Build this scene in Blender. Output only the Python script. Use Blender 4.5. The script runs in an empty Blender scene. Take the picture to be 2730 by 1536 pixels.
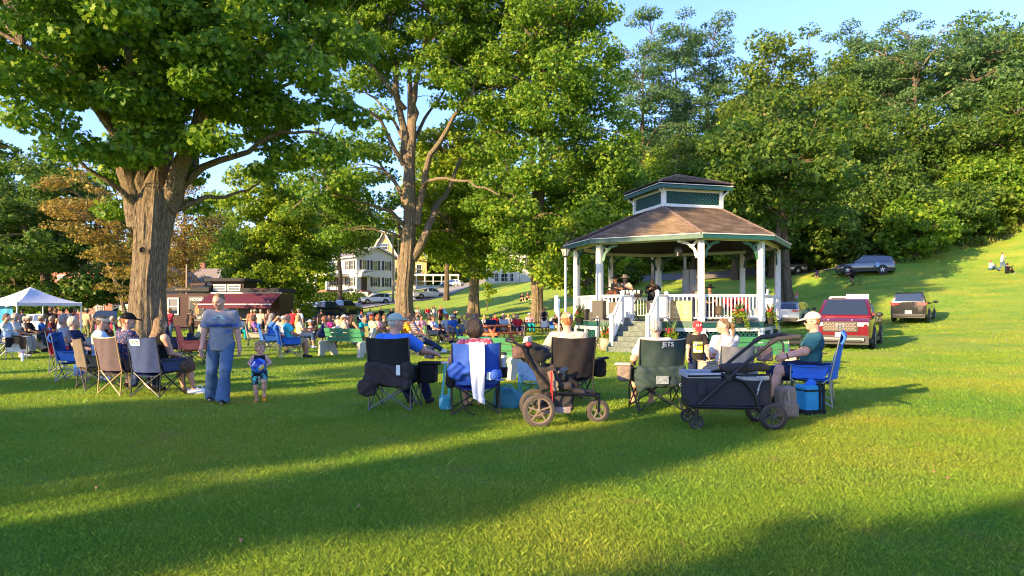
import bpy,math,random
import numpy as np
from mathutils import Vector,Matrix
rng=np.random.default_rng(7)
random.seed(7)
sc=bpy.context.scene
# ---------------- camera ----------------
CAM_H=1.45;HOR=822.0;FP=1820.0;CX=1365.0
cam_d=bpy.data.cameras.new('camera');cam=bpy.data.objects.new('camera',cam_d)
sc.collection.objects.link(cam);sc.camera=cam
cam.location=(0,0,CAM_H);cam.rotation_euler=(math.radians(90),0,0)
cam_d.sensor_width=36;cam_d.lens=36*FP/2730;cam_d.shift_y=(HOR-768)/2730
cam_d.clip_start=0.1;cam_d.clip_end=3000
# ---------------- sky and sun ----------------
SUN_EL=math.radians(18);SUNH=Vector((-0.76,-0.65,0)).normalized()
TOSUN=Vector((SUNH.x*math.cos(SUN_EL),SUNH.y*math.cos(SUN_EL),math.sin(SUN_EL)))
w=bpy.data.worlds.new("World");sc.world=w;w.use_nodes=True
nt=w.node_tree;bgn=nt.nodes['Background']
sky=nt.nodes.new('ShaderNodeTexSky');sky.sky_type='NISHITA';sky.sun_disc=False
sky.sun_elevation=SUN_EL;sky.sun_rotation=math.atan2(TOSUN.x,TOSUN.y)%(2*math.pi)
sky.air_density=1.1;sky.dust_density=0.3;sky.ozone_density=4.0;sky.altitude=200
tn=nt.nodes.new('ShaderNodeMix');tn.data_type='RGBA';tn.blend_type='MULTIPLY';tn.inputs[0].default_value=1;tn.inputs[7].default_value=(.82,.765,1.0,1)
nt.links.new(sky.outputs[0],tn.inputs[6]);nt.links.new(tn.outputs[2],bgn.inputs[0]);bgn.inputs[1].default_value=0.15
sl=bpy.data.lights.new('sun','SUN');sl.energy=4.0;sl.angle=math.radians(0.5);sl.color=(1.0,0.73,0.36)
so=bpy.data.objects.new('sun',sl);sc.collection.objects.link(so)
so.rotation_euler=(-TOSUN).to_track_quat('-Z','Y').to_euler();so.location=(-60,-50,40)
sc.view_settings.view_transform='Standard';sc.view_settings.look='None'
sc.view_settings.exposure=1.86;sc.view_settings.gamma=1.0;sc.view_settings.use_curve_mapping=False
sc.cycles.max_bounces=6;sc.cycles.diffuse_bounces=3;sc.cycles.glossy_bounces=3
sc.cycles.transmission_bounces=4;sc.cycles.transparent_max_bounces=6
sc.cycles.use_denoising=True;sc.cycles.filter_width=1.1;sc.cycles.caustics_reflective=False;sc.cycles.caustics_refractive=False
# ---------------- helpers ----------------
COL=sc.collection
def X(xs,d):return(xs-CX)/FP*d
def at(xs,ys,d):return Vector((X(xs,d),d,CAM_H-(ys-HOR)/FP*d))
def srgb(r,g,b):
 f=lambda c:(c/255/12.92) if c/255<=0.04045 else((c/255+0.055)/1.055)**2.4
 return(f(r),f(g),f(b),1)
def col4(c):return tuple(c)+(1,) if len(c)==3 else tuple(c)
_m={}
def mat(name,c=(.5,.5,.5),rough=.6,metal=0.0,var=0.0,scale=8.0,bump=0.0,bscale=40.0,spec=0.5,stretch=(1,1,1),c2=None,coat=0.0,emit=None,trans=0.0):
 """procedural principled: c, optional c2 mixed by noise, value variation and bump"""
 if name in _m:return _m[name]
 m=bpy.data.materials.new(name);m.use_nodes=True;t=m.node_tree;N=t.nodes;L=t.links
 b=N['Principled BSDF'];c=col4(c)
 b.inputs['Base Color'].default_value=c;b.inputs['Roughness'].default_value=rough
 b.inputs['Metallic'].default_value=metal;b.inputs['Specular IOR Level'].default_value=spec
 b.inputs['Coat Weight'].default_value=coat
 if trans:b.inputs['Transmission Weight'].default_value=trans
 if emit:b.inputs['Emission Color'].default_value=col4(emit[0]);b.inputs['Emission Strength'].default_value=emit[1]
 if var or c2 or bump:
  tc=N.new('ShaderNodeTexCoord');mp=N.new('ShaderNodeMapping');mp.inputs['Scale'].default_value=stretch
  L.new(tc.outputs['Object'],mp.inputs['Vector'])
 if var or c2:
  n=N.new('ShaderNodeTexNoise');n.inputs['Scale'].default_value=scale;n.inputs['Detail'].default_value=5
  n.inputs['Roughness'].default_value=.65
  L.new(mp.outputs[0],n.inputs['Vector'])
  r=N.new('ShaderNodeValToRGB');L.new(n.outputs['Fac'],r.inputs['Fac'])
  r.color_ramp.elements[0].position=.32;r.color_ramp.elements[1].position=.68
  ca=[max(0,x*(1-var)) for x in c[:3]]+[1];cb=list(col4(c2)) if c2 else[min(1,x*(1+var)) for x in c[:3]]+[1]
  r.color_ramp.elements[0].color=ca;r.color_ramp.elements[1].color=cb
  L.new(r.outputs[0],b.inputs['Base Color'])
 if bump:
  n2=N.new('ShaderNodeTexNoise');n2.inputs['Scale'].default_value=bscale;n2.inputs['Detail'].default_value=4
  L.new(mp.outputs[0],n2.inputs['Vector']);bp=N.new('ShaderNodeBump');bp.inputs['Strength'].default_value=bump
  bp.inputs['Distance'].default_value=0.02
  L.new(n2.outputs['Fac'],bp.inputs['Height']);L.new(bp.outputs[0],b.inputs['Normal'])
 _m[name]=m;return m
def cloth(c,name=None):
 c=tuple(c[:3]);k=name or 'cloth_%d_%d_%d'%tuple(int(v*999) for v in c)
 return mat(k,c,.85,var=.16,scale=9,bump=.6,bscale=13,spec=.2)
def raw_mesh(name,V,F=None,quads=None,tris=None,loops=None,smooth=False):
 me=bpy.data.meshes.new(name)
 if F is not None:me.from_pydata([tuple(v) for v in V],[],F)
 else:
  V=np.asarray(V,np.float32);k=loops if loops else(4 if quads is not None else 3)
  I=np.asarray(quads if quads is not None else tris,np.int32).reshape(-1)
  me.vertices.add(len(V));me.vertices.foreach_set('co',V.reshape(-1))
  me.loops.add(len(I));me.loops.foreach_set('vertex_index',I)
  n=len(I)//k;me.polygons.add(n);me.polygons.foreach_set('loop_start',np.arange(n,dtype=np.int32)*k)
  me.update(calc_edges=True)
 if smooth:me.polygons.foreach_set('use_smooth',[True]*len(me.polygons))
 me.update();return me
def link(name,me,parent=None,mats=None,loc=None,rz=None):
 o=bpy.data.objects.new(name,me);COL.objects.link(o)
 if parent:o.parent=parent
 if mats is not None and me is not None:
  if not isinstance(mats,(list,tuple)):mats=[mats]
  if len(me.materials)==0:
   for m in mats:me.materials.append(m)
  else:
   for i,m in enumerate(mats):
    o.material_slots[i].link='OBJECT';o.material_slots[i].material=m
 if loc is not None:o.location=loc
 if rz is not None:o.rotation_euler=(0,0,rz)
 return o
def tag(o,label,cat,group=None):
 o['label']=label;o['category']=cat
 if group:o['group']=group
 return o
def kind(o,k):o['kind']=k;return o
def thing(name,label,cat,loc=(0,0,0),rz=0,group=None):
 o=bpy.data.objects.new(name,None);COL.objects.link(o);o.empty_display_size=.3
 o.location=loc;o.rotation_euler=(0,0,rz);return tag(o,label,cat,group)
def dup(root,loc=None,rz=None,label=None,group=None,deep=True):
 r=root.copy();COL.objects.link(r)
 if loc is not None:r.location=loc
 if rz is not None:r.rotation_euler=(0,0,rz)
 if label:r['label']=label
 if group:r['group']=group
 for ch in list(root.children):
  c=ch.copy();COL.objects.link(c);c.parent=r
  for g in ch.children:
   q=g.copy();COL.objects.link(q);q.parent=c
 return r
class MB:
 def __init__(s):s.V=[];s.F=[];s.M=[];s.cm=0
 def add(s,V,F):
  n=len(s.V);s.V+=[tuple(v) for v in V];s.F+=[tuple(i+n for i in f) for f in F];s.M+=[s.cm]*len(F);return s
 def m(s,i):s.cm=i;return s
 def box(s,c,h,R=None):
  c=Vector(c);V=[]
  for x in(-1,1):
   for y in(-1,1):
    for z in(-1,1):
     p=Vector((x*h[0],y*h[1],z*h[2]));V.append(c+(R@p if R else p))
  return s.add(V,[(0,1,3,2),(4,6,7,5),(0,4,5,1),(2,3,7,6),(0,2,6,4),(1,5,7,3)])
 def beam(s,a,b,w,h,up=(0,0,1)):
  a=Vector(a);b=Vector(b);d=(b-a);L=d.length;d.normalize();u=Vector(up)
  sd=d.cross(u);
  if sd.length<1e-4:sd=d.cross(Vector((1,0,0)))
  sd.normalize();u=sd.cross(d)
  R=Matrix((sd,d,u)).transposed();return s.box((a+b)/2,(w/2,L/2,h/2),R)
 def tube(s,P,r,n=8,cap=True,closed=False):
  P=[Vector(p) for p in P];rs=r if isinstance(r,(list,tuple)) else[r]*len(P)
  V=[];F=[];k=len(P);prev=None
  for i,p in enumerate(P):
   if closed:t=P[(i+1)%k]-P[i-1]
   else:t=P[min(i+1,k-1)]-P[max(i-1,0)]
   t.normalize()
   if prev is None:
    a=t.orthogonal().normalized() if abs(t.z)>.9 else t.cross(Vector((0,0,1))).normalized()
   else:
    a=prev-t*prev.dot(t);a.normalize()
   prev=a;b=t.cross(a)
   for j in range(n):
    an=2*math.pi*j/n;V.append(p+(a*math.cos(an)+b*math.sin(an))*rs[i])
  for i in range(k if closed else k-1):
   for j in range(n):
    i2=(i+1)%k;F.append((i*n+j,i*n+(j+1)%n,i2*n+(j+1)%n,i2*n+j))
  if cap and not closed:F.append(tuple(range(n))[::-1]);F.append(tuple((k-1)*n+j for j in range(n)))
  return s.add(V,F)
 def lathe(s,prof,n=20,c=(0,0,0),R=None,a0=0,a1=2*math.pi):
  V=[];F=[];c=Vector(c);k=len(prof)
  for(r,z) in prof:
   for j in range(n):
    an=a0+(a1-a0)*j/n;p=Vector((r*math.cos(an),r*math.sin(an),z));V.append(c+(R@p if R else p))
  for i in range(k-1):
   for j in range(n):F.append((i*n+j,i*n+(j+1)%n,(i+1)*n+(j+1)%n,(i+1)*n+j))
  return s.add(V,F)
 def prism(s,poly,t,R=None,c=(0,0,0)):
  """poly in local XZ plane, thickness t along Y (centered)"""
  c=Vector(c);n=len(poly);V=[]
  for sy in(-t/2,t/2):
   for(x,z) in poly:
    p=Vector((x,sy,z));V.append(c+(R@p if R else p))
  F=[tuple(range(n)),tuple(range(2*n-1,n-1,-1))]+[(i,i+n,(i+1)%n+n,(i+1)%n) for i in range(n)]
  return s.add(V,F)
 def sheet(s,f,nu,nv,t=0.0):
  """f(u,v)->Vector ; optional thickness along normal"""
  P=[[Vector(f(i/nu,j/nv)) for j in range(nv+1)] for i in range(nu+1)]
  def idx(i,j):return i*(nv+1)+j
  V=[p for r in P for p in r];F=[(idx(i,j),idx(i+1,j),idx(i+1,j+1),idx(i,j+1)) for i in range(nu) for j in range(nv)]
  if t:
   Nn=[]
   for i in range(nu+1):
    for j in range(nv+1):
     a=P[min(i+1,nu)][j]-P[max(i-1,0)][j];b=P[i][min(j+1,nv)]-P[i][max(j-1,0)]
     q=a.cross(b);q=q.normalized() if q.length>1e-9 else Vector((0,0,1));Nn.append(q)
   o=len(V);V2=[v-q*t for v,q in zip(V,Nn)]
   F+=[tuple(k+o for k in f[::-1]) for f in F]
   V=V+V2
   for i in range(nu):F.append((idx(i,0),idx(i,0)+o,idx(i+1,0)+o,idx(i+1,0)));F.append((idx(i,nv),idx(i+1,nv),idx(i+1,nv)+o,idx(i,nv)+o))
   for j in range(nv):F.append((idx(0,j),idx(0,j+1),idx(0,j+1)+o,idx(0,j)+o));F.append((idx(nu,j),idx(nu,j)+o,idx(nu,j+1)+o,idx(nu,j+1)))
  return s.add(V,F)
 def ball(s,c,r,n=12,m=8):
  r=r if isinstance(r,(list,tuple)) else(r,r,r);V=[];F=[]
  for i in range(m+1):
   th=math.pi*i/m
   for j in range(n):
    ph=2*math.pi*j/n;V.append((c[0]+r[0]*math.sin(th)*math.cos(ph),c[1]+r[1]*math.sin(th)*math.sin(ph),c[2]+r[2]*math.cos(th)))
  for i in range(m):
   for j in range(n):F.append((i*n+j,(i+1)*n+j,(i+1)*n+(j+1)%n,i*n+(j+1)%n))
  return s.add(V,F)
 def mesh(s,name,smooth=False):
  me=raw_mesh(name,s.V,F=s.F)
  if any(s.M):me.polygons.foreach_set('material_index',s.M)
  if smooth:
   me.polygons.foreach_set('use_smooth',[True]*len(me.polygons))
   try:me.set_sharp_from_angle(angle=math.radians(40))
   except Exception:pass
  return me
 def obj(s,name,mats,parent=None,smooth=False,loc=None,rz=None):
  return link(name,s.mesh(name,smooth),parent,mats,loc,rz)
def text_mesh(txt,size,depth=0.002,align='CENTER'):
 cu=bpy.data.curves.new('txt','FONT');cu.body=txt;cu.size=size;cu.extrude=depth;cu.align_x=align;cu.align_y='CENTER';cu.offset=size*.012
 o=bpy.data.objects.new('txt',cu);COL.objects.link(o);bpy.context.view_layer.update()
 me=bpy.data.meshes.new_from_object(o.evaluated_get(bpy.context.evaluated_depsgraph_get()));COL.objects.unlink(o);bpy.data.objects.remove(o);return me
def text(name,txt,size,m,parent,M,depth=.002):
 """M: 4x4 local matrix; text lies in its XY plane"""
 me=text_mesh(txt,size,depth);me.transform(M);me.materials.clear();return link(name,me,parent,m)
def wall_text_M(c,normal,up=(0,0,1)):
 n=Vector(normal).normalized();u=Vector(up);x=u.cross(n).normalized();u=n.cross(x)
 M=Matrix((x,u,n)).transposed().to_4x4();M.translation=Vector(c);return M
 # ---------------- signed-distance modelling (bodies, clothes, bags) ----------------
def _sdf(pr,P):
 k=pr[0]
 if k=='c':
  a,b=np.array(pr[1],float),np.array(pr[2],float);ra,rb=pr[3],pr[4];ba=b-a
  L=max(ba@ba,1e-9);t=np.clip(((P-a)@ba)/L,0,1)
  d=np.linalg.norm(P-a-t[...,None]*ba,axis=-1)-(ra+(rb-ra)*t)
 elif k=='e':
  q=P-np.array(pr[1],float);R=pr[3] if len(pr)>3 and pr[3] is not None else None
  if R is not None:q=q@np.array(R,float)
  r=np.array(pr[2],float);k0=np.linalg.norm(q/r,axis=-1);k1=np.linalg.norm(q/(r*r),axis=-1)
  d=k0*(k0-1)/np.maximum(k1,1e-6)
 elif k=='b':
  q=P-np.array(pr[1],float);R=pr[4] if len(pr)>4 else None
  if R is not None:q=q@np.array(R,float)
  q=np.abs(q)-(np.array(pr[2],float)-pr[3])
  d=np.linalg.norm(np.maximum(q,0),axis=-1)+np.minimum(np.max(q,axis=-1),0)-pr[3]
 return d
def sdf_mesh(name,prims,vox=.02,k=.03,inflate=0.0,cuts=(),wr=0.0,sub=(),wf=38.):
 """prims: tuples, optional dict as last item with 'cut': [(pt,n)..], 'k'"""
 lo=np.full(3,1e9);hi=-lo;pl=[]
 for p in prims:
  ex={}
  if isinstance(p[-1],dict):ex=p[-1];p=p[:-1]
  if p[0]=='c':
   r=max(p[3],p[4]);pts=[np.array(p[1])-r,np.array(p[1])+r,np.array(p[2])-r,np.array(p[2])+r]
  else:
   r=max(p[2]) if(len(p)>3 and p[0]=='e' and p[3] is not None) or(p[0]=='b' and len(p)>4) else np.array(p[2]);
   if p[0]=='b' and len(p)>4:r=np.linalg.norm(p[2])
   pts=[np.array(p[1])-r,np.array(p[1])+r]
  lo=np.minimum(lo,np.min(pts,0));hi=np.maximum(hi,np.max(pts,0));pl.append((p,ex))
 lo=lo-inflate-vox*2;hi=hi+inflate+vox*2
 ax=[np.arange(lo[i],hi[i]+vox,vox) for i in range(3)]
 G=np.stack(np.meshgrid(*ax,indexing='ij'),-1)
 D=None
 for p,ex in pl:
  d=_sdf(p,G)-inflate
  for pt,n in ex.get('cut',()):
   n=np.array(n,float);n/=np.linalg.norm(n);d=np.maximum(d,(G-np.array(pt,float))@n)
  kk=ex.get('k',k)
  if D is None:D=d
  else:
   h=np.maximum(kk-np.abs(D-d),0)/kk;D=np.minimum(D,d)-h*h*kk*.25
 if wr:
  x,y,z=G[...,0],G[...,1],G[...,2]
  D=D+wr*(np.sin(x*wf+3*np.sin(z*wf*.45))*np.sin(z*wf*.8+2*np.sin(y*wf*.5+x*9))+.5*np.sin(y*wf*1.2+z*wf*.6))
 for p in sub:D=np.maximum(D,-_sdf(p,G))
 for pt,n in cuts:
  n=np.array(n,float);n/=np.linalg.norm(n);D=np.maximum(D,(G-np.array(pt,float))@n)
 V,Q=surfnet(D,lo,vox)
 if len(Q)==0:V=np.zeros((4,3));Q=np.array([[0,1,2,3]])
 return raw_mesh(name,V,quads=Q,smooth=True)
def surfnet(D,lo,vox):
 ins=D<0;nx,ny,nz=D.shape
 c=[ins[i:nx-1+i,j:ny-1+j,l:nz-1+l] for i in(0,1) for j in(0,1) for l in(0,1)]
 s=sum(x.astype(np.int8) for x in c);act=(s>0)&(s<8);idx=np.full(act.shape,-1,np.int64)
 I=np.argwhere(act);idx[act]=np.arange(len(I));acc=np.zeros((len(I),3));cnt=np.zeros(len(I))
 offs=[(i,j,l) for i in(0,1) for j in(0,1) for l in(0,1)]
 for a in offs:
  for ax in range(3):
   if a[ax]==1:continue
   b=list(a);b[ax]=1
   da=D[I[:,0]+a[0],I[:,1]+a[1],I[:,2]+a[2]];db=D[I[:,0]+b[0],I[:,1]+b[1],I[:,2]+b[2]]
   m=(da<0)!=(db<0);t=np.where(m,da/np.where(m,da-db,1),0)
   p=np.tile(np.array(a,float),(len(I),1));p[:,ax]+=t;acc[m]+=p[m];cnt[m]+=1
 V=(I+acc/np.maximum(cnt,1)[:,None])*vox+lo;Q=[]
 for ax in range(3):
  u,v=(ax+1)%3,(ax+2)%3
  sl0=[slice(None)]*3;sl1=[slice(None)]*3;sl0[ax]=slice(0,-1);sl1[ax]=slice(1,None)
  A=ins[tuple(sl0)];B=ins[tuple(sl1)];E=np.argwhere(A!=B)
  E=E[(E[:,u]>0)&(E[:,v]>0)&(E[:,u]<D.shape[u]-1)&(E[:,v]<D.shape[v]-1)]
  if len(E)==0:continue
  def ix(du,dv):
   q=E.copy();q[:,u]+=du;q[:,v]+=dv;return idx[q[:,0],q[:,1],q[:,2]]
  q=np.stack([ix(-1,-1),ix(0,-1),ix(0,0),ix(-1,0)],1)
  f=A[E[:,0],E[:,1],E[:,2]];q[~f]=q[~f][:,::-1];Q.append(q)
 Q=np.concatenate(Q) if Q else np.zeros((0,4),int)
 return V,Q
def sdf_obj(name,prims,m,parent=None,**kw):return link(name,sdf_mesh(name,prims,**kw),parent,m)
# ---------------- terrain ----------------
_cp=[(x,y,0) for x in(-14,-7,0,7,13) for y in(-30,-12,2,10,18)]+[(-30,5,0),(-28,15,0),(4,25,0),(8,24,0),(6.6,31,.1),(12,26,0),(12.5,31,.12),(-2,23,0),(-6,30,-.15),(-14,30,-.2),
(-13,24,-.05),(20,20,.1),(26,10,.3),(0,36,-.15),(-22,38,-.3),(-10,42,-.28),(4,44,-.1),(-30,50,-.4),(-15,55,-.25),(-35,68,-.4),(-60,50,-.5),(-60,90,-.4),(-50,20,-.2)]
for xs,ys,d in[(1080,855,62),(1262,842,66),(1433,860,55),(1010,850,75),(1200,848,75),(1140,798,115),(1000,805,110),(900,836,91),(840,846,85),(640,848,75),(620,838,90),
(1270,757,140),(1000,771,128),(900,790,125),(1420,757,116),(1530,757,116),(1310,757,118),(1250,800,95),(1400,800,79),(1330,815,75),(1500,795,78),(1780,757,75),(1710,770,74),
(1850,748,76),(1850,800,52),(2115,812,60),(2095,730,77),(2050,733,77),(2000,775,64),(2300,724,64),(2200,727,66),(2300,770,53),(2400,703,66),(2670,721,60),(2730,715,60),(2730,612,73),(2500,665,70),(2730,660,66),
(2390,868,39),(2110,874,43),(2250,885,35),(2600,790,48),(2730,850,38),(2550,840,42),(2200,840,46)]:
 p=at(xs,ys,d);_cp.append(tuple(p))
_cp+=[(55,40,6),(60,70,16),(80,100,30),(45,100,20),(20,95,10),(25,110,16),(60,140,34),(8,115,7),(5,150,12),(30,160,26),(-10,170,9),(-30,150,5),(-60,170,6),(-100,120,0),
(-150,60,0),(40,10,1.5),(70,0,3),(60,-60,0),(0,-100,0),(-100,-60,0),(-40,220,22),(-90,230,20),(-150,230,14),(20,230,30),(90,220,44),(140,150,40),(150,40,20),(-220,120,6),(-200,-50,0),(200,-80,5)]
_cp=np.array(_cp)
def _phi(r):return np.sqrt(r*r+9.0)
_A=_phi(np.linalg.norm(_cp[:,None,:2]-_cp[None,:,:2],axis=-1));_n=len(_cp)
_A=_A+np.eye(_n)*-.35
_B=np.zeros((_n+1,_n+1));_B[:_n,:_n]=_A;_B[:_n,_n]=1;_B[_n,:_n]=1
_W=np.linalg.solve(_B,np.append(_cp[:,2],0))
def hgt(x,y):
 x=np.atleast_1d(np.asarray(x,float));y=np.atleast_1d(np.asarray(y,float));out=np.empty(x.shape);xf=x.ravel();yf=y.ravel();o=np.empty(xf.shape)
 for i in range(0,len(xf),20000):
  r=np.hypot(xf[i:i+20000,None]-_cp[None,:,0],yf[i:i+20000,None]-_cp[None,:,1]);o[i:i+20000]=_phi(r)@_W[:_n]+_W[_n]
 o=np.clip(o,-1.2,45);near=np.clip((yf-20)/6,0,1);near=np.maximum(near,np.clip((np.abs(xf)-14)/5,0,1));o=o*near
 return o.reshape(x.shape)
def hz(x,y):return float(hgt(x,y)[0])
def gp(xs,d,dz=0.0):x=X(xs,d);return Vector((x,d,hz(x,d)+dz))
def grass_mat(name,blades=False):
 m=bpy.data.materials.new(name);m.use_nodes=True;t=m.node_tree;N=t.nodes;L=t.links;b=N['Principled BSDF']
 geo=N.new('ShaderNodeNewGeometry')
 def noise(s,d=4,w=.6):
  n=N.new('ShaderNodeTexNoise');n.inputs['Scale'].default_value=s;n.inputs['Detail'].default_value=d;n.inputs['Roughness'].default_value=w
  L.new(geo.outputs['Position'],n.inputs['Vector']);return n.outputs['Fac']
 def ramp(f,st):
  r=N.new('ShaderNodeValToRGB');L.new(f,r.inputs[0]);e=r.color_ramp.elements
  e[0].position=st[0][0];e[0].color=st[0][1]+(1,);e[1].position=st[-1][0];e[1].color=st[-1][1]+(1,)
  for p,c in st[1:-1]:q=e.new(p);q.color=c+(1,)
  return r.outputs[0]
 def mix(a,b_,f,mode='MIX'):
  x=N.new('ShaderNodeMix');x.data_type='RGBA';x.blend_type=mode
  if isinstance(f,float):x.inputs[0].default_value=f
  else:L.new(f,x.inputs[0])
  L.new(a,x.inputs[6]);L.new(b_,x.inputs[7]);return x.outputs[2]
 c1=ramp(noise(.35,5),[(.33,(.19,.365,.045)),(.5,(.30,.415,.05)),(.68,(.415,.44,.06))])
 c2=ramp(noise(38 if not blades else 60,3),[(.3,(.45,.5,.4)),(.55,(1,1,1)),(.75,(1.35,1.3,1.1))])
 c=mix(c1,c2,1.0,'MULTIPLY')
 brown=ramp(noise(1.1,6,.7),[(.58,(0,0,0)),(.72,(.62,.62,.62))])
 bc=N.new('ShaderNodeRGB');bc.outputs[0].default_value=(.36,.27,.11,1)
 c=mix(c,bc.outputs[0],brown)
 if blades:
  rp=ramp(geo.outputs['Random Per Island'],[(0,(.72,.82,.6)),(.5,(1,1,1)),(.9,(1.25,1.15,1.0)),(1,(1.7,1.35,1.4))]);c=mix(c,rp,1.0,'MULTIPLY')
  tr=N.new('ShaderNodeBsdfTranslucent');L.new(c,tr.inputs[0]);ms=N.new('ShaderNodeMixShader');ms.inputs[0].default_value=.45
  L.new(b.outputs[0],ms.inputs[1]);L.new(tr.outputs[0],ms.inputs[2]);L.new(ms.outputs[0],N['Material Output'].inputs[0])
 else:
  bp=N.new('ShaderNodeBump');bp.inputs['Strength'].default_value=1.0;bp.inputs['Distance'].default_value=.09
  L.new(noise(11,8,.8),bp.inputs['Height']);L.new(bp.outputs[0],b.inputs['Normal'])
 L.new(c,b.inputs['Base Color']);b.inputs['Roughness'].default_value=.75;b.inputs['Specular IOR Level'].default_value=.15
 return m
def axis(lo,hi,s0,flo,fhi,far):
 core=np.arange(lo,hi+s0,s0);a=[core[-1]];st=s0
 while a[-1]<fhi:st*=1.25;a.append(a[-1]+st)
 b=[core[0]];st=s0
 while b[-1]>flo:st*=1.25;b.append(b[-1]-st)
 return np.array(b[1:][::-1]+list(core)+a[1:])
gx=axis(-60,60,1.0,-900,900,0);gy=axis(0,140,1.0,-900,1500,0)
GX,GY=np.meshgrid(gx,gy,indexing='ij');GZ=hgt(GX,GY)
GZ+=.03*np.sin(GX*.9+np.sin(GY*.7))*np.sin(GY*.8)*(GY>18)
nyy=len(gy);ii=(np.arange(len(gx)-1)[:,None]*nyy+np.arange(nyy-1)[None,:]).ravel()
lawn=link('lawn',raw_mesh('lawn',np.stack([GX.ravel(),GY.ravel(),GZ.ravel()],1),quads=np.stack([ii,ii+nyy,ii+nyy+1,ii+1],1),smooth=True),None,grass_mat('lawn'))
kind(lawn,'structure')
def ribbon(name,pts,widths,m,dz=.06,n=60):
 pts=[Vector(p) for p in pts];V=[];F=[];k=len(pts);S=[]
 for i in range(n+1):
  t=i/n*(k-1);a=min(int(t),k-2);f=t-a;p0=pts[max(a-1,0)];p1=pts[a];p2=pts[a+1];p3=pts[min(a+2,k-1)]
  p=.5*((2*p1)+(p2-p0)*f+(2*p0-5*p1+4*p2-p3)*f*f+(3*p1-p0-3*p2+p3)*f**3)
  S.append((p,widths[a]*(1-f)+widths[a+1]*f))
 for i,(p,wd) in enumerate(S):
  t=(S[min(i+1,n)][0]-S[max(i-1,0)][0]).normalized();s=Vector((t.y,-t.x,0))
  for j in range(7):
   q=p+s*wd*(j/6-.5);V.append((q.x,q.y,hz(q.x,q.y)+dz))
 for i in range(n):
  for j in range(6):F.append((i*7+j,i*7+j+1,(i+1)*7+j+1,(i+1)*7+j))
 return kind(link(name,raw_mesh(name,V,F=F,smooth=True),None,m),'structure')
asphalt=mat('asphalt',(.17,.165,.16),.9,var=.16,scale=3,bump=.4,bscale=60)
road_c=mat('road_pale',(.27,.26,.25),.9,var=.12,scale=2,bump=.3,bscale=40)
ribbon('road',[gp(640,96),gp(860,98),gp(985,106),gp(1140,116),gp(1230,128),gp(1290,150),gp(1330,190)],[9,10,9,8.5,8,7.5,7],road_c,.1)
ribbon('sidewalk',[gp(830,112),gp(960,117),gp(1080,124),gp(1160,131),gp(1225,143)],[1.4]*5,mat('concrete_walk',(.42,.40,.36),.9,var=.1),.14)
ribbon('parking_lot',[gp(-200,80),gp(200,79),gp(500,79),gp(800,78),gp(915,78)],[30,28,24,20,17],asphalt,.05)
ribbon('hill_road',[gp(1640,84),gp(1850,78.5),gp(2050,78),gp(2200,70),gp(2330,66)],[4,4,4,4,4],mat('gravel',(.22,.2,.17),.95,var=.2,scale=6),.05)
# ---------------- grass blades near the camera ----------------
def blades(name,rings,seed):
 r=np.random.default_rng(seed);allV=[]
 for(d0,d1,dens,hh,ww) in rings:
  area=.78*2*(d1**2-d0**2)/2+1.2*(d1-d0);n=int(area*dens)
  d=np.sqrt(r.uniform(d0**2,d1**2,n));x=r.uniform(-1,1,n)*(.78*d+.6)
  keep=(np.sin(x*5.1+2*np.sin(d*3.3))*np.sin(d*4.7+x*1.7)+r.uniform(-1,1.6,n))>-.55;x,d=x[keep],d[keep];n=len(x)
  z=hgt(x,d) if d1>20 else np.zeros(n);h=hh*r.lognormal(0,.33,n);wd=ww*r.uniform(.7,1.3,n);a=r.uniform(0,2*np.pi,n);l=r.uniform(.2,1.3,n)*h;b=r.uniform(0,2*np.pi,n)
  ux,uy=np.cos(a)*wd,np.sin(a)*wd;lx,ly=np.cos(b)*l,np.sin(b)*l
  P=np.stack([np.stack([x-ux,d-uy,z-.005],1),np.stack([x+ux,d+uy,z-.005],1),np.stack([x+lx*.45+ux*.7,d+ly*.45+uy*.7,z+h*.62],1),np.stack([x+lx,d+ly,z+h],1)],1)
  allV.append(P.reshape(-1,3))
 V=np.concatenate(allV);n=len(V)//4
 o=link(name,raw_mesh(name,V,quads=np.arange(n*4).reshape(n,4)),None,grass_mat('grass_blade',True));kind(o,'stuff')
 return tag(o,'short mown green grass of the park lawn','grass')
blades('grass',[(3.0,5.5,19000,.0175,.0015),(5.5,9,8500,.0195,.0022),(9,14,2600,.023,.0038),(14,22,700,.027,.0075),(22,36,160,.032,.014),(36,64,30,.05,.03)],3)
def specks():
 V=[];F=[];r=random.Random(5);o=MB()
 for i in range(26):
  d=r.uniform(4,13);x=r.uniform(-.7,.7)*d;a=r.uniform(0,6.3);s=r.uniform(.012,.028)
  o.sheet(lambda u,v:(x+math.cos(a)*(u-.5)*s*2-math.sin(a)*(v-.5)*s*(1-abs(u-.5)*1.6),d+math.sin(a)*(u-.5)*s*2+math.cos(a)*(v-.5)*s*(1-abs(u-.5)*1.6),.045+.02*math.sin(u*3)),4,2)
 q=o.obj('fallen_leaves',mat('dead_leaf',(.32,.16,.07),.8,var=.5,scale=3));kind(q,'stuff');tag(q,'small brown fallen leaves scattered on the lawn','leaves')
specks()
def clover():
 o=MB();r=random.Random(8)
 for i in range(260):
  d=r.uniform(8,34);x=r.uniform(-.75,.75)*d;s=.004+d*.0006;o.lathe([(s,0),(s*.7,s),(0,s*1.2)],5,(x,d,hz(x,d)+.028))
 q=o.obj('clover_flowers',mat('clover',(.4,.42,.3),.8));kind(q,'stuff');tag(q,'tiny white clover flowers dotted over the lawn','flowers')
clover()
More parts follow.
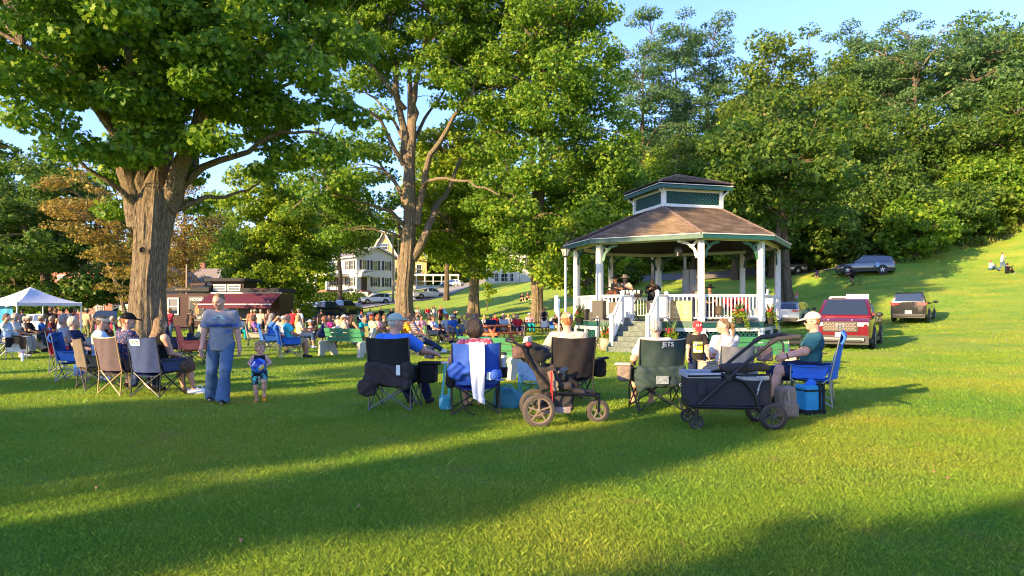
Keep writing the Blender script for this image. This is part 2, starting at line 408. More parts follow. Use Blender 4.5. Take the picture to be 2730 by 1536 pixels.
def fringe():
 r=np.random.default_rng(4);V=[]
 pts=[(2330,66.5),(2420,68),(2500,70),(2580,71.5),(2660,73),(2740,74)];n=9000;t=r.uniform(0,len(pts)-1.001,n);a=t.astype(int);f=t-a;P=np.array(pts);xs=P[a,0]*(1-f)+P[a+1,0]*f;d=P[a,1]*(1-f)+P[a+1,1]*f+r.normal(0,.7,n)
 x=(xs-CX)/FP*d;z=hgt(x,d);h=r.uniform(.2,.75,n)*(.6+.6*(np.sin(x*.8)>0));w_=.02;b=r.uniform(0,6.3,n);an=r.uniform(0,6.3,n);ux,uy=np.cos(an)*w_,np.sin(an)*w_;lx,ly=np.cos(b)*h*.4,np.sin(b)*h*.4
 Q=np.stack([np.stack([x-ux,d-uy,z],1),np.stack([x+ux,d+uy,z],1),np.stack([x+lx*.4+ux,d+ly*.4+uy,z+h*.6],1),np.stack([x+lx,d+ly,z+h],1)],1).reshape(-1,3)
 m=mat('weed_straw',(.2,.18,.04),.8,c2=(.16,.22,.04),scale=.8);q=link('tall_weeds',raw_mesh('tall_weeds',Q,quads=np.arange(n*4).reshape(n,4)),None,m);kind(q,'stuff');tag(q,'straw-coloured tall weeds along the foot of the wood','weeds')
fringe()
# ---------------- trees ----------------
def leaf_mat(name,dark,mid,light,tr=.5):
 m=bpy.data.materials.new(name);m.use_nodes=True;t=m.node_tree;N=t.nodes;L=t.links;b=N['Principled BSDF']
 geo=N.new('ShaderNodeNewGeometry');r=N.new('ShaderNodeValToRGB');L.new(geo.outputs['Random Per Island'],r.inputs[0]);e=r.color_ramp.elements
 e[0].color=dark+(1,);e[1].color=light+(1,);q=e.new(.55);q.color=mid+(1,);e[1 if e[1].position==1 else 2].position=1
 tc=N.new('ShaderNodeTexCoord');n=N.new('ShaderNodeTexNoise');n.inputs['Scale'].default_value=.45;n.inputs['Detail'].default_value=3;L.new(tc.outputs['Object'],n.inputs['Vector'])
 r2=N.new('ShaderNodeValToRGB');L.new(n.outputs['Fac'],r2.inputs[0]);r2.color_ramp.elements[0].position=.35;r2.color_ramp.elements[0].color=(.72,.8,.7,1)
 r2.color_ramp.elements[1].position=.65;r2.color_ramp.elements[1].color=(1.2,1.12,1,1)
 mx=N.new('ShaderNodeMix');mx.data_type='RGBA';mx.blend_type='MULTIPLY';mx.inputs[0].default_value=1;L.new(r.outputs[0],mx.inputs[6]);L.new(r2.outputs[0],mx.inputs[7])
 L.new(mx.outputs[2],b.inputs['Base Color']);b.inputs['Roughness'].default_value=.5;b.inputs['Specular IOR Level'].default_value=.3
 tl=N.new('ShaderNodeBsdfTranslucent');L.new(mx.outputs[2],tl.inputs[0]);ms=N.new('ShaderNodeMixShader');ms.inputs[0].default_value=tr
 L.new(b.outputs[0],ms.inputs[1]);L.new(tl.outputs[0],ms.inputs[2]);L.new(ms.outputs[0],N['Material Output'].inputs[0]);return m
LM={'maple':leaf_mat('leaf_maple',(0.066,0.168,0.0168),(0.168,0.3,0.0264),(0.324,0.432,0.042)),
'warm':leaf_mat('leaf_warm',(.07,.13,.02),(.15,.235,.03),(.27,.33,.045)),
'yellow':leaf_mat('leaf_yellow',(0.108,0.204,0.0168),(0.252,0.372,0.0288),(0.432,0.5,0.042)),
'autumn':leaf_mat('leaf_autumn',(0.156,0.108,0.024),(0.324,0.216,0.048),(0.456,0.348,0.072)),
'locust':leaf_mat('leaf_locust',(0.066,0.144,0.054),(0.132,0.246,0.084),(0.216,0.324,0.12)),
'dark':leaf_mat('leaf_dark',(0.048,0.114,0.0192),(0.108,0.198,0.03),(0.198,0.27,0.042))}
def bark_mat(name,c1,c2,s=1.0):
 m=bpy.data.materials.new(name);m.use_nodes=True;t=m.node_tree;N=t.nodes;L=t.links;b=N['Principled BSDF']
 tc=N.new('ShaderNodeTexCoord');mp=N.new('ShaderNodeMapping');mp.inputs['Scale'].default_value=(11*s,11*s,1.6*s);L.new(tc.outputs['Object'],mp.inputs[0])
 v=N.new('ShaderNodeTexNoise');v.inputs['Scale'].default_value=2.2;v.inputs['Detail'].default_value=8;v.inputs['Roughness'].default_value=.7;v.inputs['Distortion'].default_value=.6
 L.new(mp.outputs[0],v.inputs['Vector']);r=N.new('ShaderNodeValToRGB');L.new(v.outputs['Fac'],r.inputs[0])
 r.color_ramp.elements[0].position=.36;r.color_ramp.elements[0].color=c1+(1,);r.color_ramp.elements[1].position=.6;r.color_ramp.elements[1].color=c2+(1,)
 L.new(r.outputs[0],b.inputs['Base Color']);b.inputs['Roughness'].default_value=.95;b.inputs['Specular IOR Level'].default_value=.1
 bp=N.new('ShaderNodeBump');bp.inputs['Strength'].default_value=1;bp.inputs['Distance'].default_value=.12;L.new(v.outputs['Fac'],bp.inputs['Height']);L.new(bp.outputs[0],b.inputs['Normal']);return m
BARK=bark_mat('bark_maple',(.055,.04,.026),(.33,.25,.165));BARK2=bark_mat('bark_dark',(.045,.033,.024),(.2,.15,.1),.7)
def leaves_np(cent,rad,cnt,size,r,droop=.0,shape='maple'):
 """cent (k,3), rad (k,3), cnt per clump -> verts, loops per leaf"""
 k=len(cent);idx=np.repeat(np.arange(k),cnt);n=len(idx)
 u=r.normal(size=(n,3));u/=np.linalg.norm(u,axis=1)[:,None];rr=r.uniform(.25,1,n)**.55
 P=cent[idx]+u*rr[:,None]*rad[idx];P[:,2]-=droop*(np.abs(u[:,0])+np.abs(u[:,1]))*rad[idx,2]*.5
 nrm=u*.75+r.normal(size=(n,3))*.75+np.array([0,0,.55]);nrm/=np.linalg.norm(nrm,axis=1)[:,None]
 a=r.normal(size=(n,3));a-=nrm*np.sum(a*nrm,1)[:,None];a/=np.linalg.norm(a,axis=1)[:,None];b=np.cross(nrm,a)
 s=size*r.uniform(.6,1.35,n)
 if shape=='maple':tp=[(0,-.5),(.24,-.34),(.52,-.2),(.3,.02),(.4,.34),(.12,.26),(0,.58),(-.12,.26),(-.4,.34),(-.3,.02),(-.52,-.2),(-.24,-.34)]
 elif shape=='star':tp=[(0,-.5),(.5,-.15),(.2,.05),(.05,.55),(-.2,.05),(-.5,-.15)]
 else:tp=[(0,-.6),(.33,-.1),(.1,.6),(-.33,.05)]
 tp=np.array(tp);curl=r.uniform(-.25,.1,n)
 V=P[:,None,:]+s[:,None,None]*(tp[None,:,0,None]*a[:,None,:]+tp[None,:,1,None]*b[:,None,:]+(curl[:,None]*(tp[:,0]**2+tp[:,1]**2)[None,:]*2)[...,None]*nrm[:,None,:])
 return V.reshape(-1,3),len(tp)
def curve_pts(P,n):
 P=[Vector(p) for p in P];k=len(P);out=[]
 for i in range(n+1):
  t=i/n*(k-1);a=min(int(t),k-2);f=t-a;p0=P[max(a-1,0)];p1=P[a];p2=P[a+1];p3=P[min(a+2,k-1)]
  out.append(.5*((2*p1)+(p2-p0)*f+(2*p0-5*p1+4*p2-p3)*f*f+(3*p1-p0-3*p2+p3)*f**3))
 return out
def limb(mb,P,r0,r1,n=8,seg=10,wob=.03,rnd=random):
 pts=curve_pts(P,seg);L=(pts[-1]-pts[0]).length
 for i in range(1,len(pts)-1):pts[i]+=Vector((rnd.uniform(-1,1),rnd.uniform(-1,1),rnd.uniform(-1,1)))*wob*L*.5
 mb.tube(pts,[r0+(r1-r0)*(i/seg)**.8 for i in range(seg+1)],n);return pts
def make_tree(label,base,trunk,limbs,lobes,nclump,clump_r,leafm,leaf,nleaf,seed,group=None,shape='star',bark=None,flat=.6,gap=.0,name='maple_tree',cat='tree',roots=True,ctr=None,trunkfn=None,avoid=None):
 """world coordinates; base Vector; trunk: [(pt, r)...]; limbs: [(pts, r0, r1)]; lobes: [(center, radii)] """
 rnd=random.Random(seed);r=np.random.default_rng(seed);base=Vector(base);rt=thing(name,label,cat,base,0,group);bark=bark or BARK
 mb=MB();tp=curve_pts([Vector(p)-base for p,_ in trunk],26);rs=[q for _,q in trunk];k=len(rs);R=[]
 for i in range(27):t=i/26*(k-1);a=min(int(t),k-2);R.append(rs[a]+(rs[a+1]-rs[a])*(t-a))
 n=72 if rs[0]>.4 else 28;V=[];F=[];NZ=26
 ph=[rnd.uniform(0,6.3) for _ in range(5)]
 for i,(p,q) in enumerate(zip(tp,R)):
  flare=math.exp(-max(p.z,0)/(1.6*rs[0])) if roots else 0
  for j in range(n):
   an=2*math.pi*j/n;rr=q*(1+.05*math.sin(3*an+ph[0]+p.z*.5)+.045*math.sin(5*an+ph[1]-p.z*.7)+.035*math.sin(11*an+ph[2]+p.z*.3)+.025*math.sin(17*an+ph[4])+(.022*math.sin(23*an+ph[1]+1.6*math.sin(p.z*1.1))+.016*math.sin(31*an-ph[2]+1.2*math.sin(p.z*1.9+an*3)) if n>30 else 0)+flare*(.28+.22*math.sin(5*an+ph[3])))
   V.append((p.x+rr*math.cos(an),p.y+rr*math.sin(an),p.z-(.15 if i==0 else 0)))
 for i in range(26):
  for j in range(n):F.append((i*n+j,i*n+(j+1)%n,(i+1)*n+(j+1)%n,(i+1)*n+j))
 mb.add(V,F);to=mb.obj('trunk',bark,rt,True)
 if trunkfn:trunkfn(rt,to)
 lb=MB();sk=[tp[i] for i in range(10,27)]
 for P,r0,r1 in limbs:
  sk+=limb(lb,[Vector(p)-base for p in P],r0,r1,9,12,.03,rnd)[2:]
 C=[];Rd=[];tot=sum(l[1][0]*l[1][1]*l[1][2] for l in lobes);tries=0
 wts=[(l[1][0]*l[1][1]*l[1][2])**.8 for l in lobes]
 while len(C)<nclump and tries<nclump*30:
  tries+=1;l=rnd.choices(lobes,wts)[0];u=Vector((rnd.gauss(0,1),rnd.gauss(0,1),rnd.gauss(0,1))).normalized()*rnd.uniform(.45,1)**.5
  p=Vector(l[0])+Vector((u.x*l[1][0],u.y*l[1][1],u.z*l[1][2]))-base
  if any((p-c).length<clump_r*.62 for c in C):continue
  if gap and math.sin(p.x*.9+seed)*math.sin(p.z*.8+seed*2)*math.sin(p.y*.7+1)>1-gap:continue
  if avoid and avoid(p+base):continue
  C.append(p);s=clump_r*rnd.uniform(.7,1.25);Rd.append((s,s,s*flat))
 A=np.array([tuple(q) for q in sk])
 for c in C:
  d=np.linalg.norm(A-np.array(c),axis=1)+np.maximum(0,A[:,2]-c.z)*1.2;j=int(np.argmin(d));s=Vector(A[j])
  mid=s.lerp(c,.5)+Vector((rnd.uniform(-.1,.1),rnd.uniform(-.1,.1),.12))*(c-s).length
  q=max(.02,min(.09,(c-s).length*.016))*(clump_r/1.1);limb(lb,[s,mid,c],q,q*.3,5,5,.04,rnd)
 lb.obj('branches',bark,rt,True)
 C=np.array([tuple(c) for c in C]);Rd=np.array(Rd);per=np.maximum(3,(nleaf*(Rd[:,0]**2)/np.sum(Rd[:,0]**2)).astype(int))
 V,lp=leaves_np(C,Rd,per,leaf,r,.5,shape)
 link('crown',raw_mesh('crown',V,quads=np.arange(len(V)),loops=lp),rt,LM[leafm]);return rt
def auto_tree(label,base,H,cb,cr,leafm,leaf,nleaf,seed,group=None,nclump=70,clump_r=1.6,tr=.35,shape='leaf',name='maple_tree',lean=(0,0),bark=None,flat=.6,prof='round',gap=.12,cat='tree',bare=()):
 rnd=random.Random(seed*13+1);base=Vector(base);top=base+Vector((lean[0],lean[1],H*.86))
 tr_p=[(base,tr),(base.lerp(top,.3)+Vector((rnd.uniform(-.2,.2),rnd.uniform(-.2,.2),0)),tr*.75),(base.lerp(top,.65)+Vector((rnd.uniform(-.4,.4),rnd.uniform(-.4,.4),0)),tr*.5),(top,tr*.12)]
 lim=[];lobes=[];h0=cb;nl=9;ga=rnd.uniform(0,6)
 for i in range(nl):
  t=i/(nl-1);z=h0+(H-h0)*(.08+.84*t);a=ga+i*2.4
  e={'round':math.sin(math.pi*(.18+.74*t))**.6,'column':.8+.2*math.sin(3*t),'vase':.45+.55*math.sin(math.pi*(.1+.55*t)),'cone':1.05-.8*t}[prof]
  rr=cr*e*rnd.uniform(.82,1.08);c=base+Vector((lean[0]*t+math.cos(a)*rr*.5,lean[1]*t+math.sin(a)*rr*.5,z))
  lobes.append((c,(rr*.62,rr*.62,(H-h0)*.17+rr*.12)))
  s=base.lerp(top,min(.95,max(.12,(z-(H-h0)*.16)/(H*.9))));lim.append(([s,s.lerp(c,.5)+Vector((0,0,.1*rr)),c],tr*(.42-.22*t),tr*.07))
 return make_tree(label,base,tr_p,lim,lobes,nclump,clump_r,leafm,leaf,nleaf,seed,group,shape,bark or BARK2,flat,gap,name,cat)
def W(xs,ys,d):return at(xs,ys,d)
# --- the big maple at the left ---
D1=24.5;b1=gp(400,D1)
def knot(rt,to):
 o=MB();c=at(383,667,D1-.78)-b1;o.lathe([(.14,-.02),(.17,.05),(.10,.09),(.085,.03),(.08,-.12)],16,c,Matrix.Rotation(math.radians(90),3,'X'));o.obj('knot_rim',BARK,rt,True)
 o=MB();o.ball(c+Vector((0,.0,0)),(.085,.05,.1));o.obj('knot_hole',mat('hollow',(.01,.008,.006),.95),rt,True)
L1=[]
def PL(pl,d0,r0,r1):return([at(x,y,d0+dd) for x,y,dd in pl],r0,r1)
L1=[PL([(372,600,0),(350,500,-.3),(330,420,-.6),(300,330,-1.2),(240,250,-2),(150,170,-2.6),(60,120,-3)],D1,.42,.05),
PL([(385,560,0),(378,460,-.2),(362,380,0),(330,280,1),(280,180,2),(220,60,3)],D1,.40,.06),
PL([(395,560,0),(398,440,.4),(372,330,1),(345,200,2),(330,40,2.6),(310,-120,3)],D1,.36,.07),
PL([(425,560,0),(436,450,0),(400,400,-1),(380,300,-1.6),(352,180,-2.4),(320,40,-3)],D1,.33,.06),
PL([(420,540,0),(442,430,.6),(440,300,1),(432,150,1.2),(428,0,1.4),(425,-150,1.5)],D1,.40,.10),
PL([(430,560,0),(470,460,-.4),(500,400,-.8),(520,330,-1),(545,230,-.8),(560,100,-.4),(600,-60,0)],D1,.36,.08),
PL([(440,560,0),(478,470,.8),(528,360,1.4),(560,280,2),(610,180,2.6),(690,60,3),(740,-40,3)],D1,.38,.07),
PL([(450,530,0),(515,430,1.4),(545,350,1.6),(600,300,1),(680,250,0),(780,220,-1)],D1,.30,.05),
PL([(470,500,.4),(560,440,0),(660,410,0),(720,365,-.4),(800,350,-.6),(870,370,-.6)],D1,.16,.03),
PL([(470,560,.4),(540,530,.6),(620,520,1),(690,490,1)],D1,.12,.03),
PL([(372,560,-.2),(310,500,-1),(250,460,-1.5),(180,410,-2)],D1,.14,.03)]
lob1=[]
for xs,ys,dd,rx,rz in[(150,120,-2,3.2,2.4),(60,230,-2.5,2.4,2.0),(180,300,-2,2.6,1.8),(270,390,-2.2,2.0,1.5),(300,480,1.5,1.7,1.1),(250,160,2,3,2.4),(330,90,-3,2.8,2.0),(400,250,2.4,2.6,1.8),(480,200,-2.6,1.9,1.3),(440,60,0,3.4,2.4),
(600,100,-2,2.8,2.2),(640,210,0,2.8,1.9),(760,120,-1,2.8,2.4),(820,240,0,2.0,1.6),(850,330,-.5,1.5,1.0),(700,320,.5,2.0,1.0),(600,330,2.4,1.8,1.2),(620,450,1.4,1.7,.9),(560,530,1,1.6,.7),(700,420,.4,1.7,.9),(520,340,-2.2,1.1,.8),(330,330,-2.6,1.3,1.0),
(150,20,0,3.6,3.0),(620,-40,0,3.6,3.0),(350,-80,0,5,3.2),(500,-160,0,5,4),(250,-200,0,5,4),(730,30,1,2.8,2.4),(20,60,0,3,3),(420,-330,0,6.5,4),(640,-300,0,5.5,4),(660,-430,0,5,4.5),(280,-400,0,5.5,4),(470,-540,0,5.5,4)]:
 lob1.append((at(xs,ys,D1+dd),(rx,rx*.95,rz)))
make_tree('huge old maple with a hollow knot in its thick pale trunk, filling the upper left',b1,[(b1,.58),(at(397,800,D1),.53),(at(402,700,D1),.54),(at(406,640,D1),.57),(at(412,560,D1),.68),(at(415,500,D1),.5),(at(418,450,D1),.22)],L1,lob1,470,.92,'maple',.185,175000,11,shape='maple',flat=.55,trunkfn=knot)
# --- second maple, centre-left ---
D2=55;b2=gp(1080,D2)
def PL2(pl,r0,r1):return([at(x,y,D2+dd) for x,y,dd in pl],r0,r1)
L2=[PL2([(1092,560,0),(1085,440,0),(1078,380,0),(1062,240,.5),(1050,150,1),(1040,40,1)],.5,.12),PL2([(1095,480,0),(1102,330,0),(1104,260,0),(1125,160,-1),(1150,40,-2)],.4,.1),
PL2([(1075,440,0),(1040,370,-1),(1000,310,-2),(950,280,-3),(905,255,-4)],.2,.06),PL2([(1080,400,0),(1060,340,1),(1035,300,2),(980,250,3),(920,190,3)],.16,.05),
PL2([(1112,600,0),(1130,480,0),(1165,390,-1),(1220,300,-2),(1255,250,-3),(1270,220,-3)],.34,.08),PL2([(1130,500,0),(1150,476,-2),(1210,475,-4),(1270,495,-6),(1330,520,-7)],.17,.05),
PL2([(1090,400,0),(1130,320,2),(1180,250,3),(1200,200,3)],.2,.05),PL2([(1100,690,0),(1140,620,0),(1155,560,1),(1190,520,2),(1230,420,3)],.42,.12),
PL2([(1085,560,0),(1060,500,0),(1030,460,1),(1000,430,2),(960,400,3)],.22,.06),PL2([(1080,600,0),(1050,570,-1),(1000,550,-2),(930,530,-3),(860,505,-5)],.22,.04),
PL2([(1080,290,0),(1040,240,-1),(990,170,-2),(930,100,-3),(880,40,-3)],.2,.05),PL2([(1090,680,0),(1070,620,1),(1045,590,2),(1000,590,3)],.3,.08)]
lob2=[]
for xs,ys,dd,rx,rz in[(1000,60,0,5,3.0),(1120,40,0,6,3.5),(930,130,-2,3.4,2.6),(1010,150,1,3,2),(960,200,2,3.2,1.6),(1240,60,-1,4.5,3.2),(1230,150,-2,4.4,2.2),(1180,220,-2,3,1.3),(1290,230,-3,3.6,2.0),(1270,300,-2,2.8,1.3),(1020,290,-1.5,1.8,1.1),(930,290,-4,1.2,.8),(1005,370,-1,1.2,.7),
(900,400,-3,2.6,1.2),(960,440,2,3.2,1.6),(860,470,-4,3,1.6),(920,520,-2,3.4,1.3),(1000,520,2,2.8,1.0),(880,580,0,3.6,1.4),(990,600,2,2.6,1.0),(960,560,3,3,1.4),(1130,-80,0,8,5),(940,-60,0,6,4),(1300,-60,0,6,4),(870,30,0,3,3),(1120,130,0,2.6,1.6)]:
 lob2.append((at(xs,ys,D2+dd),(rx,rx,rz)))
make_tree('tall maple with a bare forked trunk and arching limbs left of the gazebo',b2,[(b2,.72),(at(1078,780,D2),.64),(at(1085,700,D2),.62),(at(1090,620,D2),.5),(at(1093,560,D2),.46),(at(1093,440,D2),.34),(at(1095,300,D2),.26),(at(1090,150,D2),.12)],L2,lob2,330,1.35,'maple',.27,85000,12,shape='star',flat=.5)
# --- third and fourth maples ---
D3=64;b3=gp(1262,D3)
make_tree('slimmer maple with a dark straight trunk between two larger trees',b3,[(b3,.52),(at(1264,760,D3),.42),(at(1268,700,D3),.46),(at(1272,640,D3),.3),(at(1280,520,D3),.1)],
[([at(1266,710,D3),at(1240,660,D3-1),at(1200,600,D3-2)],.22,.05),([at(1270,700,D3),at(1305,650,D3),at(1340,600,D3)],.2,.05),([at(1270,680,D3),at(1262,600,D3),at(1250,450,D3)],.22,.05)],
[(at(1200,560,D3),(4,4,2.6)),(at(1290,560,D3),(4,4,3)),(at(1190,480,D3),(4,4,3)),(at(1280,460,D3),(4.5,4,3)),(at(1180,400,D3),(3.4,4,3)),(at(1250,380,D3),(4,4,2.6)),(at(1330,560,D3),(3,3,3)),(at(1180,620,D3),(3,3,1.4)),(at(1330,640,D3),(2.6,3,1.5)),(at(1220,650,D3),(2.6,3,1.2)),(at(1150,560,D3),(2.5,3,2)),(at(1290,690,D3),(2,2,1))],150,1.5,'yellow',.3,42000,13,flat=.55)
D4=53;b4=gp(1432,D4)
L4=[([at(1425,740,D4),at(1415,680,D4),at(1400,620,D4-1),at(1370,520,D4-2)],.35,.08),([at(1440,770,D4),at(1465,735,D4),at(1468,660,D4),at(1490,560,D4+1)],.26,.08),([at(1435,680,D4),at(1440,560,D4),at(1450,400,D4),at(1450,150,D4)],.42,.1),([at(1430,560,D4),at(1420,420,D4+1),at(1428,300,D4+1)],.3,.08),([at(1445,450,D4),at(1470,380,D4),at(1500,300,D4)],.2,.05)]
lob4=[(at(x,y,D4+dd),(rx,rx,rz)) for x,y,dd,rx,rz in[(1470,60,0,4,3.4),(1560,60,0,2.6,2.6),(1400,90,0,4.5,3.4),(1540,180,0,3.6,3),(1370,220,0,4.4,3.2),(1450,240,-2,4.4,3.2),(1600,260,0,2.4,2.2),(1560,330,0,3.6,3),(1400,380,-2,4.4,3.4),(1490,420,-2,4,3),(1610,400,0,2.8,2.4),(1570,480,0,3.8,3),(1640,500,1,2.4,2.2),(1350,480,0,3.2,2.6),(1430,540,-2,4,2.4),(1520,560,0,3.6,2.4),(1620,570,1,2.6,2),(1360,600,-1,3,2),(1500,640,0,3,1.8),(1400,680,-1,2.8,1.2),(1520,690,1,2.4,1.2),(1590,640,1,2.4,1.6),(1480,-60,0,4,4),(1580,-20,0,2.6,2.6)]]
make_tree('dense tall maple with a broad gnarled sunlit trunk just left of the gazebo',b4,[(b4,.5),(at(1432,800,D4),.42),(at(1430,750,D4),.48),(at(1432,690,D4),.42),(at(1440,560,D4),.3),(at(1445,350,D4),.14)],L4,lob4,330,1.3,'maple',.26,78000,14,flat=.6)
# --- other trees ---
T=auto_tree
T('dark leafy maple spreading behind the white canopy tent',gp(128,58),15.3,3.0,7.6,'dark',.32,36000,21,nclump=120,clump_r=1.5,tr=.45,shape='star',prof='round')
T('tall leafy tree at the far left edge behind the canopy tent',gp(20,66),17,3,7,'maple',.34,27000,22,nclump=100,clump_r=1.5,tr=.4,shape='star')
T('half-bare tree with brown autumn leaves left of the thick trunk',gp(345,47),11,3.2,4.2,'autumn',.18,9000,23,nclump=90,clump_r=.9,tr=.16,shape='star',prof='vase',gap=.3,flat=.35,bark=BARK,lean=(-2.2,0))
T('tree with orange-brown leaves right of the thick trunk',gp(490,88),17,4,4.2,'autumn',.26,11000,24,nclump=80,clump_r=1.4,tr=.3,shape='star')
T('bright yellow-green maple behind the food stand awning',gp(735,67),15.2,1.6,5.8,'yellow',.29,38000,25,nclump=120,clump_r=1.35,tr=.3,shape='star',prof='round')
T('pale green tree behind the caboose roof',gp(600,120),20,3,6,'yellow',.45,9000,26,nclump=80,clump_r=1.7,tr=.3)
T('dark maple with spreading crown over the white house roof',gp(905,100),17.5,9.2,6.0,'warm',.36,18000,27,nclump=90,clump_r=1.8,tr=.4)
T('maple shading the yellow gabled house',gp(1190,100),20,8,6.5,'maple',.36,17000,28,nclump=90,clump_r=1.8,tr=.4)
T('small maple with a reddish trunk seen through the left gazebo bay',gp(1570,46),8.2,2.6,3.4,'yellow',.26,7000,29,nclump=60,clump_r=.9,tr=.32,bark=BARK)
T('thin sapling on the grass bank left of the broad trunk',gp(1300,72),3.6,1.1,.8,'yellow',.2,500,30,nclump=12,clump_r=.45,tr=.04,name='sapling')
T('tree with a pair of dark trunks standing right behind the gazebo eave',gp(2100,52),15,6.2,5.5,'dark',.34,17000,31,nclump=110,clump_r=1.35,tr=.42,lean=(-.4,0))
b=gp(2078,51.5);o=MB();limb(o,[b,b+Vector((-.1,0,4)),b+Vector((.3,.3,8))],.3,.16,14,10,.01);t=thing('tree','slender dark trunk paired with the tree behind the gazebo eave','tree',b)
o2=MB();o2.V=[tuple(Vector(v)-b) for v in o.V];o2.F=o.F;o2.M=o.M;o2.obj('trunk',BARK2,t,True)
# --- hillside wood at the right: (xs, top ys, depth, crown r, kind, seed) ---
HILL='trees of the hillside wood'
wood=[(1715,72,92,5.2,'locust','blue-green locust at the left end of the hillside skyline','column',.26),
(1800,78,96,4.6,'locust','feathery locust second along the hillside skyline, right of the sky gap','column',.26),
(1890,82,98,4.8,'locust','locust third along the hillside skyline above the cupola','column',.2),
(2040,98,80,7.2,'warm','broad olive-green maple above the gazebo roof, its top ragged','round',.12),
(2175,108,82,6.6,'warm','olive maple with a knobbly top above the hillside cars','round',.12),
(2270,62,104,7.0,'locust','tall blue-green tree on the skyline left of the highest one','round',.2),
(2440,54,96,7.6,'locust','highest locust of the hillside skyline with bare forked limbs','vase',.2),
(2560,88,104,6.5,'locust','green skyline tree right of the highest locust','round',.15),
(2660,100,108,6.5,'warm','pale olive tree near the right end of the skyline','round',.2),
(2760,110,100,6.5,'warm','olive tree at the right end of the skyline','round',.15),
(1960,300,74,5.2,'maple','green tree low behind the cupola roof','round',.12),
(2300,330,76,6.2,'dark','dark tree in the middle of the wood under the skyline locusts','round',.12),
(2440,300,84,6.2,'dark','deep green tree under the highest locust','round',.12),
(2560,330,88,6.2,'locust','blue-green tree halfway up the wood at the right','round',.12),
(2700,250,78,6.4,'dark','deep green tree at the right picture edge above the bank','round',.1),
(2620,430,76,4.8,'maple','yellow-green tree at the wood edge above the sitting family','round',.1),
(2180,430,74,5.6,'dark','dark tree right of the gazebo roof behind the light SUV','round',.1),
(2390,480,72,5.4,'dark','shadowy tree above the grey SUV','round',.1),
(2060,450,72,5.0,'dark','shadowy tree close behind the gazebo roof','round',.1),
(2500,500,76,5.0,'dark','dark tree at the foot of the wood near the sunlit bank','round',.1),
(1850,380,82,5.2,'warm','green tree left of the cupola in the wood','round',.12),
(1760,420,84,4.6,'yellow','light green tree in the sky gap left of the cupola','round',.2)]
for i,(xs,ty,d,cr,km,lab,pf,gp_) in enumerate(wood):
 b=gp(xs,d);H=CAM_H-(ty-HOR)/FP*d-b.z
 T(lab,b,H,H*(.22 if pf!='column' else.3),cr,km,.37 if km!='locust' else.3,15500,100+i,HILL,nclump=85,clump_r=1.75 if km!='locust' else 1.6,tr=.38,prof=pf,gap=gp_,name='locust_tree' if km=='locust' else 'maple_tree',flat=.42 if km=='locust' else.6,shape='leaf',bark=BARK if i in(3,6) else BARK2)
for i,(xs,d,H,cr,km,lab) in enumerate([(2440,67,6.5,3.4,'maple','round bright bush right of the grey SUV'),(2560,71,6.5,3.4,'dark','spreading green bush on the bank edge'),(2650,74,7,3.4,'warm','olive bush above the sitting family'),
(2230,70,6,3.4,'dark','dark bush behind the grey SUV'),(2150,84,7,4,'dark','dark bush behind the light SUV'),(1960,84,5.5,3.4,'dark','dark bush seen through the right gazebo bay'),(1870,84,5.4,3,'warm','bush seen behind the grey curtain in the gazebo'),(1790,84,5.4,3,'maple','bush behind the fiddler in the gazebo'),(1700,84,5.5,3,'yellow','bush behind the two singers in the gazebo'),(1640,78,3.6,2.6,'dark','dark shrub beside the reddish trunk'),(2330,72,5.5,3,'dark','dark shrub above the grey SUV roof'),(2710,76,7,3.6,'maple','bright bush at the right picture edge')]):
 T(lab,gp(xs,d),H,.3,cr,km,.38,5200,200+i,'bushes at the foot of the wood',nclump=50,clump_r=1.1,tr=.12,name='bush',cat='bush',shape='leaf')
ft=None
for i,(x,y) in enumerate([(30,118),(45,122),(62,118),(78,112),(88,98),(50,136),(72,132),(24,128),(95,120),(36,104),(52,104),(66,98),(76,84)]):
 b=Vector((x,y,hz(x,y)))
 if ft is None:ft=T('tree deep in the hillside wood behind the skyline trees',b,17,4,7,'locust',.6,5000,300,'trees deep in the hillside wood',nclump=60,clump_r=2.2,tr=.3,name='woodland_tree')
 else:dup(ft,b,i*1.3)
ft=None
for i,(xs,d,s) in enumerate([(520,170,1),(580,175,1.1),(660,165,.9),(720,180,1),(790,170,1),(850,165,1.05),(900,150,1),(960,160,1.1),(1030,165,1.1),(1090,150,1),(1150,160,1.1),(1210,150,1.1),(1270,165,1.2),(1330,150,1.1),(1390,145,1.1),(1450,150,1.1),(1510,145,1.2),(1570,140,1.1),(1630,135,1.1),(1690,130,1.1),(1740,125,1.1),(120,150,1),(200,140,1.1),(280,150,.9),(340,160,1),(30,130,1)]):
 b=gp(xs,d)
 if ft is None:ft=T('tree on the far hill behind the houses',b,15,1.5,7,'yellow',.7,4500,310,'trees on the far hill behind the houses',nclump=60,clump_r=2.2,tr=.3,name='woodland_tree')
 else:q=dup(ft,b,i*1.7);q.scale=(s,s,s)
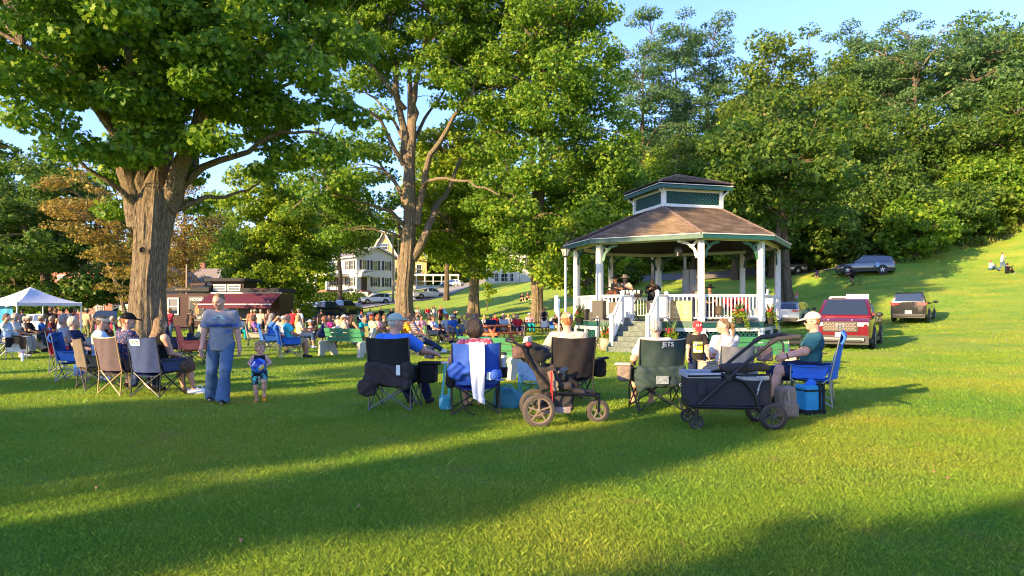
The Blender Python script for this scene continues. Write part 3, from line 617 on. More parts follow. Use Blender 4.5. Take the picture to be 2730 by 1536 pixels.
 # --- trees outside the frame, behind and left of the camera: their long shadows cross the lawn ---
TN=math.tan(SUN_EL);sh,sn=Vector((-SUNH.x,-SUNH.y,0)),Vector((SUNH.y,-SUNH.x,0))
def uv2w(u,v,z=0):return sh*v+sn*u+Vector((0,0,z))
def caster(label,v0,u0,lobes,seed,tr=.3,nl=9000,nc=60,cr=1.0,leaf=.3,gap=.0):
 L_=[];zm=0
 for u,vt,zt,ru,rz in lobes:z=zt+(vt-v0)*TN-rz;zm=max(zm,z+rz);L_.append((uv2w(u,v0,z),(ru,ru,rz)))
 b=uv2w(u0,v0);b.z=hz(b.x,b.y);top=b+Vector((0,0,zm*.85))
 lim=[([b.lerp(top,.4),b.lerp(top,.5).lerp(Vector(l[0]),.5),l[0]],tr*.5,tr*.1) for l in L_]
 return make_tree(label,b,[(b,tr),(b.lerp(top,.5),tr*.7),(top,tr*.1)],lim,L_,nc,cr,'maple',leaf,nl,seed,'trees standing outside the frame','star',BARK2,.7)
caster('maple outside the frame that shades the lawn around the walking person',-25,9.2,[(8.7,10.2,0,1.5,2.0),(10.0,9.2,0,1.3,2.0),(7.1,8.6,0,.6,1.8),(8.6,4.5,0,1.6,2.4),(10.8,4.6,0,1.2,2.0),(11.7,1.6,0,.9,1.6),(7.05,2,0,.62,2.2),(7.05,5,0,.6,2.2),(9.5,0,0,2.0,2.6),(7.1,-3,0,.7,2)],401,.35,30000,190,.75,.24)
caster('slender tree outside the frame that shades the strip before the wagon',-27,4.6,[(4.95,13.3,0,.6,1.8),(4.8,10.5,0,.7,2.0),(4.65,8,0,.75,2.4),(4.5,4,0,.85,2.4),(4.45,0,0,.85,2.4),(4.45,-4,0,.85,2.2)],402,.16,21000,130,.5,.2)
caster('rounded tree outside the frame that shades the lower right corner',-22,.7,[(1.2,6.8,0,.95,1.8),(1.25,3.5,0,1.0,2.0),(.0,4.6,0,1.1,1.8),(1.25,0,0,1.0,2.2)],403,.2,22000,110,.6,.22)
caster('tall maple outside the frame that shades the cupola of the gazebo',-22,19,[(18.3,27,5.0,2.6,1.6),(17.2,26,6.5,1.6,1.3)],404,.4,9000,50,1.2,.35)
caster('loose tree outside the frame that throws thin bands across the left lawn',-14,17,[(15.5,3,0,1.0,.8),(18,9,0,1.2,.5),(14,10.5,0,.9,.35)],405,.25,6500,55,.8,.25)
caster('unseen very tall maple outside the frame, added to shade the slope behind the gazebo',-5,24,[(21.5,53,2,2.0,2.2),(24.3,57,2.5,2.2,2.6),(26.5,51,2,1.8,2),(23,66,4,1.8,2.2),(19.8,61,3.5,1.4,1.4)],406,.5,12000,75,1.2,.35)  # unseen tree, added only to throw shade on the slope
# ---------------- gazebo bandstand ----------------
GP=-0.517;GC=Vector((6.634,27.509,0));GL,GS=3.743,2.376;rL=(GL+2**.5*GS)/2;DZ=1.0;BZ=3.81
def G2W(u,wv,z=0):return Vector((GC.x+u*math.cos(GP)-wv*math.sin(GP),GC.y+u*math.sin(GP)+wv*math.cos(GP),z))
def octo(e=0.0):
 h=GL/2+e*.41;r=rL+e;return[Vector((-h,-r,0)),Vector((h,-r,0)),Vector((r,-h,0)),Vector((r,h,0)),Vector((h,r,0)),Vector((-h,r,0)),Vector((-r,h,0)),Vector((-r,-h,0))]
white=mat('white_paint',(.68,.66,.60),.6,var=.13,scale=7,bump=.25,bscale=40,stretch=(3,3,.8))
white_v=mat('white_vinyl',(.74,.73,.70),.45,var=.03)
green=mat('green_paint',(.012,.075,.06),.5,var=.25,scale=14,bump=.25,bscale=50)
green_l=mat('green_paint_pale',(.04,.14,.08),.5,var=.2,scale=14)
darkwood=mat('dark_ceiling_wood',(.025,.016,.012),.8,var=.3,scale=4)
deckm=mat('grey_green_deck',(.13,.15,.125),.8,var=.35,scale=7,bump=.3,bscale=30,stretch=(1,6,1))
def shingle_mat():
 m=bpy.data.materials.new('shingles');m.use_nodes=True;t=m.node_tree;N=t.nodes;L=t.links;b=N['Principled BSDF']
 uv=N.new('ShaderNodeUVMap');br=N.new('ShaderNodeTexBrick');L.new(uv.outputs[0],br.inputs['Vector']);br.offset=.37;br.inputs['Scale'].default_value=1
 br.inputs['Brick Width'].default_value=.31;br.inputs['Row Height'].default_value=.14;br.inputs['Mortar Size'].default_value=.006;br.inputs['Mortar Smooth'].default_value=.2;br.inputs['Bias'].default_value=.1
 br.inputs['Color1'].default_value=(.175,.118,.07,1);br.inputs['Color2'].default_value=(.26,.185,.115,1);br.inputs['Mortar'].default_value=(.06,.04,.03,1)
 n=N.new('ShaderNodeTexNoise');n.inputs['Scale'].default_value=1.7;n.inputs['Detail'].default_value=8;L.new(uv.outputs[0],n.inputs['Vector'])
 r=N.new('ShaderNodeValToRGB');L.new(n.outputs['Fac'],r.inputs[0]);r.color_ramp.elements[0].color=(.72,.7,.7,1);r.color_ramp.elements[1].color=(1.25,1.25,1.25,1);r.color_ramp.elements[0].position=.35;r.color_ramp.elements[1].position=.65
 mx=N.new('ShaderNodeMix');mx.data_type='RGBA';mx.blend_type='MULTIPLY';mx.inputs[0].default_value=1;L.new(br.outputs[0],mx.inputs[6]);L.new(r.outputs[0],mx.inputs[7]);L.new(mx.outputs[2],b.inputs['Base Color'])
 b.inputs['Roughness'].default_value=.95;b.inputs['Specular IOR Level'].default_value=.1
 bp=N.new('ShaderNodeBump');bp.inputs['Strength'].default_value=.8;bp.inputs['Distance'].default_value=.02;L.new(br.outputs['Color'],bp.inputs['Height']);L.new(bp.outputs[0],b.inputs['Normal']);return m
SH=shingle_mat()
def roof_face(mb,uvs,a,b,c,d,courses=None):
 """a,b lower edge; c,d upper edge (c above b, d above a); stepped courses"""
 a,b,c,d=map(Vector,(a,b,c,d));ex=(b-a).normalized();mid=((c+d)/2-(a+b)/2);up=(mid-ex*mid.dot(ex));H=up.length;up.normalize();nn=ex.cross(up).normalized()
 if nn.z<0:nn=-nn
 n=max(2,int(H/.14))
 for i in range(n):
  t0=i/n;t1=min(1,(i+1.06)/n);l0=a.lerp(d,t0)+nn*.014;r0=b.lerp(c,t0)+nn*.014;l1=a.lerp(d,t1);r1=b.lerp(c,t1)
  lb_=a.lerp(d,t0);rb_=b.lerp(c,t0)
  for q in([l0,r0,r1,l1],[lb_,rb_,r0,l0]):
   mb.add(q,[(0,1,2,3)]);uvs+=[((p-a).dot(ex)+(p-a).dot(nn)*0+i*.07,(p-a).dot(up)) for p in q]
def uv_obj(mb,uvs,name,m,parent):
 me=mb.mesh(name);l=me.uv_layers.new(name='UVMap');l.data.foreach_set('uv',np.array(uvs,np.float32).ravel());return link(name,me,parent,m)
GZ_=thing('gazebo','white and green eight-sided gazebo bandstand with brown shingled roof and cupola','gazebo',GC,GP)
o=MB();e=octo(.12);V=[tuple(v+Vector((0,0,DZ))) for v in e]+[tuple(v+Vector((0,0,DZ-.045))) for v in e]
o.add(V,[tuple(range(8)),tuple(range(15,7,-1))]+[(i,i+8,(i+1)%8+8,(i+1)%8) for i in range(8)])
o.box((.03,-rL-.59,DZ-.022),(.68,.47,.0225));o.obj('deck',deckm,GZ_)
o=MB();e=octo(.08)
for i in range(8):o.beam(e[i]+Vector((0,0,DZ-.135)),e[(i+1)%8]+Vector((0,0,DZ-.135)),.04,.17)
for x in(-.63,.69):o.box((x,-rL-.58,DZ-.135),(.02,.45,.085))
o.obj('deck_trim',green,GZ_)
o=MB();e2=octo(.04)
for i in range(8):
 a,b=e2[i],e2[(i+1)%8];u=(b-a).normalized();Lh=(b-a).length
 o.beam(a+Vector((0,0,DZ-.29)),b+Vector((0,0,DZ-.29)),.05,.13);o.beam(a+Vector((0,0,.14)),b+Vector((0,0,.14)),.05,.16)
 for t in(0.03,.5,.97):
  p=a+u*Lh*t;o.box((p.x,p.y,.48),(.07,.07,.27),Matrix.Rotation(math.atan2(u.y,u.x),3,'Z'))
o.obj('skirt_frame',white,GZ_)
def lattice(mb,a,b,z0,z1,sp=.1,sw=.035,t=.012,off=Vector((0,0,0))):
 a=Vector(a)+off;b=Vector(b)+off;u=(b-a).normalized();Lh=(b-a).length;H=z1-z0;nn=u.cross(Vector((0,0,1)))
 for sg,dn in((1,0),(-1,t)):
  k=-H
  while k<Lh:
   s0,s1=k,k+H;p0,p1=0,H
   if s0<0:p0=-s0;s0=0
   if s1>Lh:p1=H-(s1-Lh);s1=Lh
   if s1-s0>.03:
    za,zb=(z0+p0,z0+p1) if sg>0 else(z1-p0,z1-p1)
    mb.beam(a+u*s0+nn*dn+Vector((0,0,za)),a+u*s1+nn*dn+Vector((0,0,zb)),t,sw,up=nn) if False else mb.beam(a+u*s0+nn*dn+Vector((0,0,za)),a+u*s1+nn*dn+Vector((0,0,zb)),t,sw)
   k+=sp*1.414
o=MB();e3=octo(.02)
for i in(6,7,0,1,2):
 lattice(o,e3[i],e3[(i+1)%8],.22,DZ-.355,.12,.045)
o.obj('skirt_lattice',green,GZ_)
o=MB();e3=octo(-.25);o.add([tuple(v+Vector((0,0,z))) for z in(0.02,DZ-.06) for v in e3],[(i,(i+1)%8,(i+1)%8+8,i+8) for i in range(8)]);o.obj('crawl_space_shade',mat('dark_void',(.015,.015,.013),1),GZ_)  # near-black sheet painted as the shade under the deck, seen through the lattice
o=MB();n=6
for k in range(1,6):
 z=DZ-k*DZ/6;y=-rL-1.05-(k-1)*.255
 o.box((.03,y-.14,z-.02),(.66,.15,.02));o.box((.03,y-.275,z-.1),(.64,.012,.065)) if k<6 else None
o.box((.03,-rL-1.065,DZ-.12),(.64,.012,.07));o.obj('step_treads',deckm,GZ_)
o=MB()
for x in(-.63,.69):
 R=[(-rL-1.05,DZ-.04),(-rL-1.05,.02),(-rL-2.42,.02),(-rL-2.42,.13)]
 o.add([(x-.02,y,z) for y,z in R]+[(x+.02,y,z) for y,z in R],[(0,1,2,3),(7,6,5,4),(0,4,5,1),(1,5,6,2),(2,6,7,3),(3,7,4,0)])
o.obj('stringer',green,GZ_)
e=octo()
def post(p,z0,z1,wd,rz,nm,m,par,cap=False):
 o=MB();R=Matrix.Rotation(rz,3,'Z');o.box((0,0,(z0+z1)/2),(wd,wd,(z1-z0)/2));o.box((0,0,z0+.05),(wd+.015,wd+.015,.05))
 if cap:o.box((0,0,z1+.012),(wd+.02,wd+.02,.012));o.add([(-wd,-wd,z1+.024),(wd,-wd,z1+.024),(wd,wd,z1+.024),(-wd,wd,z1+.024),(0,0,z1+.07)],[(0,1,4),(1,2,4),(2,3,4),(3,0,4)])
 else:
  for sx,sy in((1,0),(-1,0),(0,1),(0,-1)):o.box((sx*(wd+.002),sy*(wd+.002),(z0+z1)/2),(.004 if sx else wd*.5,.004 if sy else wd*.5,(z1-z0)/2-.15))
 q=o.obj(nm,m,par);q.location=(p[0],p[1],0);q.rotation_euler=(0,0,rz);return q
for i,p in enumerate(e):post((p.x,p.y),DZ,BZ,.098,[0,0,.785,.785,0,0,.785,.785][i]*0+(.3927 if i%2 else-.3927)*0+[-.39,.39,1.18,-1.18+3.14,.39,-.39,-1.18,1.18][i],'post',white,GZ_)
o=MB()
for i in range(8):
 a,b=octo(.0)[i],octo(.0)[(i+1)%8];o.beam(a+Vector((0,0,BZ+.07)),b+Vector((0,0,BZ+.07)),.12,.138)
o.obj('ring_beam',white,GZ_)
EO=.46;ez=3.985;ee=octo(EO)
for i in range(8):
 o=MB();a,b=ee[i],ee[(i+1)%8];o.beam(a+Vector((0,0,ez-.09)),b+Vector((0,0,ez-.09)),.03,.15)
 q=o.obj('fascia',green_l if i==99 else green,GZ_)
o=MB()
for i in range(8):
 a,b=octo(EO+.022)[i],octo(EO+.022)[(i+1)%8];o.beam(a+Vector((0,0,ez)),b+Vector((0,0,ez)),.05,.028)
o.obj('drip_edge',white,GZ_)
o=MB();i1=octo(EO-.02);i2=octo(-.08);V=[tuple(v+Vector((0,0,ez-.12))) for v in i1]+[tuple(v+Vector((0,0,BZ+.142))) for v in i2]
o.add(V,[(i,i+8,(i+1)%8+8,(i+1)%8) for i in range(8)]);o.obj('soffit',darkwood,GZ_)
CR=1.74;cz=5.33;cc=[Vector((0,-CR,cz)),Vector((CR,0,cz)),Vector((0,CR,cz)),Vector((-CR,0,cz))]
o=MB();uvs=[];ev=[v+Vector((0,0,ez+.02)) for v in octo(EO+.03)]
cor=[0,0,1,1,2,2,3,3]
for i in range(8):
 a,b=ev[i],ev[(i+1)%8];d,c=cc[cor[i]],cc[cor[(i+1)%8]];roof_face(o,uvs,a,b,c,d)
uv_obj(o,uvs,'roof',SH,GZ_)
def hipcap(mb,a,b,w=.13):
 a=Vector(a);b=Vector(b);L=(b-a).length;n=int(L/.15);u=(b-a).normalized();s=u.cross(Vector((0,0,1))).normalized();up=s.cross(u)
 for k in range(n):
  p=a+u*(k*L/n);q=a+u*min(L,(k+1.25)*L/n)
  mb.add([p-s*w-up*.035+up*.02,p+up*.035,p+s*w-up*.035+up*.02,q+s*w-up*.05,q+up*.018,q-s*w-up*.05,p-s*w-up*.05,p+s*w-up*.05],[(0,1,4,5),(1,2,3,4),(6,7,2,1,0)])
capm=mat('ridge_cap',(.19,.125,.095),.95,var=.4,scale=9)
o=MB()
for i in range(8):hipcap(o,ev[i]+Vector((0,0,.01)),cc[cor[i]]+Vector((0,0,.02)),.1)
o.obj('hip_caps',capm,GZ_)
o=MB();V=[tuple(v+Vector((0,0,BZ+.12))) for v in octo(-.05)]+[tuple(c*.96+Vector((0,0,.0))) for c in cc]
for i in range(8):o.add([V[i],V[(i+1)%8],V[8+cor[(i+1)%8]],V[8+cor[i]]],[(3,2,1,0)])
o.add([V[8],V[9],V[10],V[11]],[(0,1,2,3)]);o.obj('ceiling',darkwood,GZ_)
cup=MB();tz=6.02
for i in range(4):
 p=cc[i]*1.0;cup.box((p.x,p.y,(cz+tz)/2),(.075,.075,(tz-cz)/2+.02),Matrix.Rotation(.785,3,'Z'))
 a,b=cc[i],cc[(i+1)%4];a=Vector((a.x,a.y,0));b=Vector((b.x,b.y,0))
 cup.beam(a+Vector((0,0,cz+.06)),b+Vector((0,0,cz+.06)),.09,.11);cup.beam(a+Vector((0,0,tz-.05)),b+Vector((0,0,tz-.05)),.09,.1)
cupo=cup.obj('cupola',white,GZ_)
for i in range(4):
 o=MB();a,b=cc[i],cc[(i+1)%4];a=Vector((a.x,a.y,0));b=Vector((b.x,b.y,0));u=(b-a).normalized()
 lattice(o,a+u*.08,b-u*.08,cz+.12,tz-.1,.1,.04,.012);o.obj('lattice_panel',green,cupo)
 o=MB();o.beam(a*.97+Vector((0,0,(cz+tz)/2)),b*.97+Vector((0,0,(cz+tz)/2)),.02,tz-cz-.05);o.obj('interior_shade',mat('interior_dark',(.004,.008,.008),.9),cupo)  # near-black backing stands in for the shaded inside of the cupola
 for sg,dr in((0,u),(1,-(cc[i]-cc[i-1]).normalized())):
  o=MB();d=Vector((dr.x,dr.y,0));n=Vector((cc[i].x,cc[i].y,0)).normalized();c0=Vector((cc[i].x,cc[i].y,0))+n*.09
  dd=(n*.8-d*.6).normalized()
  pts=[c0+Vector((0,0,tz-.27)),c0+dd*.05+Vector((0,0,tz-.17)),c0+dd*.16+Vector((0,0,tz-.09)),c0+dd*.24+Vector((0,0,tz-.02))]
  o.tube(pts,[.022,.032,.028,.022],6);o.obj('corbel',white,cupo)
cr2=2.2;c2=[Vector((0,-cr2,6.15)),Vector((cr2,0,6.15)),Vector((0,cr2,6.15)),Vector((-cr2,0,6.15))]
o=MB()
for i in range(4):o.beam(c2[i]*.995+Vector((0,0,-.065)),c2[(i+1)%4]*.995+Vector((0,0,-.065)),.03,.13)
o.add([tuple(Vector((c.x*.98,c.y*.98,6.04))) for c in c2],[(3,2,1,0)]);o.obj('fascia',green,cupo)
o=MB()
for i in range(4):o.beam(c2[i]*1.01+Vector((0,0,-.055)),c2[(i+1)%4]*1.01+Vector((0,0,-.055)),.04,.022)
o.obj('drip_edge',white,cupo)
o=MB();uvs=[];ap=Vector((0,0,6.84))
for i in range(4):roof_face(o,uvs,c2[i]*1.015,c2[(i+1)%4]*1.015,ap,ap)
uv_obj(o,uvs,'cupola_roof',SH,cupo)
o=MB()
for i in range(4):hipcap(o,c2[i]*1.015+Vector((0,0,.01)),ap,.09)
o.obj('hip_caps',capm,cupo)
def bracket(p,d,m,s=1.0):
 p=Vector(p);d=Vector(d).normalized();up=Vector((0,0,1));S=.62*s
 o=MB();outer=[];inner=[];n=16
 for k in range(n+1):
  a=k/n*math.pi/2;x=S*(1-math.cos(a))+.0;z=-S+S*math.sin(a);wv=.055+.02*math.cos(a*12)
  nx,nz=-math.cos(a),math.sin(a);outer.append((x,z));inner.append((x+nx*-wv,z+nz*-wv))
 P=[]
 for k in range(n+1):
  a=k/n*math.pi/2;cx_,cz_=S,-S;r1=S-.0;r2=S-.085-.022*abs(math.sin(a*6));P.append(((cx_-r1*math.cos(a),cz_+r1*math.sin(a)),(cx_-r2*math.cos(a),cz_+r2*math.sin(a))))
 t=.02;nn=d.cross(up)
 def pt(q,s_):return p+d*(q[0]+.1)+up*q[1]+nn*s_
 V=[];F=[]
 for(q1,q2) in P:V+=[pt(q1,-t),pt(q2,-t),pt(q2,t),pt(q1,t)]
 for k in range(n):
  b0=4*k
  for j in range(4):F.append((b0+j,b0+(j+1)%4,b0+4+(j+1)%4,b0+4+j))
 F+=[(0,3,2,1),(4*n,4*n+1,4*n+2,4*n+3)];o.add(V,F)
 o.beam(pt((0.02,-.02),0),pt((.22*s,-.22*s),0),.045,.075);o.tube([pt((.24*s,-.2*s),-t),pt((.24*s,-.2*s),t)],.065,10)
 return o.obj('bracket',m,GZ_)
for i in range(8):
 a,b=e[i],e[(i+1)%8];u=b-a;z=Vector((0,0,BZ));fm={0:white,1:green_l}.get(i,green)
 bracket(a+z,u,fm if i!=0 else green_l);bracket(b+z,-u,fm)
def rail(a,b,name='railing',m=white_v,n=None,z0=DZ,sl=(0,0),hh=.92):
 a=Vector(a);b=Vector(b);L=(b-a).length;o=MB();n=n or max(2,int(L/.145));up=Vector((0,0,1))
 o.beam(a+up*(z0+hh+sl[0]),b+up*(z0+hh+sl[1]),.075,.045);o.beam(a+up*(z0+hh-.05+sl[0]),b+up*(z0+hh-.05+sl[1]),.04,.04)
 o.beam(a+up*(z0+.12+sl[0]),b+up*(z0+.12+sl[1]),.05,.05)
 for k in range(n):
  t=(k+.5)/n;p=a.lerp(b,t);s=sl[0]+(sl[1]-sl[0])*t;o.box((p.x,p.y,z0+s+(hh+.07)/2),(.017,.017,(hh-.19)/2),Matrix.Rotation(math.atan2(b.y-a.y,b.x-a.x),3,'Z'))
 return o.obj(name,m,GZ_)
for i in range(1,8):
 a,b=e[i],e[(i+1)%8];u=(b-a).normalized();rail(a+u*.1,b-u*.1)
rail(e[0]+Vector((.1,0,0)),Vector((-.66,-rL,0)));rail(Vector((.72,-rL,0)),e[1]-Vector((.1,0,0)))
for x in(-.6,.66):
 post((x,-rL),DZ,DZ+1.0,.055,0,'newel_post',white_v,GZ_,True);post((x,-rL-1.02),DZ-.1,DZ+1.02,.055,0,'newel_post',white_v,GZ_,True);post((x,-rL-2.05),.2,1.22,.055,0,'newel_post',white_v,GZ_,True)
 rail(Vector((x,-rL-.06,0)),Vector((x,-rL-.97,0)),n=6);rail(Vector((x,-rL-1.07,0)),Vector((x,-rL-2.0,0)),n=8,sl=(-.02,-.78))
o=MB();o.tube([(.0,0,0),(0,-.1,.02)],.02,8);o.lathe([(.02,0),(.06,-.05),(.075,-.12),(.07,-.13)],14,(0,-.14,.02),Matrix.Rotation(.9,3,'X'));q=o.obj('floodlight',white_v,GZ_,True);q.location=(1.15,-rL-.07,BZ+.03)
o=MB();o.box((0,0,0),(.12,.1,.09));o.lathe([(.1,0),(.11,-.14),(.09,-.15)],14,(0,-.02,-.08));o.box((0,.02,.16),(.02,.02,.1));q=o.obj('stage_light',mat('black_metal',(.01,.01,.01),.45),None,True)
blackm=_m['black_metal'];q.location=G2W(.95,-3.1,3.52);tag(q,'black stage light hanging under the gazebo ring beam','stage light')
o2=MB();o2.box((0,0,0),(.13,.12,.18));q=o2.obj('hanging_speaker',mat('black_plastic',(.010,.0095,.009),.6,bump=.2),None);q.location=G2W(2.6,1.3,3.62);q.rotation_euler=(0,0,1);tag(q,'black box speaker hung near the back right post of the gazebo','speaker')
blackp=_m['black_plastic']
def sign_board(name,label,u,z,wd,ht,m,frame,lines,tm,off=-rL-.09,rz=0,par=None,side=None):
 t=thing(name,label,'sign',G2W(u,off,z),GP+rz);o=MB();o.box((0,0,0),(wd/2,.012,ht/2));o.obj('board',m,t)
 o=MB()
 for sx in(-1,1):o.box((sx*(wd/2+.008),-.003,0),(.012,.02,ht/2+.02))
 for sz in(-1,1):o.box((0,-.003,sz*(ht/2+.008)),(wd/2-.004,.02,.012))
 o.obj('frame',frame,t)
 me=None;o=MB()
 for(tx,sz,cx_,cz_) in lines:
  if isinstance(tx,str):text('lettering',tx,sz,tm,t,wall_text_M((cx_,-.014,cz_),(0,-1,0)),.001)
  else:o.box((cx_,-.0135,cz_),(tx/2,.0025,sz/2))
 if o.V:o.obj('engraved_names',tm,t)
 return t
rr=random.Random(3)
ln=[('HONOR ROLL',.05,0,.27)]
for k in range(11):
 for c in(-.17,.17):ln.append((rr.uniform(.16,.27),.018,c,.2-k*.043))
sign_board('notice_board','large tan and gold notice board leaning on the railing right of the stairs',1.22,DZ+.36,.70,.66,mat('bronze_gold',(.3,.19,.075),.4,metal=.3,var=.3,scale=12),mat('tan_frame',(.42,.3,.16),.6),ln,mat('engrave',(.75,.58,.26),.4),off=-rL-.13)
ln=[('VICTORY',.05,.02,.2)]+[(rr.uniform(.2,.34),.016,.02,.13-k*.05) for k in range(8)]
sign_board('notice_board','dark brown engraved board on the railing left of the stairs',-1.12,DZ+.35,.6,.6,mat('dark_bronze',(.07,.045,.025),.5,var=.2),mat('dark_frame',(.05,.03,.02),.5),ln,mat('engrave2',(.4,.27,.12),.5),off=-rL-.13)
pm=(e[1]+e[2])/2;u12=(e[2]-e[1]).normalized();pp=e[1]+u12*.62;nn=Vector((u12.y,-u12.x,0))
t=thing('plaque','small dark brown plaque fixed to the right-hand railing','plaque',G2W(pp.x+nn.x*.08,pp.y+nn.y*.08,DZ+.38),GP+math.atan2(u12.y,u12.x))
o=MB();o.box((0,0,0),(.13,.01,.16));o.obj('board',mat('plaque_brown',(.075,.04,.022),.5),t);o=MB()
for k in range(8):o.box((0,-.012,.12-k*.033),(rr.uniform(.05,.1),.002,.006))
o.obj('lettering',mat('engrave3',(.3,.2,.1),.5),t)
pl=gp(1508,24.2);t=thing('street_lamp','grey lamp post with a black lantern beside the gazebo','street lamp',pl)
o=MB();o.lathe([(.085,0),(.085,.25),(.05,.3),(.045,3.25)],14);o.obj('pole',mat('grey_metal',(.42,.43,.44),.4,metal=.6),t,True)
o=MB();o.lathe([(.06,3.25),(.09,3.3),(.1,3.31)],8);o.lathe([(.2,3.56),(.17,3.6),(.03,3.66),(.02,3.7),(0,3.72)],8)
for k in range(8):a=k*.785;o.beam((.1*math.cos(a),.1*math.sin(a),3.3),(.17*math.cos(a),.17*math.sin(a),3.57),.012,.012)
lt=o.obj('lantern',blackm,t);o=MB();o.lathe([(.095,3.31),(.16,3.56)],8);o.obj('lantern_glass',mat('lamp_glass',(.5,.46,.38),.25),lt)
pl=gp(1490,21.5);t=thing('furled_umbrella','slim white furled umbrella standing upright in a white box','umbrella',pl)
o=MB();o.box((0,0,.26),(.15,.13,.26));o.obj('base_box',white_v,t);o=MB();o.lathe([(.025,.5),(.025,1.75)],10);o.obj('pole',white_v,t,True)
o=MB();o.tube([(0,0,1.18),(-.03,0,1.26),(-.07,0,1.4),(-.075,0,1.85)],[.03,.07,.085,.06],10);o.obj('canopy',mat('white_cloth',(.8,.8,.8),.8,bump=.3),t,True)
fl_red=mat('petal_red',(.6,.02,.015),.5);fol=LM['yellow']
def bunch(par,n,R,H,size,m,seed,z0=0,name='foliage',shape='leaf',up=0):
 r=np.random.default_rng(seed);V,lp=leaves_np(np.array([[0,0,z0+H*.5]]),np.array([[R,R,H*.55]]),np.array([n]),size,r,up,shape)
 return link(name,raw_mesh(name,V,quads=np.arange(len(V)),loops=lp),par,m)
def spikes(par,n,H,seed,m,z0=0,name='spike_leaves',wd=.012,lean=.35):
 r=random.Random(seed);o=MB()
 for k in range(n):
  a=r.uniform(0,6.3);l=r.uniform(.3,1)*lean*H;h=H*r.uniform(.6,1);dx,dy=math.cos(a),math.sin(a)
  p=[(0,0,z0),(dx*l*.4,dy*l*.4,z0+h*.6),(dx*l,dy*l,z0+h)]
  o.add([(p[0][0]-dy*wd,p[0][1]+dx*wd,p[0][2]),(p[0][0]+dy*wd,p[0][1]-dx*wd,p[0][2]),(p[1][0]+dy*wd,p[1][1]-dx*wd,p[1][2]),p[2],(p[1][0]-dy*wd,p[1][1]+dx*wd,p[1][2])],[(0,1,2,3,4)])
 return o.obj(name,m,par)
def trail(par,n,seed,m,z0,R=.2,dp=.5):
 r=np.random.default_rng(seed);C=[];
 for k in range(n):
  a=r.uniform(0,6.3);
  for j in range(6):C.append((math.cos(a)*R*(1+.1*j),math.sin(a)*R*(1+.1*j),z0-dp*j/6*r.uniform(.7,1)))
 V,lp=leaves_np(np.array(C),np.full((len(C),3),.05),np.full(len(C),7),.05,r,0,'leaf');return link('trailing_vine',raw_mesh('trailing_vine',V,quads=np.arange(len(V)),loops=lp),par,m)
def planter(label,p,barrel,seed,red=True,big=1.0,spike=True,boxp=False):
 t=thing('flower_planter',label,'planter',p,0,'flower planters around the gazebo')
 if barrel:
  o=MB();o.lathe([(.0,0),(.17,0),(.24,.1),(.27,.28),(.24,.4),(.26,.43),(.22,.43),(.2,.38),(0,.38)],20);o.obj('pot',mat('stone_pot',(.36,.3,.22),.9,var=.25,scale=6,bump=.5),t,True);z=.4
 else:
  o=MB();o.lathe([(0,0),(.12,0),(.2,.2),(.22,.22),(.18,.2),(0,.18)],16);o.obj('pot',mat('dark_pot',(.03,.025,.02),.8),t,True);z=.2
 bunch(t,int(260*big),.24*big,.26*big,.07,fol,seed,z);trail(t,9,seed+1,fol,z+.02,.22,.35 if barrel else.5)
 if spike:spikes(t,26,.65*big,seed,LM['locust'],z)
 if red:bunch(t,40,.2*big,.26*big,.075,fl_red,seed+3,z+.12,'blossoms','star')
 return t
planter('stone pot of red geraniums left of the gazebo steps',G2W(-1.05,-rL-1.5,0),True,1)
planter('round stone pot with a big spiky plant right of the gazebo steps',G2W(1.15,-rL-1.15,0),True,2,big=1.15)
planter('hanging flower basket at the left corner of the gazebo deck',G2W(e[7].x*.72+e[0].x*.28,e[7].y*.72+e[0].y*.28-.3,.86),False,3)
pp=(e[1]*.4+e[2]*.6);planter('basket of bright red flowers on the front right edge of the gazebo deck',G2W(pp.x+.12,pp.y-.22,.92),False,4,big=1.1)
planter('basket with a single red bloom at the far right corner of the gazebo deck',G2W(e[2].x+.25,e[2].y+.35,.9),False,5)
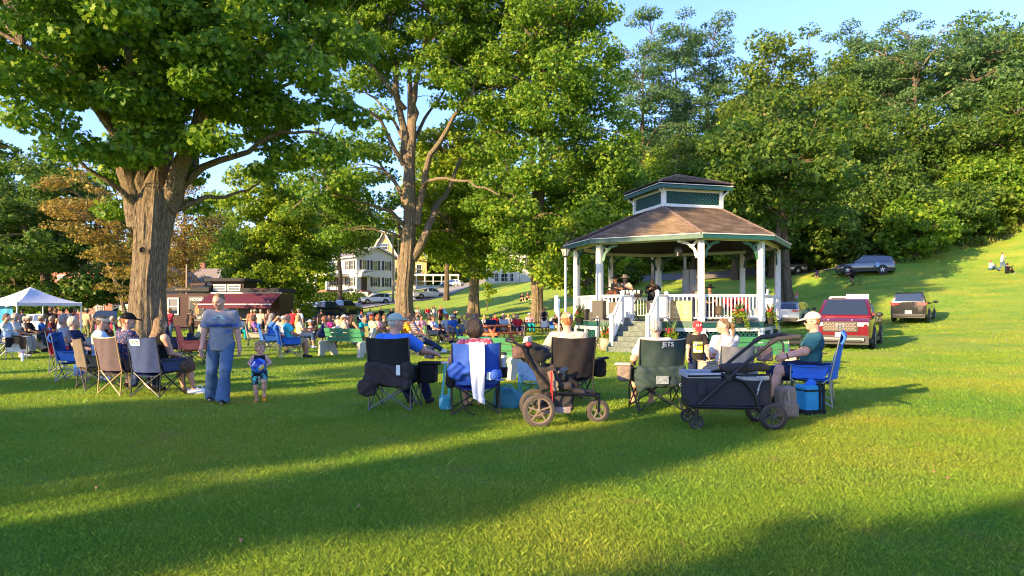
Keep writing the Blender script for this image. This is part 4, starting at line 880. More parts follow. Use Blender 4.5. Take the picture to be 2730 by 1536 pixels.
# ---------------- people ----------------
def V3(*a):return np.array(a,float)
def nrm(v):v=np.array(v,float);return v/(np.linalg.norm(v)+1e-9)
def ik(a,b,l1,l2,pole):
 a=np.array(a,float);b=np.array(b,float);d=b-a;L=np.linalg.norm(d);L2=min(L,(l1+l2)*.995);u=d/(L+1e-9);b=a+u*L2
 x=(l1**2-l2**2+L2**2)/(2*L2);h=math.sqrt(max(l1**2-x*x,0));p=np.array(pole,float);p=p-u*(p@u);p=nrm(p);return a+u*x+p*h,b
POSES={
'sit':dict(hip=(0,0,.52),lean=-10,ank=[(.13,.46,.09),(-.12,.44,.09)],wr=[(.25,.26,.66),(-.25,.26,.66)]),
'sit_lap':dict(hip=(0,0,.52),lean=0,ank=[(.12,.42,.09),(-.14,.47,.09)],wr=[(.05,.30,.66),(-.06,.27,.66)]),
'sit_fwd':dict(hip=(0,0,.52),lean=27,ank=[(.16,.40,.09),(-.16,.44,.09)],wr=[(.06,.52,.70),(-.06,.50,.72)],hp=-12),
'sit_cross':dict(hip=(0,0,.52),lean=-8,ank=[(-.16,.62,.36),(-.10,.44,.09)],wr=[(.10,.30,.68),(-.22,.24,.66)]),
'sit_stretch':dict(hip=(0,0,.50),lean=-20,ank=[(.09,.84,.09),(-.08,.88,.10)],wr=[(.18,.22,.64),(-.2,.2,.62)]),
'sit_head':dict(hip=(0,0,.52),lean=-8,ank=[(.14,.44,.09),(-.14,.44,.09)],wr=[(.06,-.10,1.30),(-.06,-.10,1.30)],ep=(1,-.2,.3)),
'sit_face':dict(hip=(0,0,.52),lean=0,ank=[(.13,.44,.09),(-.12,.46,.09)],wr=[(.06,.17,1.14),(-.2,.25,.66)]),
'stand':dict(hip=(0,0,.92),lean=0,ank=[(.11,0,.08),(-.11,.04,.08)],wr=[(.27,.05,.83),(-.27,.04,.83)]),
'stand_cross':dict(hip=(0,0,.92),lean=-2,ank=[(.12,0,.08),(-.11,.03,.08)],wr=[(-.10,.20,1.14),(.10,.22,1.12)]),
'stand_hips':dict(hip=(0,0,.92),lean=2,ank=[(.13,0,.08),(-.12,.05,.08)],wr=[(.18,.04,.98),(-.18,.04,.98)],ep=(1,-.5,0)),
'stand_hold':dict(hip=(0,0,.92),lean=3,ank=[(.11,0,.08),(-.11,.05,.08)],wr=[(.10,.30,1.08),(-.12,.28,1.10)]),
'stand_phone':dict(hip=(0,0,.92),lean=0,ank=[(.12,0,.08),(-.1,.05,.08)],wr=[(.06,.26,1.45),(-.24,.08,.88)]),
'walk':dict(hip=(0,0,.91),lean=3,ank=[(.10,.24,.09),(-.10,-.26,.14)],wr=[(.26,-.10,.86),(-.26,.18,.88)]),
'bend':dict(hip=(0,-.1,.86),lean=62,ank=[(.12,0,.08),(-.12,.04,.08)],wr=[(.16,.42,.62),(-.16,.42,.62)]),
'ground':dict(hip=(0,0,.13),lean=4,ank=[(.14,.5,.07),(-.14,.54,.07)],wr=[(.12,.38,.42),(-.12,.38,.42)]),
'ground_flat':dict(hip=(0,0,.13),lean=-14,ank=[(.14,.78,.07),(-.1,.8,.07)],wr=[(.28,-.22,.08),(-.14,.2,.3)]),
'ride':dict(hip=(0,0,.93),lean=30,ank=[(.12,.18,.42),(-.12,.1,.16)],wr=[(.22,.56,1.0),(-.22,.56,1.0)],hp=-20),
}
def skeleton(p,g=1.0,child=False):
 hip=V3(*p['hip']);la=math.radians(p['lean']);t=V3(math.sin(math.radians(p.get('side',0))),math.sin(la),math.cos(la));t=nrm(t);tw=math.radians(p.get('twist',0))
 x=V3(math.cos(tw),math.sin(tw),0);x=nrm(x-t*(x@t));f=np.cross(t,x)
 J=dict(hip=hip,t=t,x=x,f=f);TL=.50*(.94 if child else 1);J['N']=hip+t*TL;sw=.168*(1+(g-1)*.45)*(.86 if child else 1)
 al,fl=(.27,.245) if not child else(.23,.2);ll,sl_=(.42,.42) if not child else(.36,.36)
 J['arm']=[];J['leg']=[]
 for i,s in enumerate((1,-1)):
  S=J['N']-t*.055+x*s*sw;w_=V3(*p['wr'][i]);ep=V3(*p.get('ep',(.6,-.6,-.6)));ep[0]*=s;E,Wr=ik(S,w_,al,fl,ep@np.array([[1,0,0],[0,1,0],[0,0,1]]));J['arm'].append((S,E,Wr))
  H=hip+x*s*.09*(1+(g-1)*.5)-t*.01;kp=V3(s*.12,1,.35);K,A=ik(H,V3(*p['ank'][i]),ll,sl_,p.get('kp',[kp,kp])[i] if 'kp' in p else kp);J['leg'].append((H,K,A))
 hy=math.radians(p.get('hy',0));hpi=math.radians(p.get('hp',0)-0)
 f0=V3(0,1,0)*math.cos(tw)+V3(-1,0,0)*math.sin(tw)*1.0;f0=nrm(f0)
 r0=np.cross(f0,V3(0,0,1));hf=f0*math.cos(hy)-r0*math.sin(hy);hf=nrm(hf);hr=np.cross(hf,V3(0,0,1));hu=V3(0,0,1)*math.cos(hpi)+hf*math.sin(hpi);hf2=hf*math.cos(hpi)-V3(0,0,1)*math.sin(hpi)
 hr_=math.radians(p.get('hroll',0));hu,hr=hu*math.cos(hr_)+hr*math.sin(hr_),hr*math.cos(hr_)-hu*math.sin(hr_)
 J['H']=np.stack([hr,hf2,hu],1);hs=(1.22 if child==1 else child) if child else 1.0;J['hs']=hs;J['hc']=J['N']+(nrm(t*.6+V3(0,0,.4)))*.075+hu*.085*hs+hf2*.022;return J
def torso_prims(J,g,fem=False):
 h,t,x,f=J['hip'],J['t'],J['x'],J['f'];R=np.stack([x,f,t],1);b=1+(g-1)*1.35
 P=[('e',h+t*.02,(.158*g,.112*g,.125),R),('e',h+t*.17+f*.02*(b-1)*3,(.138*g,.102*b,.15),R),('e',h+t*.36,(.158*(1+(g-1)*.7),.103*(1+(g-1)*.8),.155),R),('c',J['arm'][0][0]-x*.02,J['arm'][1][0]+x*.02,.055,.055)]
 if fem:P+=[('e',h+t*.335+f*.085*b**.5+x*s*.07,(.07*g,.062*g,.07),R) for s in(1,-1)]
 return P
def arm_prims(a,g,r=1):S,E,Wv=a;q=1+(g-1)*.8;return[('c',S,E,.054*q,.042*q),('c',E,Wv,.043*q,.028)]
def leg_prims(l,g):H,K,A=l;q=1+(g-1)*.7;return[('c',H,K,.088*q,.056*q),('c',K,K+(A-K)*.45+nrm(np.cross(np.cross(K-A,V3(0,1,0)),K-A))*-.0,.055*q,.054*q),('c',K+(A-K)*.4,A,.054*q,.034)]
def foot_dir(l):H,K,A=l;d=(K-H)+V3(0,.25,0);d[2]=0;return nrm(d) if np.linalg.norm(d)>.05 else V3(0,1,0)
def hand_prims(a,s,detail,curl=.5,palm=None):
 S,E,Wv=a;d=nrm(Wv-E)
 if palm is not None:d=nrm(palm[0])
 if not detail:return[('c',Wv,Wv+d*.075,.034,.028,{'k':.02})]
 pn=nrm(palm[1]) if palm is not None else nrm(np.cross(d,V3(0,1,0))*s*-1+V3(-s*.4,0,0));pn=nrm(pn-d*(pn@d));sd=np.cross(d,pn)
 if palm is None and sd[1]<0:sd=-sd
 if palm is not None and len(palm)>2:sd=sd*palm[2]
 R=np.stack([sd,d,pn],1);P=[('c',Wv-d*.01,Wv+d*.03,.028,.028,{'k':.02}),('e',Wv+d*.052,(.043,.052,.019),R,{'k':.02})]
 for i,(o,L) in enumerate([(.031,.068),(.011,.078),(-.010,.073),(-.030,.058)]):
  b=Wv+d*.09+sd*o;c1=b+nrm(d+pn*curl*.6)*L*.42;c2=c1+nrm(d*.75+pn*curl*1.3)*L*.33;c3=c2+nrm(d*.3+pn*curl*1.8)*L*.27
  P+=[('c',b,c1,.0095,.009,{'k':.006}),('c',c1,c2,.009,.008,{'k':.005}),('c',c2,c3,.008,.007,{'k':.005})]
 tb=Wv+d*.03+sd*.036;t1=tb+nrm(d*.7+sd*.75+pn*.3)*.042;P+=[('c',tb,t1,.014,.0115,{'k':.012}),('c',t1,t1+nrm(d*.9+sd*.15+pn*.5)*.032,.011,.009,{'k':.006})]
 return P
def head_prims(J,detail,g=1.0):
 c,H,hs=J['hc'],J['H'],J['hs'];r,f,u=H[:,0],H[:,1],H[:,2];q=(1+(g-1)*.3)*hs
 P=[('c',J['N']-J['t']*.03,c-u*.05*hs-f*.015,.056*(1+(g-1)*.6)*(1 if hs==1 else.8),.05*(1 if hs==1 else.9)),('e',c+u*.012,V3(.073,.092,.1)*q,H),('e',c+f*.028*q-u*.05*hs,V3(.053,.06,.058)*q,H)]
 if detail:
  P+=[('c',c+f*.086*q+u*.012*q,c+f*.108*q-u*.022*q,.008*q,.0125*q,{'k':.012}),('e',c+f*.084*q-u*.052*q,V3(.02,.014,.011)*q,H,{'k':.012}),('e',c+f*.074*q-u*.085*q,V3(.024,.018,.018)*q,H,{'k':.02}),
  ('e',c+f*.083*q+u*.028*q,V3(.048,.014,.013)*q,H,{'k':.02})]
  for s in(1,-1):
   P+=[('e',c+r*s*.076*q-f*.008-u*.008*q,V3(.012,.022,.032)*q,H,{'k':.01}),('e',c+r*s*.045*q+f*.062*q-u*.02*q,V3(.024,.024,.022)*q,H,{'k':.02})]
 else:
  P+=[('c',c+f*.088*q,c+f*.104*q-u*.022*q,.01,.013,{'k':.012})]+[('e',c+r*s*.076*q-f*.008-u*.008,(.013,.02,.03),H,{'k':.01}) for s in(1,-1)]
 return P
def hair_prims(J,st,g=1.0):
 c,H=J['hc'],J['H'];r,f,u=H[:,0],H[:,1],H[:,2];q=J['hs']*(1+(g-1)*.3);t=J['t'];N=J['N']
 fc={'cut':[(c+f*.040*q+u*.030*q,f*.85-u*.50)]}
 if st=='balding':return[('e',c+u*.004-f*.008,V3(.079,.094,.085)*q,H,{'cut':[(c+f*.0*q,f),(c+u*.035*q,u)]})]
 if st=='crop':return[('e',c+u*.014-f*.004,V3(.0765,.0955,.1035)*q,H,fc)]
 base=('e',c+u*.02*q-f*.008,V3(.085,.101,.108)*q,H,fc)
 P=[base,('e',c-f*.045*q-u*.03*q,V3(.076,.06,.07)*q,H,{'cut':[(c+f*-.005,f)]})]
 if st=='boy':P=[('e',c+u*.026*q-f*.004,V3(.086,.102,.102)*q,H,{'cut':[(c+f*.05*q+u*.02*q,f*.75-u*.66)]}),('e',c-f*.04*q-u*.02*q,V3(.078,.062,.07)*q,H,{'cut':[(c,f)]})]
 if st=='bob':P+=[('e',c-f*.02*q-u*.04*q,V3(.1,.09,.1)*q,H,{'cut':[(c+f*.02*q,f),(c-u*.12*q,-u)]})]
 if st=='fluffy':P+=[('e',c-f*.025*q-u*.03*q,V3(.118,.105,.12)*q,H,{'cut':[(c+f*.03*q,f)]}),('e',c+u*.05*q-f*.01,V3(.1,.11,.09)*q,H,fc)]
 if st in('long','long_front'):
  P+=[('e',c-f*.03*q-u*.07*q,V3(.092,.072,.13)*q,H,{'cut':[(c+f*.02*q,f)]}),('c',c-f*.06*q-u*.12*q,N-J['f']*.105-t*.10,.075,.05),('c',c-f*.05*q-u*.1*q+r*.04,N-J['f']*.1-t*.07+J['x']*.05,.055,.04),('c',c-f*.05*q-u*.1*q-r*.04,N-J['f']*.1-t*.07-J['x']*.05,.055,.04)]
 fc2={'cut':[(c+f*.022*q+u*.05*q,f*.82-u*.57)]}
 if st=='bun':P=[('e',c+u*.012*q-f*.005,V3(.079,.098,.105)*q,H,fc2),('e',c-f*.1*q+u*.04*q,V3(.035,.03,.035)*q,H)]
 if st=='twist':P=[('e',c+u*.014*q-f*.01,V3(.083,.1,.106)*q,H,fc),('e',c-f*.085*q-u*.0*q,V3(.04,.035,.075)*q,H)]
 if st=='ponytail':P=[('e',c+u*.012*q-f*.005,V3(.079,.098,.105)*q,H,fc2),('c',c-f*.1*q+u*.05*q,c-f*.135*q-u*.02*q,.024,.032),('c',c-f*.135*q-u*.02*q,c-f*.12*q-u*.2*q,.032,.018)]
 return P
def hat_prims(J,st,g=1.0):
 c,H=J['hc'],J['H'];r,f,u=H[:,0],H[:,1],H[:,2];q=J['hs']*(1+(g-1)*.3)
 dome=('e',c+u*.03*q-f*.002,V3(.089,.107,.098)*q,H,{'cut':[(c+u*.028*q,-u)]})
 Rb=np.stack([r,nrm(f-u*.18),nrm(u+f*.18)],1)
 if st in('cap','cap_back'):
  s=1 if st=='cap' else-1
  if s<0:Rb=np.stack([r,nrm(-f-u*.25),nrm(u-f*.25)],1)
  return[dome,('e',c+f*s*.115*q+u*.038*q,V3(.068,.085,.011)*q,Rb,{'k':.012})]
 if st=='visor':return[('e',c+u*.03*q,V3(.088,.106,.07)*q,H,{'cut':[(c+u*.022*q,-u),(c+u*.062*q,u)]}),('e',c+f*.13*q+u*.034*q,V3(.08,.085,.011)*q,Rb,{'k':.012})]
 if st=='sun':return[dome,('e',c+u*.04*q,V3(.17,.185,.014)*q,H,{'k':.02})]
 if st=='cowboy':return[('e',c+u*.06*q,V3(.088,.108,.11)*q,H,{'cut':[(c+u*.04*q,-u)]}),('c',c+u*.13*q-f*.07,c+u*.13*q+f*.07,.055,.05),('e',c+u*.045*q,V3(.19,.21,.012)*q,H,{'k':.02}),('c',c+u*.06*q+r*.165*q-f*.08,c+u*.06*q+r*.165*q+f*.08,.012,.012),('c',c+u*.06*q-r*.165*q-f*.08,c+u*.06*q-r*.165*q+f*.08,.012,.012)]
_pc={}
C_=dict(white=(.6,.6,.6),cream=(.55,.47,.33),tan=(.45,.33,.19),beige=(.5,.42,.3),black=(.009,.009,.01),char=(.028,.028,.032),grey=(.28,.28,.3),lgrey=(.45,.46,.48),navy=(.012,.02,.06),blue=(.05,.16,.5),royal=(.03,.12,.42),sky=(.3,.45,.68),lblue=(.42,.55,.7),teal=(.0,.26,.3),green=(.06,.2,.1),olive=(.16,.17,.08),mint=(.35,.6,.45),red=(.5,.02,.03),coral=(.7,.16,.1),orange=(.8,.3,.02),yellow=(.85,.6,.1),lyellow=(.72,.62,.3),pink=(.75,.32,.36),magenta=(.5,.04,.22),maroon=(.11,.012,.02),lilac=(.5,.42,.6),purple=(.2,.1,.3),brown=(.13,.07,.04),camo=(.25,.27,.2),denim=(.07,.125,.22),ddenim=(.018,.03,.065),ldenim=(.2,.3,.42),khaki=(.4,.3,.17),salmon=(.6,.25,.18),turq=(.05,.45,.5),wine=(.3,.03,.06),lav=(.42,.4,.62))
HC=dict(brown=(.09,.045,.02),dbrown=(.035,.018,.01),black=(.012,.01,.01),blond=(.4,.25,.1),dblond=(.2,.115,.045),grey=(.22,.2,.18),white=(.42,.38,.33),red=(.35,.11,.03),auburn=(.2,.08,.03),lgrey=(.32,.29,.26))
SKIN={'a':(.44,.205,.125),'b':(.36,.165,.095),'c':(.56,.30,.21),'d':(.22,.11,.06)}
def skin_mat(k):
 m=mat('skin_'+k,SKIN[k],.5,var=.12,scale=6,spec=.3);b=m.node_tree.nodes['Principled BSDF'];b.inputs['Subsurface Weight'].default_value=.12;b.inputs['Subsurface Radius'].default_value=(.02,.008,.004);return m
def hair_mat(k):
 return mat('hair_'+k,HC[k],.55,var=.6,scale=16,bump=1.0,bscale=34,stretch=(3.5,3.5,.35),spec=.5)
def cm(c):return cloth(C_[c] if isinstance(c,str) else c)
def person(label,loc,h,pose,top=('tee','grey'),bot=('long','denim'),hair=('short','brown'),hat=None,skin='a',g=1.0,fem=False,S=1.0,detail=0,child=False,group=None,shoes='black',glasses=False,pname=None,pat=None,hands=None,wr=.0,flare=0,voxs=None):
 P=dict(POSES[pose]) if isinstance(pose,str) else pose;key=(pname or(pose if isinstance(pose,str) else id(pose)),round(g,2),fem,detail,child)
 if('J',)+key not in _pc:_pc[('J',)+key]=skeleton(P,g,child)
 J=_pc[('J',)+key];vx=voxs or(.013 if detail else.026);name='person'
 def cached(k,fn):
  kk=(k,)+key
  if kk not in _pc:_pc[kk]=fn()
  return _pc[kk]
 def mk_body():
  pr=torso_prims(J,g,fem)
  for i,s in enumerate((1,-1)):
   pr+=arm_prims(J['arm'][i],g)+hand_prims(J['arm'][i],s,detail,*(hands[i] if hands else(.5,)))+leg_prims(J['leg'][i],g)
   A=J['leg'][i][2];d=foot_dir(J['leg'][i]);pr+=[('c',A-V3(0,0,.03),A+d*.13-V3(0,0,.05),.034,.028)]
  pr+=head_prims(J,detail,g);return sdf_mesh('body',pr,vox=vx,k=.035 if detail else.03)
 me=cached('body',mk_body);o=link(name,me,None,skin_mat(skin));tag(o,label,'person',group);o.location=loc;o.rotation_euler=(0,0,math.radians(h));o.scale=(S,S,S)
 t,hp,x,f=J['t'],J['hip'],J['x'],J['f']
 ty,tc=top[0],top[1]
 fr={'tee':.78,'tank':None,'long':2,'polo':.8,'vest':None}[ty]
 def mk_top():
  T=[];hem=hp-t*(.09 if P['hip'][2]>.7 else.03)
  for p in torso_prims(J,g,fem):T.append(p+({'cut':[(hem,-t)]},) if not isinstance(p[-1],dict) else p)
  if ty=='tank':T=[T[0],T[1],T[2]]+T[4:]+[('c',J['N']-t*.06+x*.1*s,J['N']-t*.02+x*.075*s,.045,.035) for s in(1,-1)]
  if P['hip'][2]>.7:T.append(('c',hp-t*.05,hp+t*.15,.14*g,.13*g,{'cut':[(hem,-t)],'k':.05}))
  if fr:
   for S_,E,Wv in J['arm']:
    q=1+(g-1)*.8
    if fr>1:T+=[('c',S_,E,.064*q,.052*q),('c',E,Wv,.052*q,.038,{'cut':[(Wv-nrm(Wv-E)*.02,Wv-E)]})]
    else:En=S_+(E-S_)*fr;T+=[('c',S_,En,.062*q,.062*q,{'cut':[(En,E-S_)]})]
  return sdf_mesh('top',T,vox=vx,k=.03,inflate=.012 if flare==0 else.015,cuts=[(J['N']+t*.012,t*.9+f*.25)],wr=(.004 if flare==0 else.002) if detail else.003)
 m=cm(tc) if not hasattr(tc,'node_tree') else tc
 link({'tee':'t_shirt','tank':'tank_top','long':'long_sleeve_shirt','polo':'polo_shirt','vest':'vest'}[ty],cached('top'+ty,mk_top),o,m)
 by,bc=bot
 def mk_bot():
  B=[('e',hp+t*.02,(.162*g,.118*g,.125),np.stack([x,f,t],1),{'cut':[(hp+t*(.11 if not flare else-.02),t)]})]
  for l in J['leg']:
   H,K,A=l;q=1+(g-1)*.7
   if by=='shorts':En=H+(K-H)*.86;B+=[('c',H,En,.1*q,.078*q,{'cut':[(En,K-H)]})]
   elif by=='capri':En=K+(A-K)*.45;B+=[('c',H,K,.095*q,.066*q),('c',K,En,.066*q,.062*q,{'cut':[(En,A-K)]})]
   elif by=='skirt':En=K+(A-K)*.25;B+=[('c',H,K,.105*q,.1*q),('c',K,En,.1*q,.1*q,{'cut':[(En,A-K)]})]
   else:
    En=A-nrm(A-K)*.01+(V3(0,0,-.05) if flare else 0);B+=[('c',H,K,.095*q,.068*q),('c',K,En,.066*q,.056+flare,{'cut':[(En,A-K)]})]
  if by=='skirt':B.append(('c',(J['leg'][0][1]+J['leg'][1][1])/2,(J['leg'][0][0]+J['leg'][1][0])/2,.1,.1))
  return sdf_mesh('bottom',B,vox=vx,k=.03,inflate=.008,wr=.005 if detail else.003,wf=30)
 link({'long':'trousers','shorts':'shorts','capri':'capri_trousers','skirt':'skirt'}[by],cached('bot'+by,mk_bot),o,cm(bc) if not hasattr(bc,'node_tree') else bc)
 for i in(0,1):
  def mk_shoe():
   A=J['leg'][i][2];d=foot_dir(J['leg'][i]);z=V3(0,0,1);return sdf_mesh('shoe',[('c',A-z*.035-d*.03,A-z*.04+d*.12,.042,.036),('c',A-z*.01,A-z*.04,.042,.045)],vox=min(vx,.018),k=.03,cuts=[(A-z*.082,-z)])
  if shoes:link('shoe',cached('shoe%d'%i,mk_shoe),o,cm(shoes))
 hst,hcx=hair
 if hst!='none':link('hair',cached('hair'+hst,lambda:sdf_mesh('hair',hair_prims(J,hst,g),vox=min(vx,.018),k=.03,wr=.006 if detail else 0,wf=95)),o,hair_mat(hcx))
 if hat:link({'sun':'sun_hat','cowboy':'cowboy_hat','visor':'visor'}.get(hat[0],'cap'),cached('hat'+hat[0],lambda:sdf_mesh('hat',hat_prims(J,hat[0],g),vox=.011 if detail else.016,k=.015)),o,cm(hat[1]) if not hasattr(hat[1],'node_tree') else hat[1])
 c,H,q=J['hc'],J['H'],J['hs']*(1+(g-1)*.3);R=Matrix([list(r_) for r_ in H])
 if glasses:
  gm=MB()
  for s in(1,-1):gm.ball(c+H[:,0]*s*.034*q+H[:,1]*.098*q+H[:,2]*.002*q,(.024,.02,.017));gm.tube([c+H[:,0]*s*.055*q+H[:,1]*.095*q,c+H[:,0]*s*.08*q-H[:,1]*.005],.004,4)
  gm.obj('sunglasses',mat('dark_lens',(.01,.01,.012),.1),o,True)
 elif detail:
  e=MB()
  for s in(1,-1):e.ball(c+H[:,0]*s*.031*q+H[:,1]*.0865*q+H[:,2]*.006*q,(.011*q,.009*q,.007*q))
  e.obj('eyes',mat('eye_dark',(.05,.035,.03),.2),o,True);e=MB()
  for s in(1,-1):e.ball(c+H[:,0]*s*.033*q+H[:,1]*.091*q+H[:,2]*.030*q,(.017*q,.006*q,.0045*q))
  e.obj('eyebrows',hair_mat(hcx),o,True);e=MB();e.ball(c+H[:,1]*.094*q-H[:,2]*.052*q,(.022*q,.007,.007*q));e.obj('lips',mat('lips',(.42,.13,.11),.5),o,True)
 o['_J']=0;del o['_J'];return o,J
def l2w(o,p):return Matrix.Translation(o.location)@Matrix.Rotation(o.rotation_euler.z,4,'Z')@Matrix.Diagonal((*o.scale,1))@Vector(p)
# ---------------- folding camp chairs ----------------
def camp_chair(label,loc,h,fab,frame_m,group='folding camp chairs',high=.95,w=.56,S=1.0,cache={},detail=False,pillow=None,arm_fab=None,back_bot=.42,trim=None,sag=.06):
 """h in degrees; forward is local +Y"""
 key=(high,w,detail,back_bot,sag,bool(pillow),bool(trim));t=thing('camp_chair',label,'chair',loc,math.radians(h),group);t.scale=(S,S,S)
 if key not in cache:
  M={};n=8 if detail else 5;r=.0105;hw=w/2;tb=(-.20-(high-.42)*.32)
  def tubes(*Ps):
   o=MB()
   for P in Ps:o.tube(P,r,n)
   return o.mesh('tube',True)
  for k,s in(('bl',-1),('br',1)):M['leg'+k]=tubes([(s*hw,-.30,0),(s*hw,-.27,.42),(s*hw*1.02,tb,high)])
  for k,s in(('fl',-1),('fr',1)):M['leg'+k]=tubes([(s*hw,.27,0),(s*hw,.25,.62)])
  z0,z1=.03,.42
  M['cross_brace1']=tubes([(-hw,-.30,z0),(hw,-.25,z1)],[(hw,-.30,z0),(-hw,-.25,z1)]);M['cross_brace2']=tubes([(-hw,.27,z0),(hw,.25,z1)],[(hw,.27,z0),(-hw,.25,z1)])
  M['cross_brace3']=tubes([(-hw,-.30,z0),(-hw,.25,z1)],[(-hw,.27,z0),(-hw,-.25,z1)]);M['cross_brace4']=tubes([(hw,-.30,z0),(hw,.25,z1)],[(hw,.27,z0),(hw,-.25,z1)])
  nu,nv=(14,12) if detail else(6,5)
  def back(u,v):
   x=(u-.5)*w*1.02;z=back_bot+(high-back_bot-.0)*v;y=-.24+(tb+.24)*((z-.42)/(high-.42));q=1-(2*u-1)**2
   wv=(.013*math.sin(u*19+v*7)*math.sin(v*11+u*3)) if detail else 0
   return Vector((x,y-q*(.05+sag*(1-v))+wv,z-q*(.025 if v>.95 else 0)))
  def seat(u,v):
   x=(u-.5)*w;y=-.26+.52*v;q=1-(2*u-1)**2;return Vector((x,y,.43-q*.055-(1-v)*.03+.03*(v>.9)))
  o=MB();o.sheet(back,nu,nv,.006);M['backrest']=o.mesh('b',True);o=MB();o.sheet(seat,nu,nv,.006);M['seat']=o.mesh('s',True)
  for k,s in(('l',-1),('r',1)):
   o=MB();o.sheet(lambda u,v:Vector((s*hw+(u-.5)*.075,-.28+.56*v,.635-.03*math.sin(v*3.14))),3,8,.006)
   o.add([(s*hw-.0,-.2,.43),(s*hw,.24,.43),(s*hw,.26,.62),(s*hw,-.27,.62)],[(0,1,2,3)] if detail else[(0,1,2,3)]);M['armrest'+k]=o.mesh('a',True)
  if pillow:
   o=MB();o.sheet(lambda u,v:Vector(((u-.5)*w*1.05,tb+.02-.05*math.cos((v-.5)*3.14)-.03,high-.17+.2*v)),8,6,.03);M['pillow']=o.mesh('p',True)
  if trim:
   o=MB();o.tube([back(k/10,1)+Vector((0,0,.004)) for k in range(11)],.009,5);M['trim']=o.mesh('t',True)
  cache[key]=M
 for k,me in cache[key].items():
  nm={'leg':'leg','cro':'cross_brace','bac':'backrest','sea':'seat','arm':'armrest','pil':'head_pillow','tri':'back_trim'}[k[:3]]
  link(nm,me,t,frame_m if k[:3] in('leg','cro') else(pillow if k[:3]=='pil' else trim if k[:3]=='tri' else(arm_fab or fab) if k[:3]=='arm' else fab))
 return t
steel=mat('chair_steel',(.32,.31,.29),.35,metal=.8);blackf=mat('chair_black',(.02,.02,.02),.4);bronze=mat('chair_bronze',(.3,.2,.1),.4,metal=.6)
